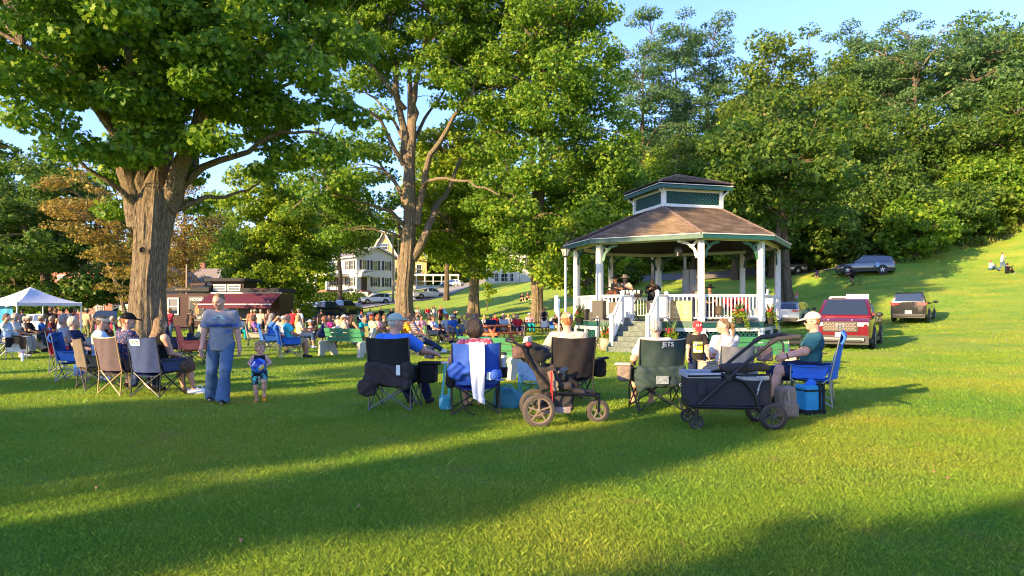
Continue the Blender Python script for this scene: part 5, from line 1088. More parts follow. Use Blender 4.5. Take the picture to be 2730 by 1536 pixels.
# ---------------- the audience: xs, head top ys, depth, pose, top, bottom, hair, hat, label, extras ----------------
def face(p,tx=6.63,ty=27.5):return math.degrees(math.atan2(ty-p.y,tx-p.x))-90
PH={'stand':1.72,'stand_cross':1.72,'stand_hips':1.72,'stand_hold':1.72,'stand_phone':1.72,'walk':1.7,'ground':.92,'ground_flat':.92}
T_='tee';K_='tank';P_='polo';L_='long'
CR_=[
(16,851,20,'sit_face',(L_,'lblue'),('long','beige'),('bob','brown'),None,'person with a brown bob in a light blue top sitting at the far left edge',dict(fem=1,hd=-75,chair='none')),
(40,852,21.5,'sit_lap',(T_,'lgrey'),('long','grey'),('fluffy','lgrey'),None,'person with curly grey hair sitting beside the brown bob at the left edge',dict(fem=1,hd=-70)),
(50,845,22,'sit_stretch',(T_,'black'),('long','khaki'),('short','grey'),None,'grey-haired person in a black shirt stretching out legs in tan trousers',dict(hd=-80)),
(83,843,24.5,'sit',(T_,'black'),('long','ddenim'),('short','grey'),('cap','cream'),'bearded person in a cream cap and black shirt with dark jeans',dict(hd=-70,g=1.15)),
(73,841,28,'sit',(T_,'grey'),('long','ddenim'),('short','lgrey'),('cap','beige'),'person in a pale cap half hidden behind the bearded one in the cream cap',dict(hd=-70)),
(116,843,26,'sit',(P_,'royal'),('long','camo'),('short','brown'),('cap','tan'),'person in a bright blue polo and tan cap sitting under the tent edge',dict(hd=-60,g=1.1)),
(136,853,28,'sit_lap',(T_,'maroon'),('long','grey'),('short','grey'),None,'grey-haired person seated behind the bright blue polo',dict(hd=-60)),
(161,851,26.5,'sit_lap',(T_,'lav'),('shorts','khaki'),('short','dbrown'),None,'person with short dark curls in a pale lilac shirt and shorts',dict(fem=1,hd=-60)),
(59,823,33,'stand',(T_,'navy'),('long','ddenim'),('short','dbrown'),('cap','black'),'person in a navy shirt standing beside the left tent pole',dict(hd=-20)),
(134,818,30,'stand_hips',(T_,'black'),('shorts','char'),('short','auburn'),None,'person in a black shirt with an orange print standing under the tent, back turned',dict(hd=0,g=1.15,pr=('o',.12))),
(149,820,31.5,'stand',(T_,'maroon'),('long','ddenim'),('short','dbrown'),('cap','brown'),'person in a dark maroon shirt with white print standing under the tent',dict(hd=10)),
(169,826,30,'stand',(K_,'white'),('shorts','denim'),('bun','dbrown'),None,'person in a white tank top with dark pinned hair standing under the tent',dict(fem=1,hd=0)),
(189,829,29,'stand_hold',(T_,'black'),('long','black'),('bob','black'),None,'dark-haired person in black standing next to the pink polo',dict(fem=1,hd=30)),
(200,820,30.5,'stand',(P_,'pink'),('shorts','khaki'),('short','grey'),None,'smiling person in a pink polo standing by the right tent pole',dict(hd=150,g=1.15)),
(231,827,31.5,'stand',(T_,'tan'),('long','olive'),('short','dbrown'),('cap','camo'),'person in a tan shirt with backpack straps standing right of the tent',dict(hd=-20,g=1.1)),
(181,854,17,'sit',(T_,'grey'),('long','grey'),('short','grey'),None,'person with grey curly hair sitting behind the red camp chair back',dict(hd=-70,chair='r')),
(193,855,20,'sit',(T_,'navy'),('long','grey'),('short','lgrey'),None,'grey-haired person next to the red camp chair',dict(hd=-65)),
(207,857,15,'sit',(T_,'navy'),('shorts','black'),('short','white'),None,'white-haired person in navy sitting in the bright blue chair at the left',dict(hd=-75,chair='bl')),
(266,840,37,'sit_face',(T_,'denim'),('long','ddenim'),('short','dbrown'),None,'person in a blue plaid shirt and sunglasses near the parked cars',dict(hd=200,gl=1)),
(284,846,29,'sit',(T_,'salmon'),('long','khaki'),('short','grey'),('cap','tan'),'person in a tan cap and peach shirt in a red chair left of the trunk',dict(hd=-60,chair='m')),
(306,846,25,'sit',(T_,'wine'),('long','grey'),('short','lgrey'),None,'grey-haired person seated just above the black cap with gold stripes',dict(hd=-70)),
(299,840,35,'sit',(T_,'char'),('long','grey'),('short','brown'),('cap','black'),'person in a dark cap and sunglasses behind the grey-haired one',dict(hd=-60,gl=1)),
(324,841,36.5,'sit',(T_,'tan'),('long','khaki'),('short','white'),None,'white-haired person in a tan shirt left of the thick trunk',dict(hd=-60)),
(452,820,34,'stand_cross',(T_,'wine'),('long','denim'),('bun','dblond'),None,'smiling person in a dark red shirt and jeans standing right of the thick trunk',dict(fem=1,hd=160)),
(504,817,39,'stand_phone',(T_,'black'),('long','black'),('short','black'),('cap','brown'),'person in black with a dark cap standing before the poster window',dict(hd=-60)),
(511,830,37,'stand_phone',(T_,'brown'),('long','black'),('long','dbrown'),None,'shorter person with long dark hair in front of the poster window',dict(fem=1,hd=-60,S=.94)),
(544,829,41,'stand',(T_,'lgrey'),('long','navy'),('short','brown'),('cap','navy'),'person in a blue cap and grey shirt left of the caboose doorway',dict(hd=-60)),
(527,841,20,'sit_fwd',(T_,'camo'),('long','char'),('short','grey'),('sun','olive'),'person in an olive brimmed hat and grey-green shirt leaning forward',dict(hd=-95,g=1.15,chair='none')),
(671,824,41,'stand',(T_,'coral'),('shorts','khaki'),('crop','lgrey'),None,'person in an orange-red shirt standing first in the queue under the awning',dict(hd=200,g=1.1)),
(679,823,45,'stand',(T_,'white'),('shorts','khaki'),('short','brown'),('cap','lyellow'),'person in a white shirt and pale yellow cap in the awning queue',dict(hd=-40)),
(695,824,39,'stand',(T_,'beige'),('shorts','black'),('crop','lgrey'),None,'person in a tan shirt seen from behind in the awning queue',dict(hd=-10,g=1.15)),
(716,828,41,'stand',(T_,'salmon'),('long','grey'),('ponytail','dbrown'),None,'person with a dark ponytail and salmon top in the awning queue',dict(fem=1,hd=60)),
(781,817,38,'stand_hips',(T_,'red'),('shorts','black'),('short','dbrown'),('cap','black'),'person in a bright red shirt and black cap with hands on hips',dict(hd=-20,g=1.1)),
(797,818,39,'stand',(P_,'lblue'),('shorts','denim'),('short','brown'),('cap','grey'),'person in a pale checked shirt and grey cap beside the bright red shirt',dict(hd=170)),
(643,833,37,'sit',(T_,'white'),('long','teal'),('bob','dblond'),None,'blond person in white sitting left of the awning post',dict(fem=1)),
(683,859,24,'sit',(T_,'purple'),('long','grey'),('bob','dbrown'),None,'person with dark brown hair reclining in the tan and grey chair',dict(fem=1,hd=-75,chair='be')),
(724,850,22,'sit_face',(T_,'blue'),('shorts','maroon'),('long','grey'),None,'person with grey hair in a blue shirt in the left one of two blue chairs',dict(fem=1,hd=-65,chair='bl')),
(773,852,19.8,'sit',(T_,'turq'),('shorts','khaki'),('balding','grey'),None,'bald person in a pale teal shirt in the right one of two blue chairs',dict(hd=-62,g=1.2,chair='bl')),
(747,844,30,'sit',('tank','beige'),('long','khaki'),('short','dblond'),('sun','cream'),'person in a sand vest and pale hat behind the two blue chairs',dict(hd=-50)),
(760,848,28,'sit',(T_,'cream'),('long','khaki'),('short','grey'),('cap','white'),'person in a white cap right of the sand vest',dict(hd=-50)),
(756,856,25,'sit_lap',(T_,'white'),('shorts','denim'),('bob','blond'),None,'small blond person between the two blue chairs',dict(fem=1,S=.85,hd=-60)),
(801,840,27,'sit',(T_,'cream'),('capri','denim'),('long','blond'),None,'person with long pale blond hair and a cream top on the picnic bench',dict(fem=1,hd=-60,chair='none',g=1.15)),
(791,861,26,'sit_lap',(T_,'orange'),('shorts','black'),('short','brown'),('cap','yellow'),'small child in an orange shirt and yellow cap',dict(S=.75,hd=-60,child=1)),
(828,853,30,'sit_lap',(T_,'pink'),('shorts','pink'),('long','dblond'),('cap','white'),'child in a pale pink shirt and white cap at the brown table',dict(S=.85,hd=120,child=1)),
(852,840,26,'sit_fwd',(K_,'navy'),('long','ddenim'),('bob','auburn'),None,'person in a dark tank top leaning on one arm left of the green bench',dict(fem=1,hd=-70,chair='none',g=1.1)),
(827,834,41,'sit_fwd',(T_,'black'),('long','black'),('short','dbrown'),('cap','navy'),'person in black crouching before the dark cars',dict(hd=-60)),
(857,818,43,'stand',(T_,'black'),('long','black'),('short','black'),None,'person in black standing in front of the pickup wheel',dict(hd=0,fem=1)),
(878,843,30,'sit_face',(K_,'magenta'),('long','ddenim'),('bob','dblond'),None,'blond person with sunglasses and a pink patterned top facing the camera',dict(fem=1,hd=200,gl=1,g=1.2)),
(903,840,33,'stand',(T_,'beige'),('shorts','grey'),('short','dbrown'),None,'boy-sized person in a tan shirt standing with back turned',dict(S=.78,hd=0)),
(918,847,31,'sit',(T_,'white'),('shorts','pink'),('long','blond'),None,'person with light blond hair behind the grey cap',dict(fem=1,hd=-60)),
(923,856,24.6,'sit',(T_,'beige'),('long','khaki'),('short','brown'),('cap','lgrey'),'person in a grey cap and beige top looking over the green bench',dict(hd=-80,chair='none',gl=1)),
(943,857,25,'sit',(K_,'black'),('shorts','teal'),('long','auburn'),None,'person with long auburn hair right of the grey cap on the green bench',dict(fem=1,hd=-50,chair='none')),
(969,851,27,'sit_fwd',(P_,'teal'),('long','ddenim'),('crop','lgrey'),None,'elderly person in a teal polo leaning forward with clasped hands',dict(hd=-150)),
(930,832,36,'sit',(T_,'pink'),('shorts','khaki'),('short','brown'),('sun','tan'),'person in a straw hat and pink top in the middle of the crowd',dict(hd=-60)),
(921,831,39,'sit',(T_,'char'),('shorts','khaki'),('short','brown'),('sun','salmon'),'person in a pinkish hat just left of the straw hat',dict(hd=-60)),
(940,835,37.5,'sit',(T_,'lilac'),('shorts','khaki'),('short','grey'),('cap','lgrey'),'person in a lilac shirt and pale cap right of the straw hat',dict(hd=-60)),
(905,833,41,'sit',(T_,'blue'),('shorts','khaki'),('short','grey'),('cap','white'),'person in a blue shirt and white cap in the back of the crowd',dict(hd=-60)),
(893,836,43,'sit',(T_,'black'),('long','black'),('short','dbrown'),None,'dark-clothed person low in the crowd behind the boy',dict(hd=-60)),
(868,846,36,'sit',(T_,'cream'),('long','khaki'),('bob','red'),None,'red-haired person left of the pink patterned top',dict(fem=1,hd=-60)),
(997,840,24.5,'sit',(P_,'lyellow'),('long','khaki'),('short','red'),('cap','maroon'),'person in a pale yellow shirt and maroon cap in a lawn chair',dict(hd=-60,g=1.2)),
(1013,846,27.5,'sit',(T_,'pink'),('shorts','khaki'),('bob','red'),None,'red-haired person beside the pale yellow shirt',dict(fem=1,hd=-70)),
(1029,841,29,'sit',(T_,'char'),('shorts','khaki'),('crop','red'),None,'person with short ginger hair behind the sage green cap',dict(hd=-70)),
(1010,843,34,'sit',(T_,'white'),('shorts','khaki'),('short','brown'),('cap','white'),'person in white behind the red-haired one',dict(hd=-70)),
(965,830,52,'sit',(T_,'blue'),('long','ddenim'),('short','brown'),('cap','red'),'person in a blue shirt and red cap in the far row left of the tree',dict(hd=-120)),
(988,825,60,'sit',(T_,'white'),('long','black'),('bob','black'),None,'dark-haired person in a white top in the far row on the grass',dict(fem=1,hd=-150)),
(1017,820,62,'sit',(T_,'black'),('long','ddenim'),('short','dbrown'),None,'upright person in black, middle of the far row left of the forked tree',dict(hd=-150)),
(1044,823,61,'sit_lap',(T_,'black'),('long','black'),('balding','grey'),None,'bald person in black nearest the forked tree in the far row',dict(hd=-150,g=1.15)),
(971,838,45,'sit',(T_,'salmon'),('shorts','khaki'),('bob','dbrown'),None,'person in a dusty pink top with dark hair left of the teal polo',dict(fem=1,hd=-90)),
(1083,850,20.5,'sit',(T_,'orange'),('shorts','khaki'),('fluffy','dblond'),None,'person with sandy curls and an orange top right of the sage green cap',dict(fem=1,hd=-60,chair='sj')),
(1098,855,24,'sit',(T_,'brown'),('long','khaki'),('short','dbrown'),('cap','dbrown' if 0 else 'brown'),'person in a dark cap behind the striped polo',dict(hd=-70)),
(1114,853,21.5,'sit_stretch',(P_,'stripe'),('long','ddenim'),('short','dbrown'),None,'dark-haired person in a striped polo reclining in a webbed lawn chair',dict(hd=-85,g=1.1,chair='none')),
(1114,820,70,'sit_cross',(T_,'white'),('shorts','grey'),('short','brown'),('cap','red'),'person in white with a red cap in the far row right of the forked tree',dict(hd=-150)),
(1141,818,71,'sit',(P_,'red'),('long','denim'),('short','grey'),None,'person in a red checked shirt and jeans in the far row',dict(hd=-150)),
(1157,816,69,'sit_face',(T_,'lgrey'),('long','denim'),('short','brown'),None,'person in a light grey shirt drinking in the far row',dict(hd=-150,g=1.15)),
(1175,815,55,'stand',(T_,'maroon'),('shorts','black'),('ponytail','red'),None,'person with a high ponytail and maroon top standing in the crowd',dict(fem=1,hd=60)),
(1112,834,46,'sit',(T_,'cream'),('shorts','khaki'),('bob','brown'),None,'person in a cream top sitting just right of the forked trunk',dict(fem=1,hd=-120)),
(1126,842,33.5,'sit',(T_,'pink'),('long','khaki'),('short','dbrown'),None,'person in a washed-out pink shirt behind the striped polo',dict(hd=-140,g=1.1)),
(1151,842,31,'sit',(K_,'tan'),('long','black'),('fluffy','dbrown'),None,'person with dark curls and a tan tank top beside the green bottle',dict(fem=1,hd=-80)),
(1163,843,30,'sit_stretch',(T_,'lav'),('capri','char'),('short','brown'),None,'person in a lavender shirt and sunglasses with legs stretched out',dict(fem=1,hd=-115,gl=1)),
(1192,844,33,'sit',(T_,'lgrey'),('shorts','grey'),('short','grey'),('cap','red'),'person in a pale grey shirt and red visor cap',dict(hd=-150,gl=1)),
(1209,837,33,'sit',(T_,'royal'),('long','denim'),('short','grey'),('cap','lgrey'),'person in a white and blue jersey with a grey cap',dict(hd=-130,g=1.2)),
(1211,827,60,'sit_face',(T_,'black'),('long','black'),('ponytail','black'),None,'dark-haired person on the bank edge above the grey cap',dict(fem=1,hd=-60)),
(1246,839,33,'sit_head',(T_,'khaki'),('shorts','khaki'),('crop','brown'),None,'person in khaki sitting with both hands on the head',dict(hd=-150,gl=1)),
(1268,850,36,'sit',(T_,'sky'),('long','grey'),('short','grey'),None,'person in a light blue shirt behind the brown patterned top',dict(hd=-130)),
(1275,843,32,'sit_cross',(T_,'brown'),('long','denim'),('long','dbrown'),None,'long-haired person in a brown top with crossed legs left of the orange table',dict(fem=1,hd=-125,gl=1)),
(1294,840,40,'sit',(T_,'cream'),('long','khaki'),('long','blond'),None,'blond person in a patterned cream top behind the orange table',dict(fem=1,hd=-130)),
(1310,839,35,'sit',(T_,'navy'),('long','navy'),('short','brown'),('cap','green'),'broad person in a navy shirt and green cap behind the orange table',dict(hd=-160,g=1.3)),
(1322,838,42,'sit',(T_,'red'),('long','ddenim'),('short','dbrown'),None,'person in a red top right behind the green cap',dict(fem=1,hd=-140)),
(1343,836,44,'sit',(T_,'char'),('long','grey'),('short','grey'),('cap','pink'),'person in a dark shirt and faded red cap behind the floral shirt',dict(hd=-150,g=1.1)),
(1343,846,36,'sit_lap',(P_,'lgrey'),('shorts','khaki'),('crop','lgrey'),None,'elderly person in a grey floral shirt behind the orange table',dict(hd=-160,g=1.1)),
(1357,838,45,'sit',(T_,'beige'),('shorts','khaki'),('balding','grey'),None,'bald person in a beige top in an orange-red chair',dict(hd=-150,chair='o')),
(1371,835,43,'sit',(T_,'olive'),('long','khaki'),('short','dbrown'),None,'dark-haired person with sunglasses and an olive shirt',dict(hd=-150,gl=1)),
(1382,841,41,'sit',(T_,'pink'),('shorts','denim'),('bob','auburn'),None,'auburn-haired person behind the bright red polo',dict(fem=1,hd=-150)),
(1380,845,36.5,'sit',(P_,'red'),('shorts','ddenim'),('crop','dblond'),None,'broad person in a bright red polo at the right end of the orange table',dict(hd=-165,g=1.25,shoes='yellow')),
(1412,834,45,'sit',(T_,'pink'),('long','teal'),('bob','dblond'),('sun','white'),'person in a white sun hat and pale pink top before the gnarled trunk',dict(fem=1,hd=-160,g=1.15)),
(1451,829,46,'stand_hold',(K_,'black'),('skirt','lgrey'),('long','red'),None,'red-haired person in a black top and patterned skirt standing at a walker',dict(fem=1,hd=175,gl=1)),
(1482,841,41,'sit_lap',(T_,'black'),('shorts','beige'),('short','dbrown'),None,'person in a black shirt and beige shorts seated beside the grey pram',dict(hd=-150,g=1.1)),
(1501,834,40,'sit',(T_,'coral'),('long','grey'),('long','auburn'),None,'auburn-haired person just left of the lamp post',dict(fem=1,hd=-90)),
(1518,834,38,'sit',(T_,'grey'),('long','grey'),('short','black'),None,'dark-haired person in a grey shirt between lamp post and gazebo',dict(hd=-60,g=1.1)),
(1391,783,78,'ground',(T_,'black'),('shorts','black'),('long','dbrown'),None,'dark-haired person sitting on the grass bank, left of a pair',dict(fem=1,hd=-150,chair='none')),
(1406,779,79,'ground',(T_,'brown'),('shorts','black'),('long','brown'),None,'dark-haired person sitting on the grass bank against the gnarled trunk',dict(fem=1,hd=-150,chair='none')),
(1507,769,70,'ground',(T_,'pink'),('shorts','khaki'),('short','brown'),None,'person in pale pink sitting on the bank behind the lamp post',dict(hd=-100,chair='none')),
(1519,747,72,'stand_hold',(T_,'olive'),('long','black'),('short','dbrown'),None,'left one of two dark-clothed people standing by the gazebo bank',dict(hd=-100)),
(1526,745,72.5,'stand_hold',(T_,'camo'),('long','black'),('short','black'),None,'right one of two dark-clothed people standing by the gazebo bank',dict(hd=80)),
(2107,771,60,'stand_phone',(T_,'turq'),('shorts','black'),('short','red'),None,'boy-sized person in a turquoise shirt and black shorts on the slope',dict(S=.8,hd=100)),
(2124,780,60,'stand',(K_,'salmon'),('shorts','lgrey'),('ponytail','blond'),None,'small blond child in a pink top and pale shorts on the slope',dict(S=.64,hd=150,child=1)),
(2084,790,58,'sit_lap',(T_,'black'),('shorts','black'),('boy','dbrown'),None,'small child in black beside the red toy car',dict(S=.6,hd=-120,chair='none',child=1)),
(2178,722,60.5,'bend',(T_,'char'),('shorts','purple'),('short','black'),None,'child in purple shorts bending over on the slope',dict(S=.72,hd=0)),
(2336,679,61,'stand',(T_,'navy'),('shorts','blue'),('short','dbrown'),None,'person with a pale blue backpack and blue shorts by the grey SUV',dict(hd=0)),
(2640,693,60,'ground',(T_,'mint'),('long','denim'),('short','red'),None,'person in a mint shirt sitting on the upper slope at the right',dict(hd=-90,chair='none')),
(2672,671,60,'walk',(K_,'white'),('long','denim'),('bun','brown'),None,'person in a white top and grey-blue trousers walking on the upper slope',dict(fem=1,hd=-100)),
(2684,701,61.5,'ground',(T_,'black'),('long','black'),('short','dbrown'),None,'dark-clothed person sitting on the slope behind the walking one',dict(hd=-100,chair='none')),
]
def print_mat(name,base,kind_,c2):
 m=bpy.data.materials.new(name);m.use_nodes=True;t=m.node_tree;N=t.nodes;L=t.links;b=N['Principled BSDF'];tc=N.new('ShaderNodeTexCoord');r=N.new('ShaderNodeValToRGB');r.color_ramp.interpolation='CONSTANT'
 if kind_=='stripe':
  w_=N.new('ShaderNodeTexWave');w_.bands_direction='Z';w_.inputs['Scale'].default_value=5;w_.inputs['Distortion'].default_value=.3;L.new(tc.outputs['Object'],w_.inputs['Vector']);L.new(w_.outputs['Fac'],r.inputs[0]);r.color_ramp.elements[1].position=.5
 elif kind_=='spots':
  w_=N.new('ShaderNodeTexVoronoi');w_.inputs['Scale'].default_value=26;L.new(tc.outputs['Object'],w_.inputs['Vector']);L.new(w_.outputs['Distance'],r.inputs[0]);r.color_ramp.elements[1].position=.33
 else:
  w_=N.new('ShaderNodeTexNoise');w_.inputs['Scale'].default_value=11;w_.inputs['Detail'].default_value=3;L.new(tc.outputs['Object'],w_.inputs['Vector']);L.new(w_.outputs['Fac'],r.inputs[0]);r.color_ramp.elements[1].position=.52
 r.color_ramp.elements[0].color=tuple(base)+(1,);r.color_ramp.elements[1].color=tuple(c2)+(1,);L.new(r.outputs[0],b.inputs['Base Color']);b.inputs['Roughness'].default_value=.85;return m
STR=print_mat('striped_polo',(.45,.3,.3),'stripe',(.1,.1,.13))
AUD='concert audience'
def short_lab(l,n=10):
 w=l.replace('person','one').split()[:n]
 while w[-1] in('a','an','the','in','on','of','and','with','to','at','by','from','dark','white','pale','two','left','right','behind','green','blue','beside','grey','brown','black'):w.pop()
 return ' '.join(w)
FAB=dict(r='red',bl='royal',be='beige',m='magenta',o='coral',sj='denim')
for i,(xs,yh,d,po,top,bot,hair,hat,lab,ex) in enumerate(CR_):
 S=ex.get('S',1);hh=(PH.get(po,1.27)*S if po!='bend' else 1.1*S);best=(9e9,d)
 if hat:hh+=.03
 for q in np.linspace(.9,1.1,21):
  dd=d*q;e=abs((CAM_H-(yh-HOR)/FP*dd-hh)-hz(X(xs,dd),dd))/dd*FP+abs(q-1)*20
  if e<best[0]:best=(e,dd)
 dd=best[1];p=gp(xs,dd);hd=ex.get('hd',face(p))
 if top[1]=='stripe':top=(top[0],STR)
 if ex.get('chair')!='none' and po.startswith('sit'):pass
 rj=random.Random(i);sk=rj.choice('aabc')
 o,J=person(lab,p,hd,po,top,bot,hair,hat,sk,round(ex.get('g',1.05),2),bool(ex.get('fem')),S,0,bool(ex.get('child')),AUD,ex.get('shoes',rj.choice(['black','white','char'])),bool(ex.get('gl')))
 if po.startswith('sit') and ex.get('chair')!='none':
  fc=ex.get('chair');fb=cm(FAB[fc]) if fc in FAB else cm(rj.choice(['navy','black','char','green','navy','black','royal','olive','grey']))
  camp_chair(('%s camp chair under the '%{'r':'red','bl':'bright blue','be':'tan and grey','m':'magenta red','o':'orange-red','sj':'denim blue'}.get(fc,'folding'))+short_lab(lab),p,hd,fb,steel if fc else rj.choice([steel,blackf]),'folding camp chairs',.95 if fc else.86,S=S,pillow=cm('royal') if fc=='bl' and d<25 else None)
camp_chair('empty royal blue camp chair on the grass bank in the far row',gp(1183,67),-150,cm('royal'),blackf,high=.95)
camp_chair('empty black camp chair in the far row left of the forked tree',gp(1003,63),-150,cm('black'),blackf,high=.9)
camp_chair('tall dark navy camp chair standing empty right of the thick trunk',gp(481,19.6),-70,cm('navy'),blackf,high=1.08)
camp_chair('low slate blue camp chair turned sideways beside the tall navy one',gp(474,18.2),100,cm('navy'),blackf,high=.8)
camp_chair('orange camp chair left of the walking person in jeans',gp(517,17.4),-75,cm('coral'),blackf,high=1.02)
camp_chair('green camp chair with a rounded back against the thick trunk',gp(344,20.5),-60,cm('green'),blackf,high=.98)
# ---------------- front row ----------------
def gxy(xs,ys):d=CAM_H*FP/(ys-HOR);return Vector((X(xs,d),d,0))
grey_tee=mat('heather_grey',(.20,.215,.245),.9,var=.08,scale=30,bump=.35,bscale=12)
p=gxy(590,1074)
P=dict(hip=(0,0,.90),lean=5,ank=[(.15,-.2,.10),(-.04,.2,.09)],wr=[(.27,.10,.80),(-.27,.04,.79)],hp=22,hy=-20,ep=(.35,-.8,-.2),twist=-8)
hd_=[(.28,(V3(.0,.25,-1),V3(-.6,.5,.1),1)),(.3,(V3(0,.2,-1),V3(.6,.5,.1),-1))]
o,J=person('person in a grey printed T-shirt and flared jeans walking beside the toddler',p,197,P,('tee',grey_tee),('long','denim'),('bun','dblond'),None,'c',1.09,True,1.01,1,shoes='char',pname='walkw',hands=hd_,flare=.04,voxs=.0125)
W_=o
def chest_M(o,J,z,yoff,tilt=0,x=0):
 c=J['hip']+J['t']*z+J['f']*yoff+J['x']*x;u=J['t'];n=J['f']
 M=Matrix([[-J['x'][0]*1,u[0],n[0],c[0]],[-J['x'][1],u[1],n[1],c[1]],[-J['x'][2],u[2],n[2],c[2]],[0,0,0,1]]);return M
def on_surface(o,part,me,M,push=.02):
 """project a flat text mesh onto the front of a garment: each vertex moves to the garment surface"""
 from mathutils.bvhtree import BVHTree
 g=[c for c in o.children if c.name.split('.')[0]==part][0].data
 bvh=BVHTree.FromPolygons([v.co.copy() for v in g.vertices],[tuple(p.vertices) for p in g.polygons]);n=(M.to_3x3()@Vector((0,0,1))).normalized()
 for v in me.vertices:
  q=M@v.co;zz=v.co.z;base=M@Vector((v.co.x,v.co.y,0));h=bvh.ray_cast(base+n*.3,-n)
  v.co=(h[0]+n*(push+zz)) if h[0] else q
 me.update();return me
def shirt_text(o,J,txt,size,m,z,x=0,part='t_shirt',name='printed_text'):
 me=text_mesh(txt,size,.003);me.materials.clear();on_surface(o,part,me,chest_M(o,J,z,.0,0,x));return link(name,me,o,m)
shirt_text(o,J,'Cumberland',.088,mat('print_blue',(.015,.09,.5),.7),.30,-.04);shirt_text(o,J,'12',.08,_m['print_blue'],.20,-.12)
me=MB();r=random.Random(2)
for k in range(9):x0=-.02+r.uniform(-.07,.07);me.sheet(lambda u,v:(x0+u*.05,.0+v*.01+k*.006,0),3,1)
mm=me.mesh('dots');on_surface(o,'t_shirt',mm,chest_M(o,J,.39,0));link('faded_green_print',mm,o,mat('print_green',(.3,.5,.4),.8))
c=J['N'];g_=MB();g_.tube([tuple(c+J['x']*.068*math.cos(a)+J['f']*(.075*math.sin(a)+.01)-J['t']*(.0+.05*max(0,math.sin(a)))) for a in[k*.42 for k in range(15)]],.003,5,closed=True);g_.obj('necklace',mat('cord_brown',(.08,.03,.02)),o)
p=gxy(692,1073)
P=dict(hip=(0,0,.80),lean=-4,ank=[(.08,-.02,.08),(-.13,.20,.24)],wr=[(.15,.26,.98),(-.17,.25,1.0)],ep=(.9,-.4,-.3),hy=30,hp=4)
hd_=[(.5,(V3(-.35,.9,.2),V3(-.9,.1,.1),1)),(.5,(V3(.35,.9,.2),V3(.9,.1,.1),-1))]
swim=print_mat('swim_print',(.02,.03,.05),'noise',(.07,.42,.38))
o,J=person('toddler in a black tank top carrying a blue ball across the grass',p,196,P,('tank','black'),('shorts',swim),('boy','blond'),None,'c',1.15,False,.575,1,1.5,shoes=None,pname='toddler',hands=hd_,voxs=.012)
A=J['leg'][0][2]
for i in(0,1):
 A=J['leg'][i][2];d=foot_dir(J['leg'][i]);tl=V3(0,0,0) if i==0 else V3(0,0,1)
 dn=V3(0,0,-1) if i==0 else nrm(V3(0,-.55,-.8));dd=nrm(d-dn*(d@dn));sd=np.cross(dd,dn)
 link('sandal',sdf_mesh('sandal',[('c',A+dn*.075-dd*.05,A+dn*.085+dd*.13,.046,.05,{'cut':[(A+dn*.062,-dn),(A+dn*.1,dn)]}),('c',A+dn*.03+sd*.05+dd*.05,A+dn*.03-sd*.05+dd*.07,.02,.02,{'k':.01}),('c',A+sd*.04-dd*.02,A-sd*.04-dd*.02,.018,.018,{'k':.01})],vox=.013,k=.01),o,cm('orange'))
g_=MB();hp_=J['hip']+V3(0,.13,.02);g_.tube([tuple(hp_),tuple(hp_+V3(.0,.02,-.12)),tuple(hp_+V3(.01,.0,-.26))],.011,6);g_.obj('drawstring',white_v,o,True)
bc=l2w(o,(0,.275,1.005));t=thing('toy_ball','shiny blue ball with bright printed patches held by the toddler','ball',bc)
m=bpy.data.materials.new('ball_print');m.use_nodes=True;N=m.node_tree.nodes;L=m.node_tree.links;b=N['Principled BSDF'];tc=N.new('ShaderNodeTexCoord');n=N.new('ShaderNodeTexVoronoi');n.inputs['Scale'].default_value=16;L.new(tc.outputs['Object'],n.inputs['Vector']);r_=N.new('ShaderNodeValToRGB');L.new(n.outputs['Color'],r_.inputs[0]);r_.color_ramp.interpolation='CONSTANT'
e_=r_.color_ramp.elements;e_[0].color=(.01,.03,.3,1);e_[1].position=.93;e_[1].color=(.75,.5,.1,1)
for pos,cc_ in((.55,(.03,.2,.6,1)),(.72,(.6,.7,.75,1)),(.8,(.02,.05,.35,1)),(.88,(.4,.05,.3,1))):q=e_.new(pos);q.color=cc_
L.new(r_.outputs[0],b.inputs['Base Color']);b.inputs['Roughness'].default_value=.22
g_=MB();g_.ball((0,0,0),.118,28,18);g_.obj('shell',m,t,True);g_=MB();g_.lathe([(.012,0),(0,.003)],10,(0,0,.117));g_.obj('valve',white_v,t)
# ---- left trio ----
tanc=mat('chair_tan_cloth',(.13,.1,.07),.85,var=.2,bump=.3);mauve=mat('chair_mauve',(.095,.062,.065),.85,var=.14,bump=.3,bscale=14);navyc=mat('chair_navy',(.022,.04,.12),.8,var=.15,bump=.3,bscale=14)
def spot(xs,ys,dy=0):p=gxy(xs,ys);p.y+=dy;return p
p=spot(243,1042,.25);camp_chair('tan and brown camp chair under the person in the pale visor',p,-44,tanc,mat('chair_dbrown',(.07,.05,.04),.4),high=.93,detail=True)
o,J=person('person with a long blond ponytail, pale visor and light blue T-shirt looking down',p,-54,dict(POSES['sit_lap'],hp=14),('tee','lblue'),('shorts','beige'),('ponytail','dblond'),('visor','cream'),'c',1.2,True,1.02,1,pname='L1',glasses=True)
p=spot(310,1056,.28);camp_chair('mauve and brown camp chair with gold tubes under the person in the black cap',p,-26,mauve,mat('chair_gold',(.42,.29,.13),.38,metal=.4),high=.98,w=.58,detail=True,trim=mat('trim_tan',(.5,.38,.26),.8))
flagm=print_mat('flag_print',(.4,.15,.16),'spots',(.02,.03,.10))
o,J=person('grey-bearded person in a black cap with gold stripes and a dark patterned shirt',p,-40,dict(POSES['sit_lap'],hp=6,hy=-20),('tee',flagm),('long','navy'),('crop','red'),('cap','black'),'c',1.25,False,1.05,1,pname='L2')
c,H=J['hc'],J['H'];g_=MB()
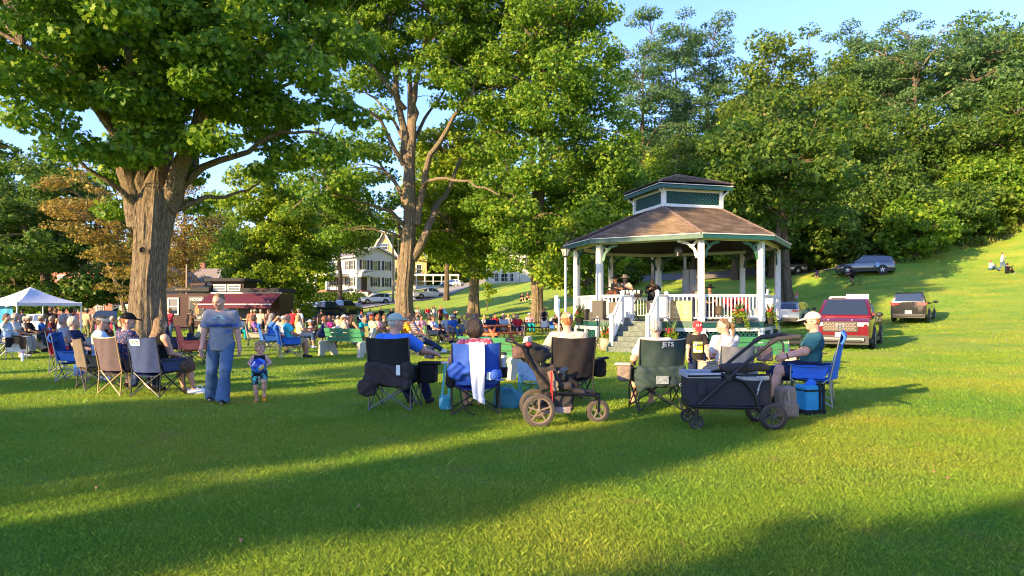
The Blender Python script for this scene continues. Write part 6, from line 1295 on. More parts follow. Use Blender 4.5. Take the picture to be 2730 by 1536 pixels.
for k in range(3):g_.tube([tuple(c+H[:,2]*(.05+.016*k)+H[:,0]*math.cos(a)*.093-H[:,1]*(.108-.01*k)*math.sin(a)) for a in[.7+.12*j for j in range(15)]],.0035,4)
g_.obj('gold_stripes',mat('gold_thread',(.7,.42,.05),.6),o)
link('beard',sdf_mesh('beard',[('e',c+H[:,1]*.04-H[:,2]*.07,V3(.062,.068,.058),H,{'cut':[(c+H[:,1]*.02-H[:,2]*.03,-H[:,1]*.5+H[:,2])]})],vox=.014,k=.02),o,hair_mat('lgrey'))
p=spot(402,1062,.26);ch=camp_chair('navy camp chair with a white printed patch under the blond person',p,-15,navyc,blackf,high=1.0,w=.56,detail=True)
def back_text(ch,txt,size,m,z,x=0,y=-.40,tilt=.31,patch=None,high=1.0):
 bk=[c for c in ch.children if c.name.startswith('backrest')][0].data;from mathutils.bvhtree import BVHTree
 bvh=BVHTree.FromPolygons([v.co.copy() for v in bk.vertices],[tuple(q.vertices) for q in bk.polygons]);n=Vector((0,-1,0));M=wall_text_M((x,-.8,z),(0,-1,0))
 def proj(me,push):
  for v in me.vertices:
   zz=v.co.z;q=M@Vector((v.co.x,v.co.y,0));h=bvh.ray_cast(q,-n);v.co=(h[0]+n*(push+zz)) if h[0] else q+Vector((0,.35,0))
  me.update();return me
 if patch:g_=MB();w_,h_=patch[:2];g_.sheet(lambda u,v:((u-.5)*w_,(v-.5)*h_,0),8,4);link('patch',proj(g_.mesh('patch'),.003),ch,patch[2])
 if txt:me=text_mesh(txt,size,.0005);me.materials.clear();link('lettering',proj(me,.005),ch,m)
lightp=mat('patch_white',(.62,.66,.62),.8);inkd=mat('ink_dark',(.02,.02,.03),.7)
back_text(ch,"DICK'S",.062,inkd,.905,-.10,patch=(.22,.10,lightp))
o,J=person('long-haired blond person in a dark top and brown spotted skirt',p,-32,dict(POSES['sit_lap'],ank=[(.1,.55,.09),(-.1,.5,.09)]),('tank','black'),('skirt',print_mat('spot_skirt',(.02,.012,.01),'spots',(.12,.06,.035))),('long','dblond'),None,'c',1.1,True,1.0,1,pname='L3',shoes=None)
p2=Vector((p.x-.33,p.y-.1,0));t=thing('jacket','navy jacket hanging over the left arm of the navy camp chair','jacket',p2+Vector((0,0,.05)),.4)
link('sleeve',sdf_mesh('jk',[('c',(-.0,0,.2),(.05,-.02,.58),.03,.05),('c',(-.05,.02,.15),(-.0,0,.6),.04,.045),('c',(.03,.05,.22),(.02,.05,.6),.03,.05)],vox=.014,k=.04,wr=.006),t,navyc)
link('collar',sdf_mesh('jk',[('c',(-.01,0,.66),(.05,.1,.64),.045,.045),('c',(.0,.05,.62),(.04,0,.55),.05,.05)],vox=.014,k=.04,wr=.006),t,navyc)
p=gxy(523,1052);t=thing('tumbler','white insulated tumbler with a handle lying on the grass','tumbler',p+Vector((0,0,.05)),.35)
R=Matrix.Rotation(math.radians(90),3,'Y');g_=MB();g_.lathe([(0,-.13),(.036,-.13),(.038,-.02),(.05,.0),(.05,.12),(.047,.135),(0,.135)],20,(0,0,0),R);g_.obj('cup',mat('white_gloss',(.72,.7,.74),.3),t,True)
g_=MB();g_.tube([(.02,0,.045),(.02,0,.095),(.1,0,.095),(.1,0,.045)],.011,8);g_.obj('handle',_m['white_gloss'],t,True)
# ---- person in sage cap, black chair ----
blk=mat('chair_black_cloth',(.007,.0065,.006),.9,var=.2,bump=.35,bscale=12);blkb=mat('cloth_brown_black',(.022,.016,.015),.85,var=.25,scale=5,bump=.5,bscale=9)
p=spot(1047,1098,.27);ch=camp_chair('large black camp chair with a loose carry bag slung across its back',p,-8,blk,mat('chair_gun',(.13,.13,.13),.35,metal=.7),high=1.05,w=.60,detail=True)
link('carry_bag',sdf_mesh('bag',[('b',(.0,-.375,.52),(.34,.05,.15),.05,np.array(Matrix.Rotation(.16,3,'Y'))),('e',(-.30,-.37,.36),(.13,.05,.14)),('e',(.26,-.36,.60),(.1,.06,.12))],vox=.013,k=.06,wr=.014,wf=27),ch,blkb)
g_=MB();g_.box((.17,-.442,.60),(.028,.004,.07));g_.obj('label_patch',lightp,ch)
t=thing('cooler_bag','black box-shaped cooler bag hanging from the right arm of the black chair','cooler bag',p+Vector((.46,.10,0)),math.radians(-8));g_=MB()
link('body',sdf_mesh('cb',[('b',(0,0,.50),(.115,.12,.13),.03)],vox=.014,k=.02,wr=.003),t,blk);link('flap',sdf_mesh('cb',[('b',(0.03,0,.655),(.17,.13,.02),.015)],vox=.012,k=.02),t,blk)
P=dict(POSES['sit'],lean=-8,wr=[(.48,.26,.74),(-.27,.22,.66)],ep=(.3,-.5,-.5),hy=-58,ank=[(.32,.52,.09),(.05,.50,.09)])
o,J=person('person in a sage green cap and bright blue polo seen from behind',p,-8,P,('polo',mat('polo_blue',(.04,.17,.62),.85,bump=.3,var=.1)),('long','navy'),('crop','white'),('cap',mat('cap_sage',(.33,.40,.34),.85,bump=.3)),'c',1.18,False,1.06,1,pname='F1',hands=[(.8,),(.5,)],shoes='char')
# ---- dark-haired person in blue chair with towel ----
bluec=mat('chair_blue_cloth',(.02,.08,.40),.7,var=.18,bump=.4,bscale=11)
p=spot(1263,1108,.27);ch=camp_chair('blue camp chair with a white towel over its back',p,6,bluec,blackf,high=.99,w=.64,detail=True,sag=.08)
link('storage_roll',sdf_mesh('roll',[('c',(-.3,-.36,.62),(.3,-.37,.56),.07,.06),('e',(-.27,-.36,.60),(.1,.07,.13))],vox=.013,k=.05,wr=.014,wf=32),ch,bluec)
link('side_pocket',sdf_mesh('pk',[('c',(-.34,-.28,.6),(-.34,-.26,.44),.06,.07)],vox=.014,wr=.006),ch,blk)
g_=MB();g_.box((.17,-.452,.55),(.035,.004,.05),Matrix.Rotation(.2,3,'Y'));g_.obj('care_label',lightp,ch)
g_=MB();g_.tube([(-.22,-.33,.42),(-.2,-.36,.2),(-.12,-.38,.06),(.0,-.36,.02)],.008,5);g_.obj('dangling_strap',blk,ch)
t=thing('towel','long white towel hanging over the back of the blue camp chair','towel',p,math.radians(6));g_=MB()
g_.sheet(lambda u,v:Vector(((u-.5)*(.205-.08*v*v)+.02*v+(.02*u if v>.9 else 0),-.44-.05*math.sin(min(1,v*3)*1.57)+.012*math.sin(u*11+v*3)*v,.985-.72*v-.09*u*v+.045*max(0,.1-v))),14,24,.008);g_.obj('cloth',mat('towel_white',(.74,.75,.78),.95,bump=.4,bscale=60),t,True)
g_=MB();g_.sheet(lambda u,v:Vector(((u-.5)*.2,-.44+.06*v+.03*math.sin(v*3),.995-.1*v*v)),8,5,.008);g_.obj('front_fold',_m['towel_white'],t,True)
P=dict(POSES['sit'],lean=-4,hy=14,wr=[(.27,.26,.66),(-.33,.2,.62)],ank=[(.10,.50,.09),(-.1,.5,.09)])
o,J=person('dark brown-haired person in a red patterned top in the blue chair with the towel',p,6,P,('tee',print_mat('red_flower',(.65,.5,.5),'spots',(.45,.06,.10))),('shorts','black'),('fluffy','dbrown'),None,'c',1.1,True,1.0,1,pname='F2',shoes=None)
t=thing('cap','blue baseball cap hung on the corner of the blue camp chair','cap',p+Vector((.30,-.42,.55)),.5);link('crown',sdf_mesh('cp',[('e',(0,0,0),(.08,.06,.09),{'cut':[((0,0,-.05),(0,0,-1))]})],vox=.012),t,bluec);link('brim',sdf_mesh('cp',[('e',(.05,-.02,-.05),(.08,.06,.012))],vox=.01),t,bluec)
t=thing('travel_mug','white and steel travel mug in the cup holder of the blue chair','mug',p+Vector((.40,.05,.60)),0);g_=MB();g_.lathe([(.0,0),(.035,0),(.042,.2),(.0,.2)],16);g_.obj('mug_body',mat('mug_steel',(.6,.62,.64),.3,metal=.3),t,True);g_=MB();g_.lathe([(.044,.2),(.044,.225),(.03,.235),(0,.235)],16);g_.obj('lid',blackp,t,True);g_=MB();g_.lathe([(.05,-.12),(.06,0),(.06,.03)],14);g_.obj('cup_holder',blk,t,True)
tealp=print_mat('teal_print',(.03,.25,.32),'noise',(.25,.5,.55));tealm=mat('teal_cloth',(.06,.42,.44),.7)
p3=gxy(1187,1098);t=thing('lunch_bag','round teal patterned bag with a long strap beside the blue chair','bag',p3,.2)
link('bag_body',sdf_mesh('lb',[('b',(0,0,.13),(.085,.07,.11),.06)],vox=.013,wr=.004),t,tealp)
g_=MB();
for s,tx in((-1,.0),(1,.05)):g_.sheet(lambda u,v:(s*.05+(tx-s*.05)*v+(u-.5)*.028,-.03,.22+.46*v),1,8,.003)
g_.obj('strap',tealm,t);g_=MB();g_.box((.02,0,.69),(.075,.05,.008));g_.box((.02,0,.665),(.02,.02,.02));g_.obj('handle_tray',white_v,t)
p=gxy(1412,1062);camp_chair("small child's camp chair in pale blue with turquoise tubes",p,188,mat('kid_cloth',(.35,.5,.55),.8,var=.2),mat('turq_tube',(.02,.33,.42),.4),high=.93,w=.5,S=.62,detail=True)
t=thing('tote_bag','large slumped teal bag on the grass between the blue chair and the jogging stroller','bag',gxy(1362,1088),.1)
link('bag_body',sdf_mesh('tb',[('b',(-.08,0,.14),(.17,.1,.16),.06,np.array(Matrix.Rotation(.25,3,'Y'))),('e',(.14,0,.10),(.16,.1,.1))],vox=.014,k=.1,wr=.008,wf=20),t,mat('teal_bag',(.03,.2,.27),.6,var=.3,scale=5,bump=.5));g_=MB();g_.tube([(-.15,-.08,.28),(-.1,-.11,.36),(.0,-.11,.34),(.04,-.1,.24)],.012,6);g_.obj('handle',tealm,t,True)
t=thing('toy_truck','tiny yellow and black toy truck on the grass under the blue chair','toy',gxy(1250,1082),.4);g_=MB();g_.box((0,0,.05),(.06,.03,.02));g_.box((.03,0,.085),(.02,.025,.02));g_.obj('body',cm('yellow'),t);
for sx in(-.035,.035):
 g_=MB();g_.tube([(sx,-.04,.022),(sx,.04,.022)],.022,10);g_.obj('wheel',blackp,t)
 # ---- tan cap person behind stroller ----
p=spot(1515,1082,.3);ch=camp_chair('wide black camp chair behind the jogging stroller',p,12,blkb,blackf,high=1.03,w=.66,detail=True)
P=dict(POSES['sit'],hy=4,hp=6,wr=[(.36,.2,.64),(-.3,.24,.66)])
o,J=person('person in a tan mesh cap and white shirt behind the jogging stroller',p,2,P,('tee','cream'),('shorts','khaki'),('crop','red'),('cap',mat('cap_tan',(.36,.22,.12),.85,bump=.4)),'c',1.2,False,1.07,1,pname='F3')
c,H=J['hc'],J['H'];g_=MB();q=1.06;bkp=c-H[:,1]*.118*q+H[:,2]*.075
g_.prism([(-.034,.018),(.034,.018),(0,-.034)],.006,None,(0,0,0));R=Matrix([list(r_) for r_ in H]);g2=MB();g2.V=[tuple(R@Vector(v)+Vector(bkp)) for v in g_.V];g2.F=g_.F;g2.M=g_.M;g2.obj('triangle_patch',mat('patch_cream',(.65,.5,.35),.7),o)
t=thing('cup_holder_bag','black cup-holder pouch on the right arm of the chair behind the stroller','pouch',p+Vector((.50,.02,0)),.1)
link('pouch',sdf_mesh('po',[('b',(0,0,.53),(.10,.09,.13),.05),('b',(.02,-.02,.67),(.12,.1,.012),.01,np.array(Matrix.Rotation(-.25,3,'Y')))],vox=.012,k=.03,wr=.003),t,blk);g_=MB();g_.lathe([(.045,.69),(.05,.695),(.045,.70)],16,(.0,-.02,0));g_.obj('holder_ring',mat('ring_grey',(.2,.2,.22),.4),t)
# ---- grey-haired person, green chair ----
greenc=mat('chair_green_cloth',(.022,.042,.036),.8,var=.25,scale=5,bump=.4,bscale=10)
p=spot(1757,1100,.27);ch=camp_chair('dark green camp chair with white lettering across its back',p,4,greenc,blackf,high=1.03,w=.62,detail=True,trim=mat('trim_cream',(.6,.45,.35),.8),sag=.05)
back_text(ch,'JETS',.09,mat('letter_white',(.75,.75,.72),.6),.955,.06)
link('carry_bag',sdf_mesh('bg',[('b',(.0,-.37,.50),(.33,.045,.14),.04,np.array(Matrix.Rotation(-.05,3,'Y'))),('e',(-.30,-.35,.48),(.09,.06,.18))],vox=.013,k=.05,wr=.013,wf=28),ch,greenc)
g_=MB();g_.box((-.02,-.437,.47),(.085,.006,.055));g_.obj('clear_pocket',mat('pocket_clear',(.3,.33,.33),.15,var=.5,scale=20),ch)
t=thing('arm_cooler','grey-brown cooler pouch on the left arm of the green chair','pouch',p+Vector((-.44,-.02,0)),-.2)
link('pouch',sdf_mesh('ac',[('b',(0,0,.53),(.10,.1,.12),.05)],vox=.013,wr=.005),t,mat('taupe_cloth',(.2,.15,.12),.8,bump=.3));link('lid',sdf_mesh('ac',[('b',(-.02,0,.655),(.12,.11,.018),.015)],vox=.012),t,mat('lid_cream',(.5,.38,.3),.7))
g_=MB();g_.box((.30,-.43,.40),(.075,.008,.055),None);q=g_.obj('logo_patch',greenc,ch);text('logo_lettering','Coleman',.05,_m['letter_white'],ch,wall_text_M((.30,-.4395,.40),(0,-1,0)),.0006)
P=dict(POSES['sit'],lean=-2,hy=-30,hp=12,ank=[(.06,.5,.09),(-.2,.52,.09)])
o,J=person('person with pinned-up silver hair and glasses in the dark green chair',p,2,P,('tee','lgrey'),('shorts','navy'),('twist','white'),None,'c',1.1,True,1.0,1,pname='F4',shoes=None,glasses=True)
c,H=J['hc'],J['H'];link('hair_clip',sdf_mesh('hc',[('c',tuple(c-H[:,1]*.12+H[:,2]*.05),tuple(c-H[:,1]*.12-H[:,2]*.04),.014,.012)],vox=.01),o,mat('clip_clear',(.5,.48,.45),.2))
# ---- boy with red cap ----
p=spot(1858,1062,0);P=dict(POSES['stand'],wr=[(.24,.16,.86),(-.24,.2,.82)],hp=30,hy=0,ank=[(.1,0,.08),(-.1,.03,.08)])
o,J=person('boy in a red baseball cap and black shirt with a bright yellow print',p,176,P,('tee',mat('tee_black',(.012,.009,.008),.85,bump=.3)),('shorts','navy'),('short','blond'),('cap',mat('cap_red',(.55,.02,.03),.75,bump=.3)),'c',1.0,False,.74,1,True,pname='boy')
pr=MB();pr.sheet(lambda u,v:((u-.5)*.20,(v-.5)*.23,0),8,8);me=on_surface(o,'t_shirt',pr.mesh('pr'),chest_M(o,J,.20,0),.006)
link('shirt_print',me,o,print_mat('yellow_print',(.62,.75,.05),'noise',(.7,.7,.62)));shirt_text(o,J,'NIKE',.066,inkd,.245)
for c_ in o.children:
 if c_.name.startswith('printed_text') and c_.parent==o:
  for v in c_.data.vertices:v.co+=Vector(J['f'])*.006
c,H,q=J['hc'],J['H'],J['hs'];R=Matrix([list(r_) for r_ in H]);me=text_mesh('H F',.075,.001);me.materials.clear();M=Matrix.Identity(4);fw=H[:,1];up=nrm(H[:,2]*.9-fw*.35);nn_=nrm(fw*.9+H[:,2]*.45);rt_=np.cross(up,nn_)
cc_=c+fw*.088*q+H[:,2]*.098*q;me.transform(Matrix([[rt_[0],up[0],nn_[0],cc_[0]],[rt_[1],up[1],nn_[1],cc_[1]],[rt_[2],up[2],nn_[2],cc_[2]],[0,0,0,1]]));link('cap_letters',me,o,mat('letter_cream',(.8,.75,.7),.6))
# ---- person with ponytail in profile ----
p=spot(1950,1075,.35);ch=camp_chair('low beige camp chair under the person with the checked hair tie',p,20,mat('chair_beige',(.38,.33,.27),.85,var=.12,bump=.3),steel,high=.88,w=.62,detail=True)
P=dict(POSES['sit_lap'],hy=62,lean=-4,hp=8);o,J=person('smiling person in profile with a ponytail and sunglasses pushed up on the hair',p,22,P,('tee',mat('tee_offwhite',(.62,.56,.5),.9,bump=.3)),('shorts','denim'),('ponytail','dblond'),None,'c',1.1,True,1.0,1,pname='F5')
c,H=J['hc'],J['H'];link('hair_tie',sdf_mesh('ht',[('e',c-H[:,1]*.10+H[:,2]*.06,(.045,.045,.04))],vox=.012),o,print_mat('check_tie',(.02,.02,.02),'spots',(.7,.65,.45)))
g_=MB();g_.tube([tuple(c+H[:,2]*.10+H[:,1]*.05*math.cos(a)+H[:,0]*.088*math.sin(a)-H[:,2]*.03*abs(math.sin(a))) for a in[-1.6+.2*k for k in range(17)]],.006,5);g_.obj('sunglasses_on_hair',mat('glass_brown',(.1,.05,.03),.2),o)
# ---- person right in blue chair ----
bl2=mat('chair_bright_blue',(.015,.12,.52),.65,var=.12,bump=.35,bscale=11)
p=spot(2182,1088,.25);ch=camp_chair('tall bright blue camp chair at the right end of the front row',p,62,bl2,steel,high=1.1,w=.58,detail=True,pillow=bl2);back_text(ch,'OZARK TRAIL',.035,_m['letter_white'],.99,0)
P=dict(POSES['sit'],lean=-6,wr=[(.26,.30,.68),(-.27,.34,.69)],hp=6,hy=8,ank=[(.12,.5,.09),(-.12,.55,.09)])
o,J=person('bearded person in a cream cap, sunglasses and teal shirt in the tall bright blue chair',p,72,P,('tee',mat('tee_teal',(.03,.13,.14),.85,bump=.35,bscale=10)),('shorts','navy'),('crop','red'),('cap',mat('cap_cream',(.6,.47,.36),.85,bump=.3)),'c',1.25,False,1.07,1,pname='F6',glasses=True)
W6=J['arm'][1][2];E6=J['arm'][1][1];dd_=nrm(W6-E6);a_=nrm(np.cross(dd_,V3(0,0,1)));b_=np.cross(dd_,a_);g_=MB();g_.tube([tuple(W6-dd_*.02+a_*.036*math.cos(k*.52)+b_*.036*math.sin(k*.52)) for k in range(12)],.009,5,closed=True);g_.obj('watch',blackp,o)
t=thing('water_bottle','clear green water bottle standing near the boy','bottle',gxy(1838,1070),0);
g_=MB();g_.lathe([(0,0),(.035,0),(.035,.17),(.014,.2),(.014,.22),(0,.22)],14);g_.obj('bottle_body',mat('bottle_clear',(.4,.5,.45),.15),t,True);g_=MB();g_.lathe([(.016,.215),(.016,.24),(0,.24)],12);g_.obj('lid',tealm,t,True)
# ---- jogging stroller ----
brk=mat('stroller_brown',(.032,.024,.021),.85,var=.2,scale=8,bump=.4,bscale=14);tyre=mat('tyre_dusty',(.075,.058,.045),.9,var=.25,bump=.4,bscale=80);rimm=mat('rim_brown',(.2,.15,.1),.5,var=.1)
def wheel(par,c,R,w,n_sp,tm,rm,name='wheel',ax='Y',spw=.018,deep=.55):
 g_=MB();pr=[(R-.05,-w/2),(R-.02,-w/2),(R-.004,-w*.3),(R,0),(R-.004,w*.3),(R-.02,w/2),(R-.05,w/2)] if R>.12 else[(R*.75,-w/2),(R*.95,-w/2),(R,0),(R*.95,w/2),(R*.75,w/2)]
 Rm=Matrix.Rotation(math.radians(90),3,'X');g_.lathe(pr,30,c,Rm);wo=g_.obj('tyre',tm,par,True);wo.name=name
 g_=MB();ri=R-.05 if R>.12 else R*.75;g_.lathe([(ri+.006,-w*.4),(ri-.014,-w*.35),(ri-.014,w*.35),(ri+.006,w*.4)],30,c,Rm)
 g_.lathe([(0,-w*.5),(.022,-w*.5),(.03,0),(.022,w*.5),(0,w*.5)],14,c,Rm)
 for k in range(n_sp):a=6.283*k/n_sp+.3;u=Vector((math.cos(a),0,math.sin(a)));s_=Vector((-math.sin(a),0,math.cos(a)));g_.beam(Vector(c)+u*.015,Vector(c)+u*(ri-.005),w*deep,spw,up=s_)
 g_.obj('rim',rm,wo);return wo
p=gxy(1435,1138);t=thing('jogging_stroller','black and brown three-wheeled jogging stroller with a red wrist strap','stroller',p,math.radians(6))
fr=mat('stroller_frame',(.012,.011,.01),.4,metal=.3)
wheel(t,(0,-.05,.205),.205,.05,5,tyre,rimm);wheel(t,(0.03,.50,.205),.205,.05,5,tyre,rimm);wheel(t,(.79,.2,.15),.15,.045,5,tyre,rimm)
g_=MB()
for y in(.0,.44):
 g_.tube([(-.02,y,.2),(.14,y,.42),(.40,y,.40),(.74,(y+.2)/2,.36)],.017,8);g_.tube([(.20,y,.42),(-.05,y,.72),(-.20,y,.98),(-.30,y+(.03 if y<.2 else-.03),1.04)],.016,8)
g_.tube([(0.0,-.03,.205),(.03,.48,.205)],.012,6);g_.tube([(.74,.2,.36),(.80,.2,.33)],.02,8);g_.obj('frame',fr,t,True)
g_=MB();g_.tube([(-.30,.03,1.04),(-.35,.06,1.05),(-.37,.22,1.05),(-.35,.38,1.05),(-.30,.41,1.04)],.022,10);g_.tube([(-.22,.0,1.0),(-.12,-.01,1.0),(-.05,-.01,.96)],.019,8);g_.obj('handlebar',blackp,t,True)
g_=MB();g_.ball((-.12,-.03,1.01),(.04,.03,.03));g_.obj('brake_knob',mat('knob_red',(.4,.03,.03),.4),t,True)
g_=MB();g_.beam((.80,.175,.34),(.79,.17,.14),.012,.035);g_.beam((.80,.225,.34),(.79,.23,.14),.012,.035);g_.tube([(.795,.2,.30),(.8,.2,.38)],.026,8);g_.obj('fork',blackp,t,True)
link('seat_shell',sdf_mesh('ss',[('b',(.02,.22,.68),(.05,.2,.26),.04,np.array(Matrix.Rotation(-.55,3,'Y'))),('b',(.24,.22,.50),(.2,.19,.05),.04,np.array(Matrix.Rotation(.08,3,'Y'))),('b',(.46,.22,.44),(.16,.16,.035),.03,np.array(Matrix.Rotation(.35,3,'Y'))),('b',(.12,.03,.60),(.14,.012,.12),.01,np.array(Matrix.Rotation(-.4,3,'Y')))],vox=.015,k=.05,wr=.005),t,brk)
link('canopy',sdf_mesh('cn',[('e',(.0,.22,.86),(.24,.22,.15),np.array(Matrix.Rotation(.45,3,'Y')))],vox=.015,sub=[('e',(.10,.22,.74),(.24,.19,.16),np.array(Matrix.Rotation(.45,3,'Y')))],wr=.006),t,blk)
link('padded_bar',sdf_mesh('pb',[('c',(.27,.04,.66),(.37,.22,.67),.035,.04),('c',(.37,.22,.67),(.27,.40,.66),.04,.035),('b',(.29,.06,.60),(.06,.03,.05),.02)],vox=.013,k=.03),t,mat('vinyl_black',(.02,.02,.022),.3))
link('foot_pan',sdf_mesh('fp',[('b',(.60,.2,.41),(.16,.1,.016),.015,np.array(Matrix.Rotation(.12,3,'Y'))),('b',(.44,.2,.52),(.1,.13,.05),.03,np.array(Matrix.Rotation(.6,3,'Y')))],vox=.013,k=.04),t,blk)
link('basket',sdf_mesh('bs',[('b',(.25,.22,.27),(.21,.19,.11),.06)],vox=.015,k=.04,wr=.013,wf=30),t,brk)
g_=MB();g_.sheet(lambda u,v:(.07+u*.33-v*.03*(.5-u),.026-.004*math.sin(u*3),.16+.075*v),6,2,.004);g_.obj('basket_panel',mat('panel_mauve',(.26,.18,.17),.7),t);g_=MB();g_.tube([(.33+.035*math.cos(a),.018,.195+.016*math.sin(a)) for a in[k*.45 for k in range(14)]],.0028,4,closed=True);g_.tube([(.33+.02*math.cos(a),.018,.195+.025*math.sin(a)) for a in[k*.45 for k in range(14)]],.0028,4,closed=True);g_.obj('logo',mat('logo_grey',(.5,.45,.42),.5),t)
link('handle_pouch',sdf_mesh('hp',[('b',(-.21,.2,.90),(.085,.12,.075),.035)],vox=.014,wr=.006),t,mat('pouch_brown',(.11,.06,.05),.8,bump=.3))
g_=MB();g_.box((.155,-.055,.555),(.011,.004,.13));g_.box((.165,-.055,.36),(.005,.003,.09),Matrix.Rotation(-.05,3,'Y'));g_.obj('wrist_strap',mat('strap_red',(.65,.02,.02),.6),t)
g_=MB()
for y in(-.005,.445):g_.lathe([(0,-.02),(.045,-.02),(.045,.02),(0,.02)],14,(.20,y,.52),Matrix.Rotation(1.57,3,'X'));g_.beam((.14,y,.68),(.22,y,.44),.02,.07)
g_.obj('fold_joint',mat('joint_tan',(.22,.17,.11),.5),t)
# ---- wagon stroller ----
p=gxy(1857,1146);t=thing('wagon_stroller','black and dark grey wagon stroller with light grey rims and a long push handle','wagon',p,math.radians(-3))
wag=mat('wagon_cloth',(.02,.019,.024),.85,var=.12,bump=.3,bscale=12);wgr=mat('wagon_grey',(.33,.35,.38),.8,var=.06)
wheel(t,(0,.0,.09),.09,.035,5,blackp,mat('rim_black',(.03,.03,.032),.35),spw=.02);wheel(t,(.0,.52,.09),.09,.035,5,blackp,_m['rim_black'],spw=.02)
wheel(t,(.89,-.03,.165),.165,.05,6,blackp,_m['rim_black'],spw=.02);wheel(t,(.89,.55,.165),.165,.05,6,blackp,_m['rim_black'],spw=.02)
def tub(u0,u1,y0,y1,z0,z1,th=.02):
 g_=MB();g_.sheet(lambda u,v:(u0+(u1-u0)*u,y0+.012*math.sin(u*9)*math.sin(v*3)-.03*math.sin(v*3.14)*.3,z0+(z1-z0)*v),18,6,th);g_.sheet(lambda u,v:(u1-(u1-u0)*u,y1,z0+(z1-z0)*v),18,6,th)
 g_.sheet(lambda u,v:(u1+.0,y0+(y1-y0)*u,z0+(z1-z0)*v),8,5,th);g_.sheet(lambda u,v:(u0,y1-(y1-y0)*u,z0+(z1-z0)*v),8,5,th);g_.box(((u0+u1)/2,(y0+y1)/2,z0),((u1-u0)/2,(y1-y0)/2,.012));return g_
tub(-.08,.86,.02,.52,.30,.62).obj('wagon_body',wag,t,True)
g_=MB()
for y0 in(.005,.50):g_.sheet(lambda u,v:(-.085+.37*u,y0-.012*math.sin(v*3),.615+.065*v),8,3,.02);g_.sheet(lambda u,v:(.46+.41*u,y0-.012*math.sin(v*3),.60+.075*v-.01*math.sin(u*3)),8,3,.02)
g_.sheet(lambda u,v:(-.09,.0+.52*u,.615+.065*v),6,2,.02);g_.obj('grey_rim',wgr,t,True)
text('lettering','EXPEDITION',.034,inkd,t,wall_text_M((.60,-.013,.642),(0,-1,0)),.0008)
g_=MB();g_.tube([(-.1,.0,.64),(.86,.0,.66)],.013,8);g_.tube([(-.1,.53,.64),(.86,.53,.66)],.013,8)
for y in(-.02,.55):g_.tube([(-.04,y,.28),(.84,y,.265)],.017,8);g_.tube([(.42,y,.62),(.55,y,.58),(.68,y,.42),(.72,y,.25)],.019,8);g_.tube([(.80,y,.16),(.72,y,.25)],.02,8);g_.tube([(.86,y,.66),(.86,y,.28)],.012,6)
g_.box((.38,.26,.262),(.46,.25,.02));g_.tube([(.0,.0,.12),(.0,.0,.3)],.026,8);g_.tube([(.0,.52,.12),(.0,.52,.3)],.026,8);g_.obj('frame',fr,t,True)
g_=MB()
for y in(-.035,.55):g_.tube([(.02,y,.30),(.30,y,.56),(.52,y,.76),(.86,y,1.04)],.021,8)
g_.obj('push_handle',blackp,t,True);g_=MB();
for y in(-.035,.55):g_.tube([(.84,y,1.03),(.93,y,1.085),(1.20,y,1.115)],.03,10)
g_.tube([(1.2,-.035,1.115),(1.2,.55,1.115)],.026,8);g_.obj('grip',mat('grip_grey',(.035,.032,.03),.8),t,True)
link('folded_canopy',sdf_mesh('fc',[('b',(.62,.26,.73),(.26,.24,.035),.03,np.array(Matrix.Rotation(-.05,3,'Y'))),('b',(.50,.1,.70),(.12,.06,.07),.04)],vox=.016,k=.06,wr=.010,wf=20),t,brk)
link('parent_pouch',sdf_mesh('pp',[('b',(.86,.2,.90),(.075,.1,.09),.03)],vox=.014,wr=.006),t,mat('pouch_mauve',(.15,.1,.095),.8,bump=.3))
g_=MB();g_.sheet(lambda u,v:(.02+.09*u,-.012-.012*math.sin(u*3.1),.42+.14*v),5,3,.01);g_.obj('side_pocket',wag,t,True);g_=MB();g_.tube([(.71,-.02,.47),(.74,-.022,.56),(.76,-.022,.6),(.74,-.022,.64)],.008,5);g_.tube([(.73,-.022,.50),(.7,-.022,.42)],.004,4);g_.obj('buckle_strap',wgr,t,True)
g_=MB();
for y in(-.035,.55):g_.lathe([(0,-.03),(.04,-.03),(.04,.03),(0,.03)],14,(.36,y,.63),Matrix.Rotation(1.57,3,'X'))
g_.obj('hinge',blackp,t,True)
# ---- bags at the right ----
tp=mat('backpack_taupe',(.26,.175,.12),.8,var=.12,bump=.4,bscale=16)
t=thing('backpack','taupe backpack with hanging charms standing beside the wagon','backpack',gxy(2094,1118),math.radians(8))
link('bag_body',sdf_mesh('bp',[('b',(0,0,.22),(.125,.1,.215),.07),('b',(-.0,-.09,.14),(.095,.045,.1),.04)],vox=.013,k=.03,wr=.004),t,tp);link('side_pouch',sdf_mesh('sp',[('b',(.13,.0,.12),(.035,.06,.1),.03)],vox=.013),t,tp)
g_=MB();g_.tube([(-.03,.05,.42),(-.03,.0,.50),(.03,0,.50),(.03,.05,.42)],.01,6);g_.tube([(-.06,-.11,.4),(-.1,-.12,.2),(-.06,-.12,.05)],.007,5);g_.obj('carry_loop',tp,t,True);g_=MB();g_.lathe([(0,-.145),(.032,-.145),(.038,-.13),(0,-.13)],14,(-.02,0,.22),Matrix.Rotation(1.57,3,'X')@Matrix.Rotation(0,3,'X'));g_.tube([(-.03,-.125,.40),(-.035,-.13,.34),(-.02,-.135,.26)],.01,6);g_.obj('charm',mat('charm_beige',(.45,.36,.28),.5),t,True)
cyan=mat('cooler_cyan',(.01,.24,.44),.6,var=.1,bump=.25);t=thing('cooler_bag','square bright blue cooler bag with black straps right of the taupe backpack','cooler bag',gxy(2158,1103),math.radians(16))
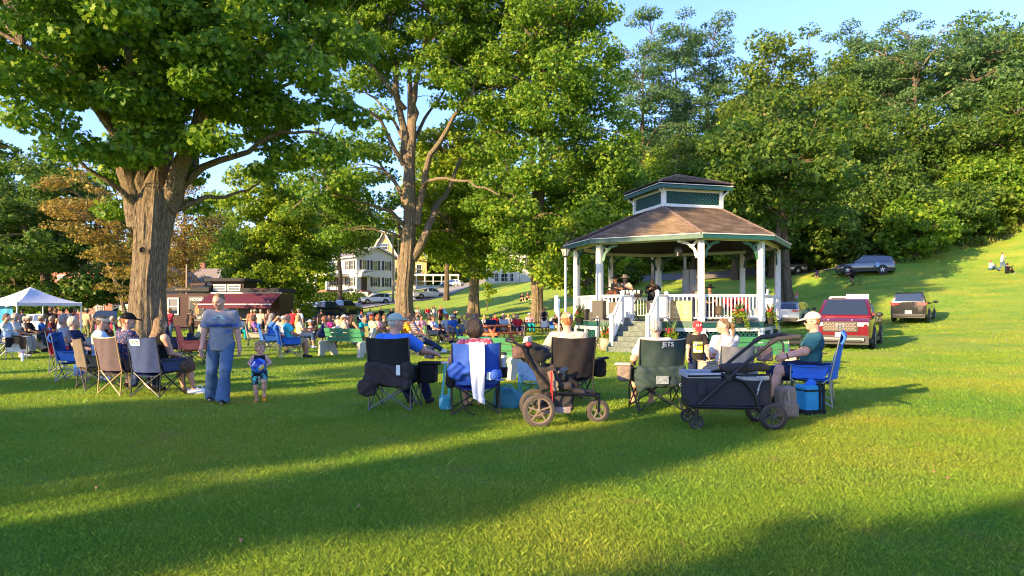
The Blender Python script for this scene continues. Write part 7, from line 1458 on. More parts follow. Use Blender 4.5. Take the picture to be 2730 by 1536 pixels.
link('bag_body',sdf_mesh('cl',[('b',(0,0,.215),(.155,.13,.185),.035)],vox=.014,wr=.003),t,cyan);g_=MB();g_.box((0,0,.035),(.158,.133,.035));g_.box((0,0,.33),(.158,.134,.012));g_.box((.06,-.005,.22),(.018,.137,.2));g_.box((.115,-.005,.22),(.018,.137,.2));g_.obj('black_straps',blk,t)
g_=MB();g_.sheet(lambda u,v:(-.1+.2*u,-.08+.1*v,.40+.09*math.sin(u*3.1)*math.sin(v*3.1)),6,5,.01);g_.obj('top_flap',bl2,t,True)
t=thing('duffel_bag','dark navy bag resting between the wagon and the bright blue chair','bag',gxy(2085,1075)+Vector((0,0,.0)),.1);link('bag_body',sdf_mesh('db',[('b',(0,0,.46),(.22,.14,.11),.06)],vox=.016,wr=.006),t,cm('navy'))
g_=MB()
for sx in(-.17,.17):g_.tube([(sx,-.1,0),(-sx,.1,.37)],.011,6);g_.tube([(sx,.1,0),(-sx,-.1,.37)],.011,6)
g_.obj('folding_legs',blackf,t,True)
# ---------------- vehicles ----------------
def paint(name,c,metal=.3):return mat(name,c,.18,metal=metal,coat=.8,var=.04,scale=2)
glassm=mat('car_glass',(.02,.03,.04),.06,spec=.8,coat=1);chrome=mat('chrome',(.6,.6,.6),.15,metal=1);trimk=mat('black_trim',(.018,.018,.018),.55);lamp_r=mat('tail_lamp',(.45,.01,.01),.2,coat=1);lamp_w=mat('head_lamp',(.65,.65,.62),.12,coat=1);tyre_b=mat('tyre_black',(.02,.02,.02),.85);alloy=mat('alloy',(.35,.36,.37),.3,metal=.8);platem=mat('plate',(.7,.68,.6),.5)
def car(name,label,loc,rz,kind_,body,dims,cat='car',wheel_r=.35,clad=None,roofm=None,plate=None,group='parked cars',detail=0,rails=False,front=True,rimm_=None):
 """local: forward +Y, x right. dims L,W,H"""
 L,Wd,H=dims;t=thing(name,label,cat,loc,math.radians(rz),group);hw=Wd/2;gc=.24
 hood=H*(.60 if kind_!='hatch' else.58);belt=H*.635
 if kind_=='suv':roof=[(.015,.66),(.05,.93),(.12,.985),(.45,1.0),(.56,.97),(.72,.64)]
 elif kind_=='hatch':roof=[(.02,.62),(.10,.92),(.2,.98),(.42,1.0),(.54,.97),(.74,.62)]
 else:roof=[(.40,.62),(.42,.93),(.47,.985),(.58,1.0),(.66,.97),(.78,.64)]
 st=[]
 n=24
 for i in range(n+1):
  y=i/n;wf=1-.05*max(0,(y-.85)/.15)**2*2.2-.03*max(0,(.12-y)/.12)**2
  lower=belt if y<.72 else hood+(belt-hood)*.0-.045*H*((y-.72)/.28)**1.6
  if kind_=='pickup' and y<.40:lower=H*.60
  nose=1.0 if y<.97 else.86
  st.append((y,lower*nose if y>.97 else lower,wf))
 V=[];F=[];prof=lambda lo,wf:[(.90*hw*wf,gc),(.985*hw*wf,gc+.12),(hw*wf,gc+(lo-gc)*.45),(.985*hw*wf,gc+(lo-gc)*.78),(.95*hw*wf,lo-.02),(.90*hw*wf,lo),(.45*hw*wf,lo+.025),(0,lo+.035)]
 k=8
 for(y,lo,wf) in st:
  pr=prof(lo,wf);ring=pr+[(-x,z) for x,z in pr[-2::-1]]
  V+=[(x,(y-.5)*L,z) for x,z in ring]
 m=15
 for i in range(n):
  for j in range(m-1):F.append((i*m+j,i*m+j+1,(i+1)*m+j+1,(i+1)*m+j))
  F.append((i*m+m-1,i*m,(i+1)*m,(i+1)*m+m-1))
 F.append(tuple(range(m))[::-1]);F.append(tuple(n*m+j for j in range(m)));g_=MB();g_.add(V,F);bo=g_.obj('body',body,t,True)
 g_=MB();V=[];cs=[]
 for(y,zf) in roof:
  z=zf*H;tt=(z-belt)/(H-belt);w_=hw*(.90-.16*max(0,tt));cs.append((y,z,w_));V+=[(-hw*.9,(y-.5)*L,belt-.05),(-w_,(y-.5)*L,z-.03),(-w_*.85,(y-.5)*L,z),(w_*.85,(y-.5)*L,z),(w_,(y-.5)*L,z-.03),(hw*.9,(y-.5)*L,belt-.05)]
 F=[]
 for i in range(len(roof)-1):
  for j in range(5):F.append((i*6+j,(i+1)*6+j,(i+1)*6+j+1,i*6+j+1))
 F+=[tuple(range(6)),tuple((len(roof)-1)*6+j for j in range(6))[::-1]];g_.add(V,F);g_.obj('cabin',roofm or body,t,True)
 gl=MB();P=lambda y,z,x:Vector((x,(y-.5)*L,z))
 def quad(a,b,c,d,off=.012):
  nn=(b-a).cross(d-a).normalized();ctr=(a+b+c+d)/4
  if nn.dot(ctr-Vector((0,0,belt)))<0:nn=-nn
  gl.add([p+nn*off for p in(a,b,c,d)],[(0,1,2,3)])
 a,b=cs[-2],cs[-1];wm=lambda c_:c_[2]
 quad(P(b[0]-.01,b[1]+.03,-hw*.80),P(b[0]-.01,b[1]+.03,hw*.80),P(a[0]+.006,a[1]-.02,a[2]*.84),P(a[0]+.006,a[1]-.02,-a[2]*.84),.02)
 gl.obj('windscreen',glassm,t);gl=MB();c0,c1=cs[0],cs[1];quad(P(c0[0]+(0 if kind_!='pickup' else.0),belt+.05,-hw*.76),P(c0[0],belt+.05,hw*.76),P(c1[0]-.004,c1[1]-.05,c1[2]*.82),P(c1[0]-.004,c1[1]-.05,-c1[2]*.82),.02)
 gl.obj('rear_window',glassm,t)
 yb=[cs[1][0]+.03,cs[1][0]+(cs[-2][0]-cs[1][0])*.36,cs[1][0]+(cs[-2][0]-cs[1][0])*.72,cs[-1][0]-.05] if kind_!='pickup' else[.445,.56,.74]
 for s in(-1,1):
  for i in range(len(yb)-1):
   y0,y1=yb[i]+.006,yb[i+1]-.006
   def top(y):
    for q in range(len(cs)-1):
     if cs[q][0]<=y<=cs[q+1][0]:f=(y-cs[q][0])/(cs[q+1][0]-cs[q][0]);return cs[q][1]+(cs[q+1][1]-cs[q][1])*f-.07,cs[q][2]+(cs[q+1][2]-cs[q][2])*f
    return cs[-1][1],cs[-1][2]
   (z0,w0),(z1,w1)=top(y0),top(y1);g_=MB();bb=belt+.03;wb=hw*.905
   g_.add([(s*(wb+.004),(y0-.5)*L,bb),(s*(wb+.004),(y1-.5)*L,bb),(s*(w1+.02),(y1-.5)*L,max(z1,bb+.01)),(s*(w0+.02),(y0-.5)*L,max(z0,bb+.01))],[(0,1,2,3) if s>0 else(3,2,1,0)]);g_.obj('side_window',glassm,t)
 g_=MB();cl=clad or trimk
 for s in(-1,1):g_.box((s*hw*.955,0,gc+.05),(hw*.04,L*.44,.07))
 g_.box((0,L*.485,gc+.08),(hw*.9,.1,.16));g_.box((0,-L*.485,gc+.08),(hw*.88,.09,.12));g_.obj('lower_cladding',cl,t)
 for yy in(.5-.19,-.5+.21):
  for s in(-1,1):
   c=(s*(hw-.10),yy*L,wheel_r);Rm=Matrix.Rotation(math.radians(90)*s,3,'Y');g_=MB();g_.lathe([(0,.02),(wheel_r+.07,.02),(wheel_r+.085,.105),(wheel_r+.03,.112),(0,.108)],24,c,Rm);g_.obj('wheel_arch',cl if clad or kind_!='hatch' else trimk,t,True)
   g_=MB();g_.lathe([(0,-.09),(wheel_r*.95,-.09),(wheel_r,-.05),(wheel_r,.12),(wheel_r*.95,.145),(wheel_r*.66,.145),(wheel_r*.64,.12),(0,.12)],28,c,Rm);wo=g_.obj('wheel',tyre_b,t,True)
   g_=MB();g_.lathe([(wheel_r*.64,.125),(wheel_r*.6,.14),(wheel_r*.56,.13)],24,c,Rm);g_.lathe([(0,.15),(.06,.145),(.07,.12)],12,c,Rm)
   for q in range(5):an=q*1.2566;u=Rm@Vector((math.cos(an),math.sin(an),0));up=Rm@Vector((0,0,1));g_.beam(Vector(c)+up*.135+u*.04,Vector(c)+up*.135+u*wheel_r*.58,.02,.055,up=u.cross(up))
   g_.obj('rim',rimm_ or alloy,wo)
 g_=MB();fz=hood*.80;g_.box((0,L*.5+.01,fz-.08),(hw*.56,.025,H*.10));go=g_.obj('grille',trimk,t)
 g_=MB()
 for rr_ in range(5):
  for cc in range(9):g_.box(((cc-4+(rr_%2)*.5)*hw*.115,L*.5+.037,fz-.08+(rr_-2)*H*.032),(hw*.042,.006,H*.011))
 g_.obj('grille_bars',mat('grille_bronze',(.2,.16,.13),.3,metal=.7),go)
 for s in(-1,1):
  g_=MB();g_.box((s*hw*.70,L*.49,fz+.0),(hw*.17,.06,.065),Matrix.Rotation(-s*.3,3,'Z'));g_.obj('headlight',lamp_w,t)
  g_=MB();g_.ball((s*(hw+.12),L*.20,belt+.06),(.13,.07,.085),12,8);g_.beam((s*(hw*.92),L*.20,belt+.02),(s*(hw+.06),L*.20,belt+.03),.04,.04);g_.obj('side_mirror',trimk,t,True)
  g_=MB();zt=H*.58 if kind_!='pickup' else H*.5
  if kind_=='pickup':g_.box((s*hw*.90,-L*.503,zt),(hw*.07,.03,.16))
  else:g_.box((s*hw*.70,-L*.502,zt),(hw*.2,.03,.06),Matrix.Rotation(s*.15,3,'Y'));g_.box((s*hw*.92,-L*.48,zt+.03),(hw*.07,.07,.06))
  g_.obj('taillight',lamp_r,t)
 g_=MB();g_.box((0,-L*.5,gc+.30 if kind_!='pickup' else gc+.16),(.17,.015,.08));po=g_.obj('rear_plate',platem,t);g_=MB();g_.box((0,L*.5+.055,gc+.26),(.16,.012,.08));pf=g_.obj('front_plate',platem,t)
 if plate:text('plate_lettering',plate,.085,inkd,t,wall_text_M((0,L*.5+.068,gc+.26),(0,1,0)),.001)
 g_=MB();g_.box((0,-L*.51,gc+.12),(hw*.8,.05,.05));g_.box((0,L*.515,gc+.06),(hw*.7,.05,.035));g_.obj('bumper_trim',chrome if kind_=='pickup' and not detail else trimk,t)
 g_=MB()
 if kind_=='pickup':
  bz=H*.60;g_.box((0,-L*.30,bz+.035),(hw*.86,L*.19,.02));g_.obj('bed_cover',trimk,t)
 if rails:
  g_=MB()
  for s in(-1,1):g_.tube([(s*hw*.68,-L*.33,H*.985),(s*hw*.66,-L*.28,H+.05),(s*hw*.66,L*.03,H+.06),(s*hw*.68,L*.07,H*.99)],.018,6)
  g_.obj('roof_rails',alloy,t,True)
 return t
redp=paint('paint_red',(.17,.004,.012));
p=gp(2262,26.3);tr=car('pickup_truck','shiny red pickup truck with a white roof rack parked right of the gazebo',p,148,'pickup',redp,(5.2,2.0,1.80),'pickup',.39,plate='KUJ-9567',detail=1,group=None)
g_=MB();g_.tube([(-.66,.15,1.80),(-.62,.15,1.87),(.62,.15,1.87),(.66,.15,1.80)],.025,6);g_.tube([(-.66,-.4,1.80),(-.62,-.4,1.87),(.62,-.4,1.87),(.66,-.4,1.80)],.025,6);g_.obj('roof_rack',white_v,tr,True)
g_=MB();
for s in(-1,1):g_.box((s*.38,2.61,1.02),(.02,.01,.02))
g_.box((0,2.645,.80),(.13,.012,.09));g_.obj('badge_plate',chrome,tr);g_=MB();g_.box((-.05,2.66,.80),(.014,.006,.065));g_.box((.05,2.66,.80),(.014,.006,.065));g_.box((0,2.66,.80),(.05,.006,.012));g_.obj('badge',trimk,tr)
g_=MB();g_.box((0,2.66,.34),(.75,.05,.05));g_.obj('skid_plate',mat('skid',(.3,.27,.24),.5,metal=.3),tr)
for s in(-1,1):
 g_=MB();g_.box((s*.38,.42,1.27),(.2,.06,.16));g_.ball((s*.38,.42,1.5),(.13,.06,.12));g_.obj('seat',mat('seat_black',(.03,.028,.03),.7),tr,True)
p=gp(2350,25.8);t=thing('white_panel','tall white panel standing behind the red pickup','panel',p+Vector((-.35,1.1,0)),math.radians(-5));g_=MB();g_.box((0,0,1.0),(.42,.03,.98));g_.obj('board',white_v,t);g_=MB();g_.box((.28,-.035,1.55),(.1,.006,.03));g_.box((-.4,0,.02),(.05,.3,.02));g_.box((.4,0,.02),(.05,.3,.02));g_.obj('orange_mark',cm('orange'),t)
car('suv','dark grey SUV seen from behind on the slope right of the red pickup',gp(2436,41.0),-37,'suv',paint('paint_darkgrey',(.01,.009,.009),.0),(4.65,1.86,1.72),'SUV',.36,detail=1,rails=True,group=None)
car('hatchback','silver-blue hatchback seen from behind between gazebo and red pickup',gp(2118,44),-38,'hatch',paint('paint_silver',(.22,.28,.35),.4),(4.1,1.74,1.46),'car',.31,group=None)
car('suv','metallic grey SUV parked side-on at the foot of the wood',gp(2306,63),66,'suv',paint('paint_grey',(.09,.095,.1),.5),(4.7,1.85,1.62),'SUV',.36,rails=True)
car('suv','pale gold SUV parked behind the twin trunks right of the gazebo',gp(2092,76),70,'suv',paint('paint_gold',(.42,.40,.36),.4),(4.6,1.85,1.75),'SUV',.38,rails=True)
car('crossover','white crossover with black cladding driving down the road',gp(1000,106),118,'suv',paint('paint_white',(.72,.72,.72),0),(4.8,1.88,1.68),'car',.36,rails=True,group='vehicles on the road')
car('pickup_truck','white pickup truck driving up the road',gp(1143,115),-62,'pickup',paint('paint_white2',(.70,.68,.62),0),(5.8,2.0,1.9),'pickup',.4,group='vehicles on the road')
car('pickup_truck','black pickup with dark bed cover, right one of two beside the road',gp(912,88),-32,'pickup',paint('paint_black',(.012,.012,.013)),(5.8,2.03,1.95),'pickup',.41)
car('pickup_truck','black and grey pickup, left one of two beside the road',gp(866,84),-40,'pickup',paint('paint_black2',(.03,.03,.033),.4),(5.9,2.05,2.0),'pickup',.43)
car('crossover','maroon crossover with blue-tinted glass right of the food stand',gp(812,79),205,'suv',paint('paint_maroon',(.12,.01,.02)),(4.5,1.8,1.6),'car',.34)
car('pickup_truck','grey pickup tailgate beside the maroon crossover',gp(782,77),10,'pickup',paint('paint_greyblue',(.22,.26,.27)),(5.7,2.0,1.9),'pickup',.4)
car('car','pale green sedan behind the two black pickups',gp(850,92),250,'hatch',paint('paint_mint',(.38,.45,.42)),(4.6,1.8,1.5),'car',.33)
car('crossover','dark blue crossover facing the camera left of the thick trunk',gp(285,52),200,'suv',paint('paint_dblue',(.04,.07,.13),.4),(4.6,1.84,1.7),'car',.36)
car('suv','dark grey SUV beside the dark blue crossover',gp(335,58),245,'suv',paint('paint_dgrey2',(.07,.07,.075),.4),(4.7,1.85,1.65),'SUV',.36)
car('van','white van roof behind the dark grey SUV',gp(335,72),80,'suv',paint('paint_white3',(.7,.7,.7),0),(5.2,2.0,2.15),'van',.36)
car('car','white car seen through the canopy tent',gp(100,50),80,'hatch',paint('paint_white4',(.72,.72,.74),0),(4.6,1.8,1.5),'car',.33)
car('car','pale car parked on the lawn by the yellow house',gp(1205,135),70,'hatch',paint('paint_pale',(.6,.62,.64),.2),(4.5,1.8,1.5),'car',.33)
car('pickup_truck','white pickup in the driveway of the white house',gp(940,118),95,'pickup',paint('paint_white5',(.62,.62,.6),0),(5.4,1.95,1.8),'pickup',.38)
t=thing('utility_rack','white slatted ladder rack above the parked cars left of the trunk','rack',gp(287,66));g_=MB()
for k in range(4):g_.beam((-1.5,0,2.0+k*.25),(1.5,0,2.0+k*.25),.06,.07)
for s in(-1.5,-.5,.5,1.5):g_.beam((s,0,0),(s*.92,0,2.85),.07,.07)
g_.obj('slats',white_v,t)
# ---------------- houses ----------------
def win(par,c,n,w_,h_,frame,shutters=None,bars=2,gm=None):
 n=Vector(n).normalized();s=Vector((0,0,1)).cross(n);R=Matrix((s,n,Vector((0,0,1)))).transposed();c=Vector(c);g_=MB()
 for k in(-1,1):g_.box(c+s*k*(w_/2+.05)+n*.05,(.05,.04,h_/2+.1),R)
 for k in(-1,1):g_.box(c+Vector((0,0,k*(h_/2+.05)))+n*.05,(w_/2,.04,.05),R)
 g_.box(c+n*.045,(w_/2,.02,.025),R);
 for b in range(1,bars):g_.box(c+s*(b/bars-.5)*w_+n*.042,(.018,.018,h_/2),R)
 fo=g_.obj('window',frame,par);g_=MB();g_.box(c+n*.012,(w_/2,.012,h_/2),R);g_.obj('pane',gm or glassm,fo)
 if shutters:
  for k in(-1,1):g_=MB();g_.box(c+s*k*(w_/2+.32)+n*.03,(.2,.028,h_/2+.05),R);g_.obj('shutter',shutters,par)
def gable_house(name,label,loc,rz,L,Wd,H,rh,wall,roofm,wins=(),ov=.4,chimney=False,gable_m=None,cat='house'):
 """L along x, Wd along y; ridge along x; front is -y"""
 t=thing(name,label,cat,loc,math.radians(rz));a,b=L/2,Wd/2;g_=MB()
 g_.add([(-a,-b,-2),(a,-b,-2),(a,b,-2),(-a,b,-2),(-a,-b,H),(a,-b,H),(a,b,H),(-a,b,H)],[(0,1,5,4),(1,2,6,5),(2,3,7,6),(3,0,4,7)]);g_.obj('wall',wall,t)
 for s in(-a,a):g_=MB();g_.add([(s,-b,H),(s,b,H),(s,0,H+rh)],[(0,2,1) if s<0 else(0,1,2)]);g_.obj('gable',gable_m or wall,t)
 sl=rh/b;g_=MB();A=a+ov;B=b+ov;zb=H-ov*sl
 for s in(-1,1):g_.add([(-A,s*B,zb+.02),(A,s*B,zb+.02),(A,0,H+rh+.02),(-A,0,H+rh+.02),(-A,s*B,zb+.2),(A,s*B,zb+.2),(A,0,H+rh+.2),(-A,0,H+rh+.2)],[(4,5,6,7),(0,3,2,1),(0,1,5,4),(0,4,7,3),(1,2,6,5)])
 ro=g_.obj('roof',roofm,t);g_=MB()
 for s in(-1,1):
  for e_ in(-A-.03,A+.03):g_.beam((e_,s*B,zb+.1),(e_,0,H+rh+.1),.05,.26)
  g_.beam((-A,s*(B+.03),zb+.08),(A,s*(B+.03),zb+.08),.05,.2)
 g_.obj('trim',white,ro)
 if chimney:g_=MB();g_.box((a*.3,b*.2,H+rh+.3),(.35,.35,.8));g_.obj('chimney',mat('chimney_brick',(.3,.13,.09),.9,var=.3),ro)
 for w in wins:win(t,*w[:4],w[4] if len(w)>4 else.0,*w[5:]) if False else win(t,w[0],w[1],w[2],w[3],white,w[4] if len(w)>4 else None,2)
 return t
def siding(name,c):
 m=bpy.data.materials.new(name);m.use_nodes=True;N=m.node_tree.nodes;L=m.node_tree.links;b=N['Principled BSDF'];b.inputs['Base Color'].default_value=tuple(c)+(1,);b.inputs['Roughness'].default_value=.6
 tc=N.new('ShaderNodeTexCoord');w_=N.new('ShaderNodeTexWave');w_.bands_direction='Z';w_.wave_profile='SAW';w_.inputs['Scale'].default_value=1.3;L.new(tc.outputs['Object'],w_.inputs['Vector']);bp=N.new('ShaderNodeBump');bp.inputs['Strength'].default_value=.6;bp.inputs['Distance'].default_value=.03;L.new(w_.outputs['Fac'],bp.inputs['Height']);L.new(bp.outputs[0],b.inputs['Normal']);return m
sidw=siding('siding_white',(.6,.6,.58));sidy=siding('siding_yellow',(.55,.38,.16));roofg=mat('roof_grey',(.2,.18,.17),.9,var=.15,scale=3);shut=mat('shutter_black',(.02,.02,.025),.6);darkdoor=mat('door_dark',(.03,.02,.02),.4)
ph=gp(962,128);Hh=6.0
wn=[]
for x in(-4.0,-2.3,2.4,4.2):
 for z in(1.6,4.6):wn.append(((x,-4.0,z),(0,-1,0),.85,1.5,shut))
for y in(-2.4,-.2,2.2):
 for z in(1.6,4.6):wn.append(((5.5,y,z),(1,0,0),.85,1.6,shut))
wn=[w for w in wn if not(w[0][0]==5.5 and w[0][1]==-2.4 and w[0][2]==1.6)]
ht=gable_house('house','white two-storey house with black shutters and an arched porch hood',ph,-48,11,8,6.2,1.7,sidw,roofg,wn,ov=.7)
g_=MB();g_.box((5.56,-2.5,1.2),(.06,.55,1.15));g_.obj('front_door',darkdoor,ht);g_=MB()
g_.lathe([(1.15,0),(1.15,1.1),(.95,1.1),(.95,0)],14,(5.5,-2.5,2.55),Matrix.Rotation(math.radians(90),3,'Y'),1.57,4.9);g_.add([(5.5+1.0,-2.5+1.1*math.cos(a),2.55+.85*math.sin(a)) for a in[k*3.1416/10 for k in range(11)]],[tuple(range(11))]);g_.box((6.0,-3.5,2.5),(.5,.1,.12));g_.box((6.0,-1.5,2.5),(.5,.1,.12));g_.obj('porch_hood',white,ht,True)
g_=MB()
for k in range(4):g_.box((5.9+k*.3,-2.5,-.1-k*.18),(.3,.9,.09))
g_.obj('front_steps',mat('brick_step',(.3,.13,.1),.9,var=.3),ht)
g_=MB();g_.box((-1.0,-6.2,2.75),(4.0,2.3,.18));g_.box((-1.0,-6.2,3.0),(3.8,2.1,.08));g_.obj('porch_roof',white,ht)
for x in(-4.6,-2.0,2.6):g_=MB();g_.box((x,-8.2,1.25),(.18,.18,1.4));g_.obj('porch_column',white,ht)
g_=MB();g_.box((-1.0,-6.2,-.2),(4.0,2.3,.3));g_.obj('porch_floor',mat('brick_low',(.25,.12,.09),.9,var=.3),ht)
py=gp(1062,146);wy=[((x,-4.5,z),(0,-1,0),1.1,1.6) for x in(-3.2,0,3.2) for z in(1.6,4.8)]+[((-5.5,y,z),(-1,0,0),1.0,1.5) for y in(-2,2) for z in(1.6,4.8)]
hy_=thing('house','yellow gabled house with white trim and a glazed porch behind the forked tree','house',py,math.radians(4))
def block(par,nm,x0,x1,y0,y1,z0,z1,m):g_=MB();g_.box(((x0+x1)/2,(y0+y1)/2,(z0+z1)/2),((x1-x0)/2,(y1-y0)/2,(z1-z0)/2));return g_.obj(nm,m,par)
block(hy_,'wall',-6,6,0,9,-2,7.0,sidy)
def gab(par,x0,x1,y0,y1,z,rh,ym,wm=True):
 g_=MB();xm=(x0+x1)/2;g_.add([(x0,y0,z),(x1,y0,z),(xm,y0,z+rh)],[(0,1,2)]);g_.obj('gable',ym,par)
 g_=MB();sl=rh/((x1-x0)/2);o_=.5
 for s,xa in((-1,x0),(1,x1)):
  xe=xa+s*o_;ze=z-o_*sl;g_.add([(xe,y0-.5,ze),(xe,y1+.4,ze),(xm,y1+.4,z+rh),(xm,y0-.5,z+rh),(xe,y0-.5,ze+.2),(xe,y1+.4,ze+.2),(xm,y1+.4,z+rh+.22),(xm,y0-.5,z+rh+.22)],[(4,5,6,7),(0,3,2,1),(0,1,5,4),(1,2,6,5),(0,4,7,3)])
 ro=g_.obj('roof',roofg,par);g_=MB()
 for s,xa in((-1,x0),(1,x1)):g_.beam((xa+s*.5,y0-.54,z-.5*sl+.1),(xm,y0-.54,z+rh+.1),.1,.3)
 g_.obj('rake_board',white,ro)
gab(hy_,-6,0,-1,9,7.0,5.4,sidy);gab(hy_,0,6,0,9,7.0,4.2,sidy);block(hy_,'front_bay',-5.8,-.2,-1,0,-2,7.0,sidy)
win(hy_,(-3,-1.0,9.3),(0,-1,0),1.7,1.2,white,None,3)
for x in(-4.4,-1.6):
 for z in(1.6,4.6):win(hy_,(x,-1.0,z),(0,-1,0),1.1,1.9,white,None,3)
for x in(1.8,4.4):
 for z in(4.6,):win(hy_,(x,0,z),(0,-1,0),1.0,1.8,white,None,2)
g_=MB();g_.box((7.5,-1.5,3.2),(5.5,1.9,.18));g_.obj('porch_roof',white,hy_)
for k in range(7):g_=MB();g_.box((2.3+k*1.75,-3.2,1.5),(.11,.11,1.6));g_.obj('porch_post',white,hy_)
g_=MB();g_.box((7.5,-3.2,.9),(5.4,.05,.08));g_.box((7.5,-3.2,1.9),(5.4,.05,.05));g_.box((7.5,-3.1,.3),(5.4,.05,.5));g_.obj('porch_rail',white,hy_);block(hy_,'porch_wall',2,13,-3.0,0,-2,-.1,sidw)
pl_=gp(1400,122);hl=thing('long_building','long bright white building on top of the grass bank','building',pl_+Vector((1.5,0,-.1)),math.radians(2));block(hl,'wall',-8.5,12,0,8,-2,5.4,mat('white_render',(.7,.68,.62),.7,var=.04));block(hl,'side_wing',12,17,2,8,-2,3.6,_m['white_render'])
gab_=MB();gab_.add([(-9,-.6,5.2),(12.5,-.6,5.2),(12.5,4,7.6),(-9,4,7.6),(-9,8.6,5.2),(12.5,8.6,5.2)],[(0,1,2,3),(3,2,5,4),(0,3,4),(1,5,2)]);gab_.obj('roof',roofg,hl)
for x,z,w_,h_ in((-6.6,.9,.5,1.3),(-5.2,.9,1.1,1.3),(-3.9,.9,.5,1.3),(0.2,.9,.6,1.4),(10.6,.9,.6,1.4),(-6,4.0,.6,1.1),(-1.2,3.5,.5,2.6)):win(hl,(x,0,z),(0,-1,0),w_,h_,white,None,2)
for x in(-2.6,4.2,8.4):g_=MB();g_.tube([(x,-.06,-.5),(x,-.06,5.2)],.05,6);g_.obj('downpipe',mat('pipe_grey',(.4,.4,.4),.5),hl)
hh1=gable_house('house','small cream house with a grey roof above the caboose',gp(515,105),6,8,7,4.4,2.2,siding('siding_cream',(.62,.54,.38)),mat('roof_tan',(.25,.2,.17),.9,var=.15),[((-2,-3.5,3.0),(0,-1,0),.9,1.3),((1.6,-3.5,3.0),(0,-1,0),.9,1.3)],chimney=True)
hh2=gable_house('house','pale blue-grey gabled house beside the thick trunk',gp(478,98),96,6,5.4,4.0,2.6,siding('siding_pale',(.45,.48,.46)),roofg,[((-3.0,0,4.6),(-1,0,0),.6,.9),((-3.0,-1.2,1.6),(-1,0,0),.8,1.2)])
brickm=mat('red_brick',(.30,.115,.075),.9,var=.25,scale=14,bump=.4)
hb=gable_house('brick_building','orange-red brick building behind the autumn tree',gp(292,92),-14,10,9,6.6,2.4,brickm,roofg,[((3,-4.5,2.2),(0,-1,0),1.0,1.9),((0,-4.5,2.2),(0,-1,0),1.0,1.9),((3,-4.5,5.0),(0,-1,0),1.0,1.5),((-3,-4.5,5.0),(0,-1,0),1.0,1.5)],cat='building')
# ---------------- caboose food stand ----------------
cp=gp(600,57);D=57;cb=thing('caboose','dark red caboose food stand with a cupola and black roof edge','food stand',cp,math.radians(-3));px=lambda xs:X(xs,D)-cp.x;pz=lambda ys:CAM_H-(ys-HOR)/FP*D-cp.z
mar=siding('siding_maroon',(.036,.005,.006));rb=mat('roof_black',(.022,.022,.025),.8,var=.2)
block(cb,'wall',px(432),px(748),0,3.2,.2,pz(783),mar);block(cb,'undercarriage',px(440),px(742),.3,2.9,0,.25,trimk)
g_=MB();g_.box(((px(425)+px(560))/2,1.6,pz(772)),((px(560)-px(425))/2,1.9,.17));g_.box(((px(645)+px(750))/2,1.6,pz(774)),((px(750)-px(645))/2,1.9,.17));g_.obj('roof',rb,cb)
cu=block(cb,'roof_cupola',px(556),px(646),.3,2.9,pz(790),pz(748),mar);g_=MB();g_.box(((px(545)+px(655))/2,1.6,pz(746)),((px(655)-px(545))/2,1.75,.13));g_.obj('cupola_roof',rb,cu)
win(cb,((px(566)+px(598))/2,.3,pz(767)),(0,-1,0),.9,.38,white,None,1);win(cb,((px(605)+px(637))/2,.3,pz(767)),(0,-1,0),.9,.38,white,None,1)
win(cb,(px(459),0,pz(817)),(0,-1,0),.75,1.25,white,None,1);block(cb,'side_shed',px(511),px(550),-.3,0,pz(790)+.9,pz(758)+.1,mar)
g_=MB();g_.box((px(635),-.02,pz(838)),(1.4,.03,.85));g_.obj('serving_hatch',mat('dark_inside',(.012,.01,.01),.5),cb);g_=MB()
for x in(px(635)-1.4,px(635)+.0,px(635)+1.4):g_.box((x,-.06,pz(838)),(.04,.03,.9))
g_.box((px(635),-.15,pz(838)-.4),(1.45,.2,.03));g_.obj('hatch_frame',white,cb)
g_=MB();a0,a1=px(562),px(755);n=16
g_.sheet(lambda u,v:(a0+(a1-a0)*u,-.02-2.2*v,pz(782)-.95*v+.0),12,4,.02);
for k in range(26):x0=a0+(a1-a0)*k/26;x1=a0+(a1-a0)*(k+1)/26;xm=(x0+x1)/2;z=pz(782)-.96;y=-2.23;g_.add([(x0,y,z),(x1,y,z),(x1,y,z-.25),(xm,y,z-.33),(x0,y,z-.25)],[(0,1,2,3,4)])
awm=bpy.data.materials.new('awning');awm.use_nodes=True;N=awm.node_tree.nodes;L=awm.node_tree.links;b=N['Principled BSDF'];tc=N.new('ShaderNodeTexCoord');w_=N.new('ShaderNodeTexWave');w_.inputs['Scale'].default_value=1.2;L.new(tc.outputs['Object'],w_.inputs['Vector']);r_=N.new('ShaderNodeValToRGB');L.new(w_.outputs['Fac'],r_.inputs[0]);r_.color_ramp.elements[0].color=(.075,.007,.022,1);r_.color_ramp.elements[1].color=(.12,.013,.03,1);L.new(r_.outputs[0],b.inputs['Base Color']);b.inputs['Roughness'].default_value=.8
g_.obj('awning',awm,cb);g_=MB();g_.beam((a0,-2.2,pz(782)-.93),(a1,-2.2,pz(782)-.93),.06,.07);g_.beam((a0,-.05,pz(782)+.03),(a1,-.05,pz(782)+.03),.1,.1);g_.obj('awning_bar',white_v,cb)
for x in(a1-.1,):g_=MB();g_.box((x-.25,-1.9,1.2),(.07,.07,1.2));g_.obj('awning_post',mat('post_brown',(.12,.07,.04),.8),cb)
g_=MB();g_.box((px(522),-.03,pz(823)),(.58,.02,.95));po=g_.obj('poster',mat('poster_black',(.012,.012,.012),.4),cb);g_=MB()
for s in(-1,1):g_.box((px(522)+s*.6,-.045,pz(823)),(.02,.03,.97));g_.box((px(522),-.045,pz(823)+s*.96),(.6,.03,.02))
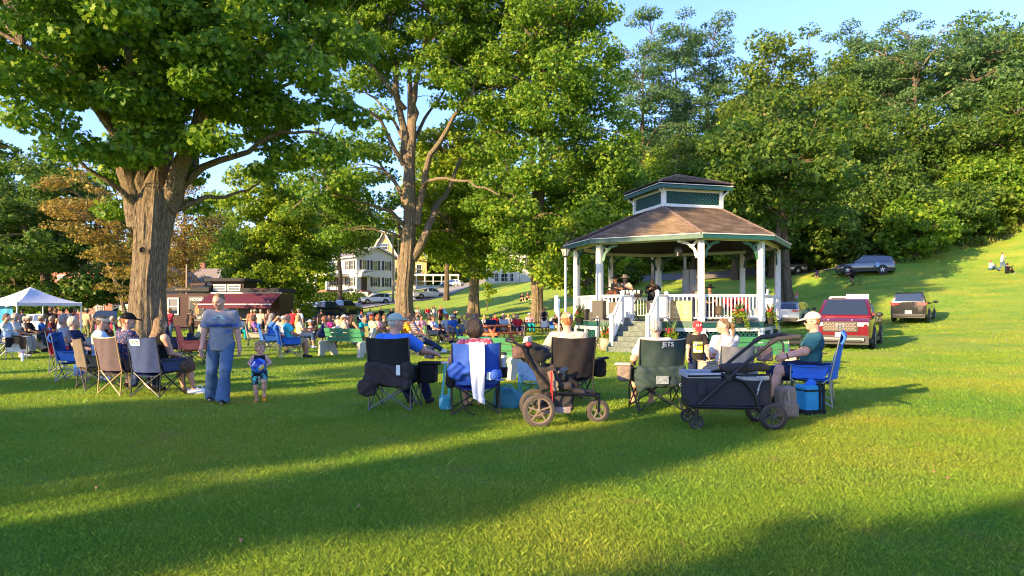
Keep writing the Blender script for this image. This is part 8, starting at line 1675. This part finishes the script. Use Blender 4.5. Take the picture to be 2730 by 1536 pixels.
g_.obj('poster_frame',mat('frame_grey',(.4,.4,.4),.5),po);text('lettering','MOOSE',.30,white_v,cb,wall_text_M((px(522),-.056,pz(823)+.75),(0,-1,0)),.002);text('lettering','MOOSE',.27,white_v,cb,wall_text_M((px(522),-.056,pz(823)-.78),(0,-1,0)),.002)
g_=MB();bx=px(524);bz_=pz(823);g_.prism([(-.16,-.45),(.16,-.45),(.2,-.1),(.12,.15),(.06,.3),(-.06,.3),(-.12,.15),(-.2,-.1)],.01,None,(bx,-.055,bz_))
for s in(-1,1):g_.prism([(s*.05,.32),(s*.15,.30),(s*.33,.38),(s*.38,.52),(s*.3,.44),(s*.24,.5),(s*.2,.42),(s*.1,.44)][::s],.01,None,(bx,-.056,bz_))
g_.obj('animal_picture',mat('poster_tan',(.3,.16,.05),.6),cb)
text('lettering','MOOSE RAIL CO.',.17,mat('sign_gold',(.3,.19,.06),.5),cb,wall_text_M((px(490),-.31,pz(772)),(0,-1,0)),.002);g_=MB();g_.box((px(700),-.31,pz(772)),(.7,.012,.09));g_.obj('name_board',mar,cb)
g_=MB();g_.box((0,0,.55),(.35,.3,.55));q=g_.obj('rubbish_bin',mat('bin_grey',(.12,.13,.13),.6),None);q.location=gp(729,53);tag(q,'grey rubbish bin at the right end of the food stand','bin')
polem=mat('pole_wood',(.34,.26,.18),.9,var=.25,stretch=(6,6,.6));poles=[]
for xs,d,top_ys,lab,arm in[(328,80,640,'white-grey utility pole just left of the thick trunk',0),(498,86,705,'short grey pole above the caboose roof',0),(702,108,560,'wooden utility pole with cross-arms behind the yellow-green tree',1),(1062,100,640,'slim leaning pole left of the forked trunk',0),(1048,108,560,'tall wooden utility pole beside the yellow house',1),(1190,116,690,'short wooden pole by the white pickup on the road',0),(1826,60,660,'wooden pole behind the grey curtain',0),(1740,64,640,'thin grey pole seen through the middle gazebo bay',0)]:
 p=gp(xs,d);H=CAM_H-(top_ys-HOR)/FP*d-p.z;t=thing('utility_pole',lab,'utility pole',p);g_=MB();g_.lathe([(.17,0),(.11,H)],10);g_.obj('pole',polem,t,True);poles.append((p,H))
 if arm:
  for z in(H-.5,H-1.3):g_=MB();g_.box((0,-.14,z),(1.3,.06,.07));g_.obj('cross_arm',polem,t)
def wire(a,b,sag,lab):
 g_=MB();a=Vector(a);b=Vector(b);g_.tube([a.lerp(b,k/16)-Vector((0,0,sag*4*(k/16)*(1-k/16))) for k in range(17)],.035,4);tag(g_.obj('power_line',trimk),lab,'power line')
P0,P1=poles[2],poles[4];wire(P0[0]+Vector((0,-.1,P0[1]-.5)),P1[0]+Vector((0,-.1,P1[1]-.5)),1.4,'upper power line between the two tall utility poles');wire(P0[0]+Vector((.8,-.1,P0[1]-1.3)),P1[0]+Vector((.8,-.1,P1[1]-1.3)),1.4,'lower power line between the two tall utility poles')
wire(P0[0]+Vector((0,-.1,P0[1]-.5)),at(440,640,100),1.0,'power line running left from the cross-armed pole');wire(at(440,735,86),at(700,735,100),.8,'low black cable above the caboose');wire(at(860,725,100),poles[4][0]+Vector((0,0,6)),.8,'cable crossing in front of the white house')
for xs,w_,lab in((905,3.4,'clipped hedge left of the white house steps'),(862,2.4,'low hedge left of the clipped one')):
 t=thing('hedge',lab,'hedge',gp(xs,113));r=np.random.default_rng(5);V,lp=leaves_np(np.array([[x,0,.8] for x in np.linspace(-w_,w_,9)]),np.full((9,3),.95),np.full(9,260),.3,r,0,'leaf');link('foliage',raw_mesh('foliage',V,quads=np.arange(len(V)),loops=lp),t,LM['dark'])
 # ---------------- canopy tent ----------------
tp_=gp(82,31);tn=thing('canopy_tent','white peaked canopy tent on four poles at the left edge','canopy tent',tp_,math.radians(-24));a=1.42;tz=at(0,808,31).z-tp_.z;ap=at(0,765,31).z-tp_.z
tentm=mat('tent_white',(.62,.64,.72),.7,bump=.3,bscale=3,var=.04);g_=MB();tc_=Vector((-.55,.3,0))
for i in range(4):
 A=[(-a,-a),(a,-a),(a,a),(-a,a)][i];B=[(-a,-a),(a,-a),(a,a),(-a,a)][(i+1)%4];g_.sheet(lambda u,v:Vector((A[0]+(B[0]-A[0])*u,A[1]+(B[1]-A[1])*u,tz)).lerp(Vector((0,0,ap)),v)-Vector((0,0,.06*math.sin(u*3.14)*(1-v)+.10*math.sin(v*3.14))),8,6,.01)
 g_.sheet(lambda u,v:Vector((A[0]+(B[0]-A[0])*u,A[1]+(B[1]-A[1])*u,tz-.14*v*(1+.15*math.cos(u*25))))*1.0,16,2,.006)
g_.obj('canopy',tentm,tn,True)
for s1 in(-1,1):
 for s2 in(-1,1):g_=MB();g_.box((s1*(a-.03),s2*(a-.03),tz/2),(.022,.022,tz/2));g_.obj('pole',white_v,tn)
g_=MB();g_.beam((-a,-a,tz-.1),(a,a,tz+.02),.02,.03);g_.beam((-a,a,tz-.1),(a,-a,tz+.02),.02,.03);g_.obj('roof_truss',white_v,tn)
t=thing('tarpaulin','bright blue tarpaulin hanging at the left side of the tent','tarpaulin',gp(14,30),math.radians(-24));g_=MB();g_.sheet(lambda u,v:(-1.1+1.55*u,.12*math.sin(u*14+v*3)*(.4+.6*v),tz-.12-(tz-.35)*v),30,10,.008);g_.obj('sheet',mat('tarp_blue',(.01,.22,.45),.4,bump=.3,bscale=8),t,True)
# ---------------- benches and tables ----------------
gslat=mat('bench_green',(.045,.2,.085),.5,var=.12,bump=.2,stretch=(1,1,1));conc=mat('bench_concrete',(.5,.45,.34),.9,var=.12,scale=10,bump=.5,bscale=60)
def park_bench(lab,p,h,L=1.65):
 t=thing('park_bench',lab,'bench',p,math.radians(h),'green slatted park benches')
 for s in(-1,1):
  g_=MB();R=Matrix.Rotation(math.radians(90),3,'Z');pr=[(-.36,0),(-.36,.05),(-.20,.38),(-.34,.84),(-.30,.88),(-.20,.86),(-.06,.48),(.30,.46),(.36,.40),(.33,.30),(.36,.0),(.20,0),(.16,.14),(-.10,.14),(-.16,0)]
  g_.prism([(-x,z) for x,z in pr][::-1],.11,R,(s*L/2,0,0));g_.obj('end_frame',conc,t)
 for i in range(3):
  z=.52+i*.135;y=-.17-i*.042;g_=MB();g_.box((0,y+.045,z),(L/2-.06,.018,.056),Matrix.Rotation(.3,3,'X'));g_.obj('back_slat',gslat,t)
 for i in range(3):g_=MB();g_.box((0,-.08+i*.14,.475),(L/2-.06,.058,.018));g_.obj('seat_slat',gslat,t)
 return t
park_bench('green slatted bench with concrete ends in the middle of the crowd',gp(926,20.6),-33);park_bench('green bench between the dark-haired person and the jogging stroller',gp(1308,14.4),-40,1.6);park_bench('green bench half hidden behind the wagon handle',gp(1992,14.6),-6,1.7)
def picnic_table(lab,p,h,m,L=1.9,S=1.0,cat='picnic table'):
 t=thing('picnic_table',lab,cat,p,math.radians(h),None);t.scale=(S,S,S);g_=MB()
 for i in range(5):g_.box((0,(i-2)*.15,.745),(L/2,.07,.02))
 g_.obj('tabletop',m,t)
 for s in(-1,1):g_=MB();[g_.box((0,s*(.68+k*.14),.44),(L/2,.065,.02)) for k in(0,1)];g_.obj('bench',m,t)
 for sx in(-1,1):
  for s in(-1,1):g_=MB();g_.beam((sx*L*.36,s*.28,.72),(sx*L*.36,s*.66,0),.04,.11);g_.obj('leg',m,t)
  g_=MB();g_.beam((sx*L*.36+.04,-.82,.40),(sx*L*.36+.04,.82,.40),.04,.11);g_.beam((sx*L*.36+.04,-.33,.69),(sx*L*.36+.04,.33,.69),.04,.09);g_.obj('cross_beam',m,t)
 return t
picnic_table('orange-red wooden picnic table before the seated crowd',gp(1313,30.5),62,mat('wood_orange',(.5,.11,.04),.7,var=.2,bump=.2),2.3)
picnic_table('brown wooden picnic table behind the blond person on its bench',gp(836,28),35,mat('wood_brown',(.2,.08,.035),.8,var=.2),2.0)
picnic_table('black metal picnic table before the gnarled trunk',gp(1432,43),5,blackf,2.2)
picnic_table('low dark picnic table right of the wagon handle',gp(2105,17.2),4,mat('wood_dark',(.05,.035,.025),.8,var=.2),1.5,.8)
for xs,d,lab in((2108,15.8,'red round stool on a curved black arm, left of a pair'),(2165,15.8,'red round stool partly behind the person in the tall blue chair')):
 t=thing('stool',lab,'stool',gp(xs,d));g_=MB();g_.lathe([(0,.42),(.17,.42),(.19,.445),(.16,.46),(0,.455)],20);g_.obj('seat',mat('stool_red',(.5,.015,.03),.4),t,True);g_=MB();g_.tube([(0,0,.42),(-.02,0,.2),(-.12,.05,.04),(-.2,.1,0)],.022,8);g_.obj('leg',blackf,t,True)
t=thing('garden_fence','low black wire hoop fence between the wagon handle and the red pickup','fence',gp(2130,22.5));g_=MB()
for k in range(8):x=-.7+k*.19;g_.tube([(x,0,0),(x,0,.42),(x+.03,0,.50),(x+.14,0,.52),(x+.19,0,.44)],.011,5)
g_.beam((-.72,0,.1),(.85,0,.1),.012,.012);g_.beam((-.72,0,.36),(.85,0,.36),.012,.012);g_.obj('wire_hoops',blackf,t)
t=thing('loop_frame','tall black metal hoop standing behind the wagon handle','hoop',gp(2078,12.5));g_=MB();g_.tube([(-.52,0,0),(-.53,0,.62),(-.48,0,.86),(-.3,0,.9),(0,0,.88),(.07,0,.8),(.08,0,.4),(.02,0,0)],.02,8);g_.obj('hoop',blackf,t,True)
def lawn_chair(lab,p,h,web,fm):
 t=thing('lawn_chair',lab,'chair',p,math.radians(h),'tube-framed lawn chairs');hw=.27;g_=MB()
 for s in(-1,1):g_.tube([(s*hw,-.42,.95),(s*hw,-.22,.42),(s*hw,.24,.44)],.014,6);g_.tube([(s*(hw+.03),-.35,0),(s*(hw+.03),.28,.62),(s*(hw+.03),-.3,.64)],.013,6);g_.tube([(s*(hw+.03),.3,0),(s*(hw+.03),-.12,.62)],.013,6)
 g_.tube([(-hw,-.42,.95),(hw,-.42,.95)],.014,6);g_.obj('frame',fm,t,True)
 for nm,f in(('backrest',lambda u,v:((u-.5)*hw*2,-.41+.19*v-.03*math.sin(u*3.14),.93-.5*v)),('seat',lambda u,v:((u-.5)*hw*2,-.22+.46*v,.43-.03*math.sin(u*3.14)))):g_=MB();g_.sheet(f,5,5,.004);g_.obj(nm,web,t,True)
 return t
lawn_chair('webbed lawn chair with white tubes under the striped polo',gp(1112,21.5),-85,print_mat('webbing',(.55,.5,.35),'stripe',(.05,.15,.08)),white_v)
lawn_chair('folding chair with aluminium arms and a white side panel at the far left',gp(20,20),-75,cm('navy'),alloy)
t=thing('side_table','white folding side panel with a black jacket on its rail at the far left','side table',gp(44,19.2),math.radians(12));g_=MB();g_.box((0,0,.38),(.24,.012,.15));g_.obj('panel',mat('panel_white',(.55,.55,.58),.5),t);g_=MB()
for s in(-1,1):g_.tube([(s*.26,0,0),(s*.26,0,.62)],.013,6)
g_.tube([(-.26,0,.62),(.26,0,.62)],.013,6);g_.obj('legs',alloy,t,True)
t=thing('jacket','black jacket draped over the white side table at the far left','jacket',gp(44,19.1)+Vector((0,0,.62)),math.radians(12));g_=MB();g_.sheet(lambda u,v:((u-.5)*.5,-.03-.02*math.sin(u*12),.02-v*(.18+.16*(u>.7)+.1*(u<.3))),12,5,.02);g_.obj('fabric',cm('black'),t,True)
t=thing('tumbler','white tumbler with a purple lid standing by the side table','tumbler',gp(60,18.6));g_=MB();g_.lathe([(0,0),(.03,0),(.045,.24),(0,.24)],14);g_.obj('cup',white_v,t,True);g_=MB();g_.lathe([(.048,.24),(.048,.27),(0,.275)],14);g_.obj('lid',mat('lid_purple',(.25,.05,.4),.4),t,True)
t=thing('chair_bag','bright blue chair bag hanging low behind the blue camp chair at the left','bag',gp(212,14.2),.1);link('bag_body',sdf_mesh('bb',[('b',(0,0,.26),(.10,.08,.22),.06)],vox=.014,wr=.008,wf=24),t,cm('royal'));g_=MB();g_.tube([(-.03,0,.46),(-.02,.02,.62)],.008,5);g_.obj('drawstring',trimk,t)
t=thing('chair_bag','crumpled red bag hanging from the red camp chair','bag',gp(172,16.4),.1);link('bag_body',sdf_mesh('rb',[('e',(0,0,.42),(.15,.08,.11))],vox=.014,wr=.012,wf=24),t,cm('red'));g_=MB();g_.tube([(.05,0,.5),(.08,.05,.7)],.008,5);g_.obj('drawstring',trimk,t)
t=thing('backpack','dark blue backpack on the grass beside the striped polo','backpack',gp(1145,19.6));link('bag_body',sdf_mesh('bp2',[('b',(0,0,.18),(.14,.1,.18),.06)],vox=.016,wr=.005),t,cm('navy'));g_=MB();g_.tube([(-.06,-.1,.34),(-.1,-.12,.2),(-.06,-.1,.08)],.012,5);g_.obj('strap',trimk,t)
t=thing('cooler','wheeled grey cooler box near the awning queue','cooler',gp(820,34));g_=MB();g_.box((0,0,.25),(.35,.2,.2));g_.obj('box',cm('grey'),t);g_=MB();g_.box((0,0,.48),(.36,.21,.03));g_.obj('lid',white_v,t)
t=thing('water_bottle','bright green bottle held by the person in the tan tank top','bottle',gp(1165,29.2)+Vector((0,0,.78)));g_=MB();g_.lathe([(0,0),(.04,0),(.04,.2),(.02,.24),(0,.24)],12);g_.obj('bottle_body',mat('green_bottle',(.02,.45,.22),.3),t,True)
t=thing('walker','folding walking frame before the red-haired person in the patterned skirt','walker',gp(1451,45.3));g_=MB()
for s in(-1,1):g_.tube([(s*.28,-.25,0),(s*.26,-.15,.85),(s*.26,.05,.9),(s*.3,.3,0)],.02,6)
g_.tube([(-.27,-.18,.7),(.27,-.18,.7)],.018,6);g_.obj('frame',blackf,t,True)
t=thing('pram','grey-hooded pram beside the person in beige shorts','pram',gp(1475,41.5),.3);link('hood',sdf_mesh('ph',[('e',(0,0,.85),(.26,.3,.28))],vox=.03,sub=[('e',(0,-.18,.72),(.22,.3,.24))]),t,mat('pram_grey',(.2,.21,.21),.8));link('seat',sdf_mesh('ps',[('b',(0,0,.5),(.2,.25,.14),.06)],vox=.03),t,blk);g_=MB()
for s in(-1,1):g_.tube([(s*.24,-.3,.12),(s*.2,.2,.6),(s*.2,.45,.95)],.015,5);g_.lathe([(.1,-.02),(.12,0),(.1,.02)],14,(s*.24,-.32,.12),Matrix.Rotation(1.57,3,'Y'));g_.lathe([(.1,-.02),(.12,0),(.1,.02)],14,(s*.24,.3,.12),Matrix.Rotation(1.57,3,'Y'))
g_.obj('frame',blackf,t,True)
p=gp(2284,60);t=thing('bicycle','dark bicycle under the rider in front of the grey SUV','bicycle',p,math.radians(75));g_=MB()
for y,nm in((-.5,'a'),(.52,'b')):
 g_=MB();g_.tube([(0,y+.33*math.cos(k*.3142),.34+.33*math.sin(k*.3142)) for k in range(20)],.02,6,closed=True);wo=g_.obj('wheel',tyre_b,t,True);g_=MB()
 for k in range(8):g_.tube([(0,y,.34),(0,y+.32*math.cos(k*.785),.34+.32*math.sin(k*.785))],.004,4)
 g_.obj('spokes',alloy,wo)
g_=MB();g_.tube([(0,-.5,.34),(0,-.1,.34),(0,-.22,.85),(0,-.5,.34)],.016,6);g_.tube([(0,-.1,.34),(0,.38,.8),(0,-.2,.78)],.016,6);g_.tube([(0,.52,.34),(0,.36,.95)],.016,6);g_.tube([(-.25,.42,1.0),(.25,.42,1.0)],.014,6);g_.box((0,-.25,.9),(.06,.12,.02));g_.obj('frame',trimk,t,True)
person('cyclist in dark clothes and a helmet before the grey SUV',p+Vector((0.25*math.sin(math.radians(-75))*-1*-1,0,0)),75,'ride',(T_,'black'),('shorts','black'),('short','black'),('cap','char'),'b',1.05,False,1.0,0,group=None)
t=thing('backpack','pale blue backpack worn by the person by the grey SUV','backpack',gp(2336,61)+Vector((0,-.18,1.2)));link('bag_body',sdf_mesh('b3',[('b',(0,0,0),(.15,.09,.22),.06)],vox=.03),t,cm('sky'));g_=MB();g_.tube([(-.08,.02,.2),(-.08,.12,.22)],.02,5);g_.tube([(.08,.02,.2),(.08,.12,.22)],.02,5);g_.obj('straps',cm('grey'),t)
t=thing('toy_car','red ride-on toy car on the slope by the gazebo','toy',gp(2095,58),.3);link('shell',sdf_mesh('tc',[('b',(0,0,.28),(.5,.24,.12),.1),('e',(-.05,0,.42),(.25,.2,.14))],vox=.03),t,cm('red'))
for x in(-.3,.3):
 for y in(-.24,.24):g_=MB();g_.tube([(x,y-.03,.12),(x,y+.03,.12)],.12,12);g_.obj('wheel',tyre_b,t,True)
t=thing('toy_cone','small orange toy lying on the slope','toy',gp(2158,57));g_=MB();g_.lathe([(.14,0),(.14,.03),(.06,.06),(.02,.4),(0,.4)],10,(0,0,.14),Matrix.Rotation(1.4,3,'Y'));g_.obj('cone',cm('orange'),t)
for i,xs in enumerate((795,835,868,905)):
 g_=MB();g_.prism([(-.1,0),(.1,0),(.07,.15),(-.07,.15)],1.8,Matrix.Rotation(1.57,3,'Z'));q=g_.obj('parking_block',mat('block_concrete',(.6,.57,.5),.9));q.location=gp(xs,69.5+i*.6);q.rotation_euler=(0,0,.1);tag(q,'pale concrete parking block at the edge of the lawn by the parked cars','parking block','concrete parking blocks')
 # ---------------- band ----------------
e=octo()
def on_stage(xs,d):x=X(xs,d);return Vector((x,d,DZ))
def guitar(lab,M,m):
 t=thing('guitar',lab,'guitar',M.translation);t.matrix_world=M
 link('body',sdf_mesh('g',[('e',(0,0,-.08),(.19,.05,.15)),('e',(0,0,.12),(.14,.05,.12))],vox=.018,k=.05,cuts=[((0,-.045,0),(0,-1,0)),((0,.045,0),(0,1,0))]),t,m);g_=MB();g_.box((0,-.03,.42),(.026,.012,.26));g_.box((0,-.03,.72),(.038,.012,.07));g_.obj('neck',darkwood,t);g_=MB();g_.lathe([(0,.046),(.045,.046)],14,(0,0,.03),Matrix.Rotation(1.57,3,'X'));g_.obj('sound_hole',trimk,t)
d=27.2;p=on_stage(1643,d);P_g=dict(hip=(0,0,.92),lean=2,ank=[(.12,0,.08),(-.12,.05,.08)],wr=[(.08,.24,1.02),(-.34,.26,1.22)],hy=10)
person('singer in a black cowboy hat and dark waistcoat with a brown guitar',p,120,P_g,(T_,'char'),('long','ddenim'),('crop','grey'),('cowboy','black'),'b',1.2,False,1.02,0,pname='g1',glasses=True);guitar('sunburst acoustic guitar held by the singer in the black hat',Matrix.Translation(p+Vector((-.20,-.18,1.0)))@Matrix.Rotation(math.radians(8),4,'Z')@Matrix.Rotation(math.radians(-68),4,'Y'),mat('guitar_sunburst',(.3,.1,.025),.25,var=.4,scale=4))
p=on_stage(1668,27.6);person('singer in a cream cowboy hat and flowered shirt with a guitar',p,125,P_g,('polo',print_mat('flower_shirt',(.55,.2,.13),'spots',(.5,.35,.3))),('long','black'),('long','dbrown'),('cowboy','cream'),'c',1.1,True,1.04,0,pname='g1',glasses=True);guitar('dark guitar held by the singer in the cream hat',Matrix.Translation(p+Vector((-.20,-.20,1.02)))@Matrix.Rotation(math.radians(5),4,'Z')@Matrix.Rotation(math.radians(-62),4,'Y'),mat('guitar_dark',(.06,.03,.02),.25))
p=on_stage(1739,28.4);P_f=dict(POSES['stand_hold'],wr=[(.12,.28,1.25),(-.12,.34,1.38)],hp=18);person('fiddler in a dark waistcoat bending over a fiddle',p,175,P_f,('long','char'),('long','black'),('crop','grey'),None,'b',1.1,False,1.0,0,pname='fid')
t=thing('fiddle','small brown fiddle held by the fiddler on stage','fiddle',p+Vector((.02,-.3,1.38)),.4);link('body',sdf_mesh('f',[('e',(0,0,0),(.1,.09,.025)),('e',(.13,.02,0),(.08,.075,.025))],vox=.014,k=.02),t,mat('fiddle_wood',(.35,.15,.05),.3));g_=MB();g_.box((-.2,-.02,.01),(.12,.012,.01));g_.tube([(.1,.15,.08),(-.2,-.25,.1)],.006,4);g_.obj('neck_and_bow',darkwood,t)
p=on_stage(1893,25.8);person('seated musician in a black cowboy hat behind the right railing',p,160,'sit_lap',(T_,'black'),('long','black'),('crop','grey'),('cowboy','black'),'b',1.15,False,1.0,0);camp_chair('red-framed folding chair under the seated musician in the black hat',p,160,cm('wine'),mat('tube_red',(.35,.03,.02),.5),high=.85)
p=on_stage(1862,28.0);person('musician in a pale shirt mostly hidden by the front gazebo post',p,150,'stand',(T_,'cream'),('long','black'),('short','grey'),None,'b',1.1,False,1.0,0)
for xs,d,lab in((1950,26.6,'red folding chair behind the right railing, left of a pair'),(1975,26.8,'red folding chair behind the right railing, right of a pair')):camp_chair(lab,on_stage(xs,d),170,cm('wine'),_m['tube_red'],high=.86)
def mic(lab,p,H=1.5,boom=True,rz=0):
 t=thing('microphone_stand',lab,'microphone stand',p,rz,'microphone stands on the bandstand');g_=MB();g_.tube([(0,0,.05),(0,0,H)],.012,6)
 for k in range(3):g_.tube([(0,0,.12),(.28*math.cos(k*2.1),.28*math.sin(k*2.1),0)],.01,5)
 if boom:g_.tube([(.12,0,H-.08),(-.45,0,H+.14)],.009,5)
 g_.obj('stand',blackf,t);g_=MB();g_.ball((-.47 if boom else 0,0,H+.15 if boom else H+.03),(.035,.035,.035));g_.obj('microphone',trimk,t,True)
mic('black microphone stand in front of the two singers',on_stage(1622,26.8),1.5);mic('microphone stand at the right of the fiddler',on_stage(1768,28),1.45,True,3.1);mic('thin stand with a white stick before the grey curtain',on_stage(1838,27.2),2.3,False)
t=thing('curtain','tall grey curtain panel hanging at the back of the stage','curtain',on_stage(1838,29.2),-.1);g_=MB();g_.sheet(lambda u,v:((u-.5)*(.56+.14*v),.04*math.sin(u*16),2.1-1.95*v),28,3,.01);g_.obj('fabric',mat('curtain_grey',(.42,.43,.46),.8),t,True);g_=MB();g_.tube([(-.3,0,2.1),(.3,0,2.1)],.015,6);g_.tube([(0,.05,2.1),(0,.05,0)],.015,6);g_.obj('curtain_frame',alloy,t)
t=thing('keyboard_desk','black mixing desk with white blocks by the stage steps','mixing desk',G2W(-.85,-2.9,DZ),GP+.1);g_=MB();g_.box((0,0,1.0),(.38,.2,.06),Matrix.Rotation(.5,3,'X'));g_.obj('desk',trimk,t);g_=MB()
for k in range(5):g_.box((-.28+k*.14,-.12,1.03),(.045,.02,.09),Matrix.Rotation(.5,3,'X'))
g_.obj('faders',lightp,t);g_=MB();g_.tube([(-.3,0,0),(.3,0,.95)],.02,6);g_.tube([(.3,0,0),(-.3,0,.95)],.02,6);g_.obj('cross_stand',blackf,t)
t=thing('side_table','small table with a white cloth behind the stage steps','table',G2W(.1,-2.2,DZ),GP);g_=MB();g_.box((0,0,.72),(.4,.28,.02));g_.obj('tabletop',mat('wood_red',(.2,.07,.03),.6),t)
for sx in(-.35,.35):g_=MB();g_.box((sx,0,.36),(.02,.22,.35));g_.obj('leg',darkwood,t)
t=thing('case','black equipment case with a bright sticker standing on the top step','case',G2W(.25,-rL-.35,DZ),GP+.2);g_=MB();R=Matrix.Rotation(-.09,3,'Y');g_.box((0,0,.36),(.17,.12,.35),R)
for k in range(12):g_.box((-.165,-.125,.06+k*.052),(.012,.012,.018),R)
g_.obj('shell',trimk,t);g_=MB();g_.box((.03,-.122,.36),(.065,.004,.27),R);so_=g_.obj('sticker',print_mat('sticker',(.7,.7,.75),'noise',(.35,.08,.25)),t)
def speaker(lab,p,rz,w_,d_,h_,z0,stand=False,tilt=0):
 t=thing('loudspeaker',lab,'loudspeaker',p,rz);R=Matrix.Rotation(tilt,3,'X');g_=MB();g_.box((0,0,z0+h_/2),(w_/2,d_/2,h_/2),R);g_.box((0,d_*.3,z0+h_/2),(w_*.42,d_*.35,h_*.46),R);g_.obj('cabinet',blackp,t);g_=MB();g_.box((0,-d_/2-.006,z0+h_/2),(w_*.46,.006,h_*.47),R);g_.obj('grille',mat('speaker_grille',(.07,.06,.05),.6,bump=.5,bscale=120),t);g_=MB();g_.lathe([(0,0),(.03,0)],10,(0,-d_/2-.015,z0+.08),Matrix.Rotation(1.57,3,'X'));g_.obj('badge',alloy,t)
 if stand:
  g_=MB();g_.tube([(0,.02,.05),(0,.02,z0)],.02,8)
  for k in range(3):a=k*2.094+.5;g_.tube([(0,.02,.5),(.42*math.cos(a),.42*math.sin(a),.02)],.014,6)
  g_.obj('tripod',blackf,t)
speaker('black loudspeaker on a tripod left of the gazebo steps',gp(1598,23.6),-.5,.40,.34,.64,1.08,True)
speaker('dark monitor box on the deck at the left gazebo corner',G2W(-2.2,-3.2,DZ),GP-.6,.34,.34,.3,0)
speaker('small round-fronted monitor beside it on the left of the deck',G2W(-2.65,-2.7,DZ),GP-.9,.3,.3,.42,0)
t=thing('picture','small framed picture standing on the far right railing','picture',G2W(e[2].x-.05,(e[2].y+e[3].y)/2-.9,DZ+.97),GP+1.2);g_=MB();g_.box((0,0,.16),(.13,.02,.16));g_.obj('frame',cm('beige'),t);g_=MB();g_.box((0,-.022,.16),(.09,.004,.12));g_.obj('print',cm('char'),t)
t=thing('bucket','white bucket on the far right railing beside the picture','bucket',G2W(e[2].x-.05,(e[2].y+e[3].y)/2-.5,DZ+.95),0);g_=MB();g_.lathe([(0,0),(.09,0),(.12,.2),(.1,.2),(.08,.02)],16);g_.obj('pail',white_v,t,True);g_=MB();g_.tube([(-.11,0,.19),(0,0,.1),(.11,0,.19)],.006,5);g_.obj('handle',alloy,t)
t=thing('street_lamp','tip of a dark lamp hood at the far left edge against the sky','street lamp',gp(-40,26));zt=at(0,383,26).z-t.location.z;g_=MB();g_.lathe([(.06,0),(.05,zt+.1)],10);g_.obj('pole',trimk,t,True);g_=MB();g_.lathe([(.0,zt+.35),(.12,zt+.25),(.75,zt+.0),(.7,zt-.06),(0,zt-.02)],20);g_.obj('hood',trimk,t,True)
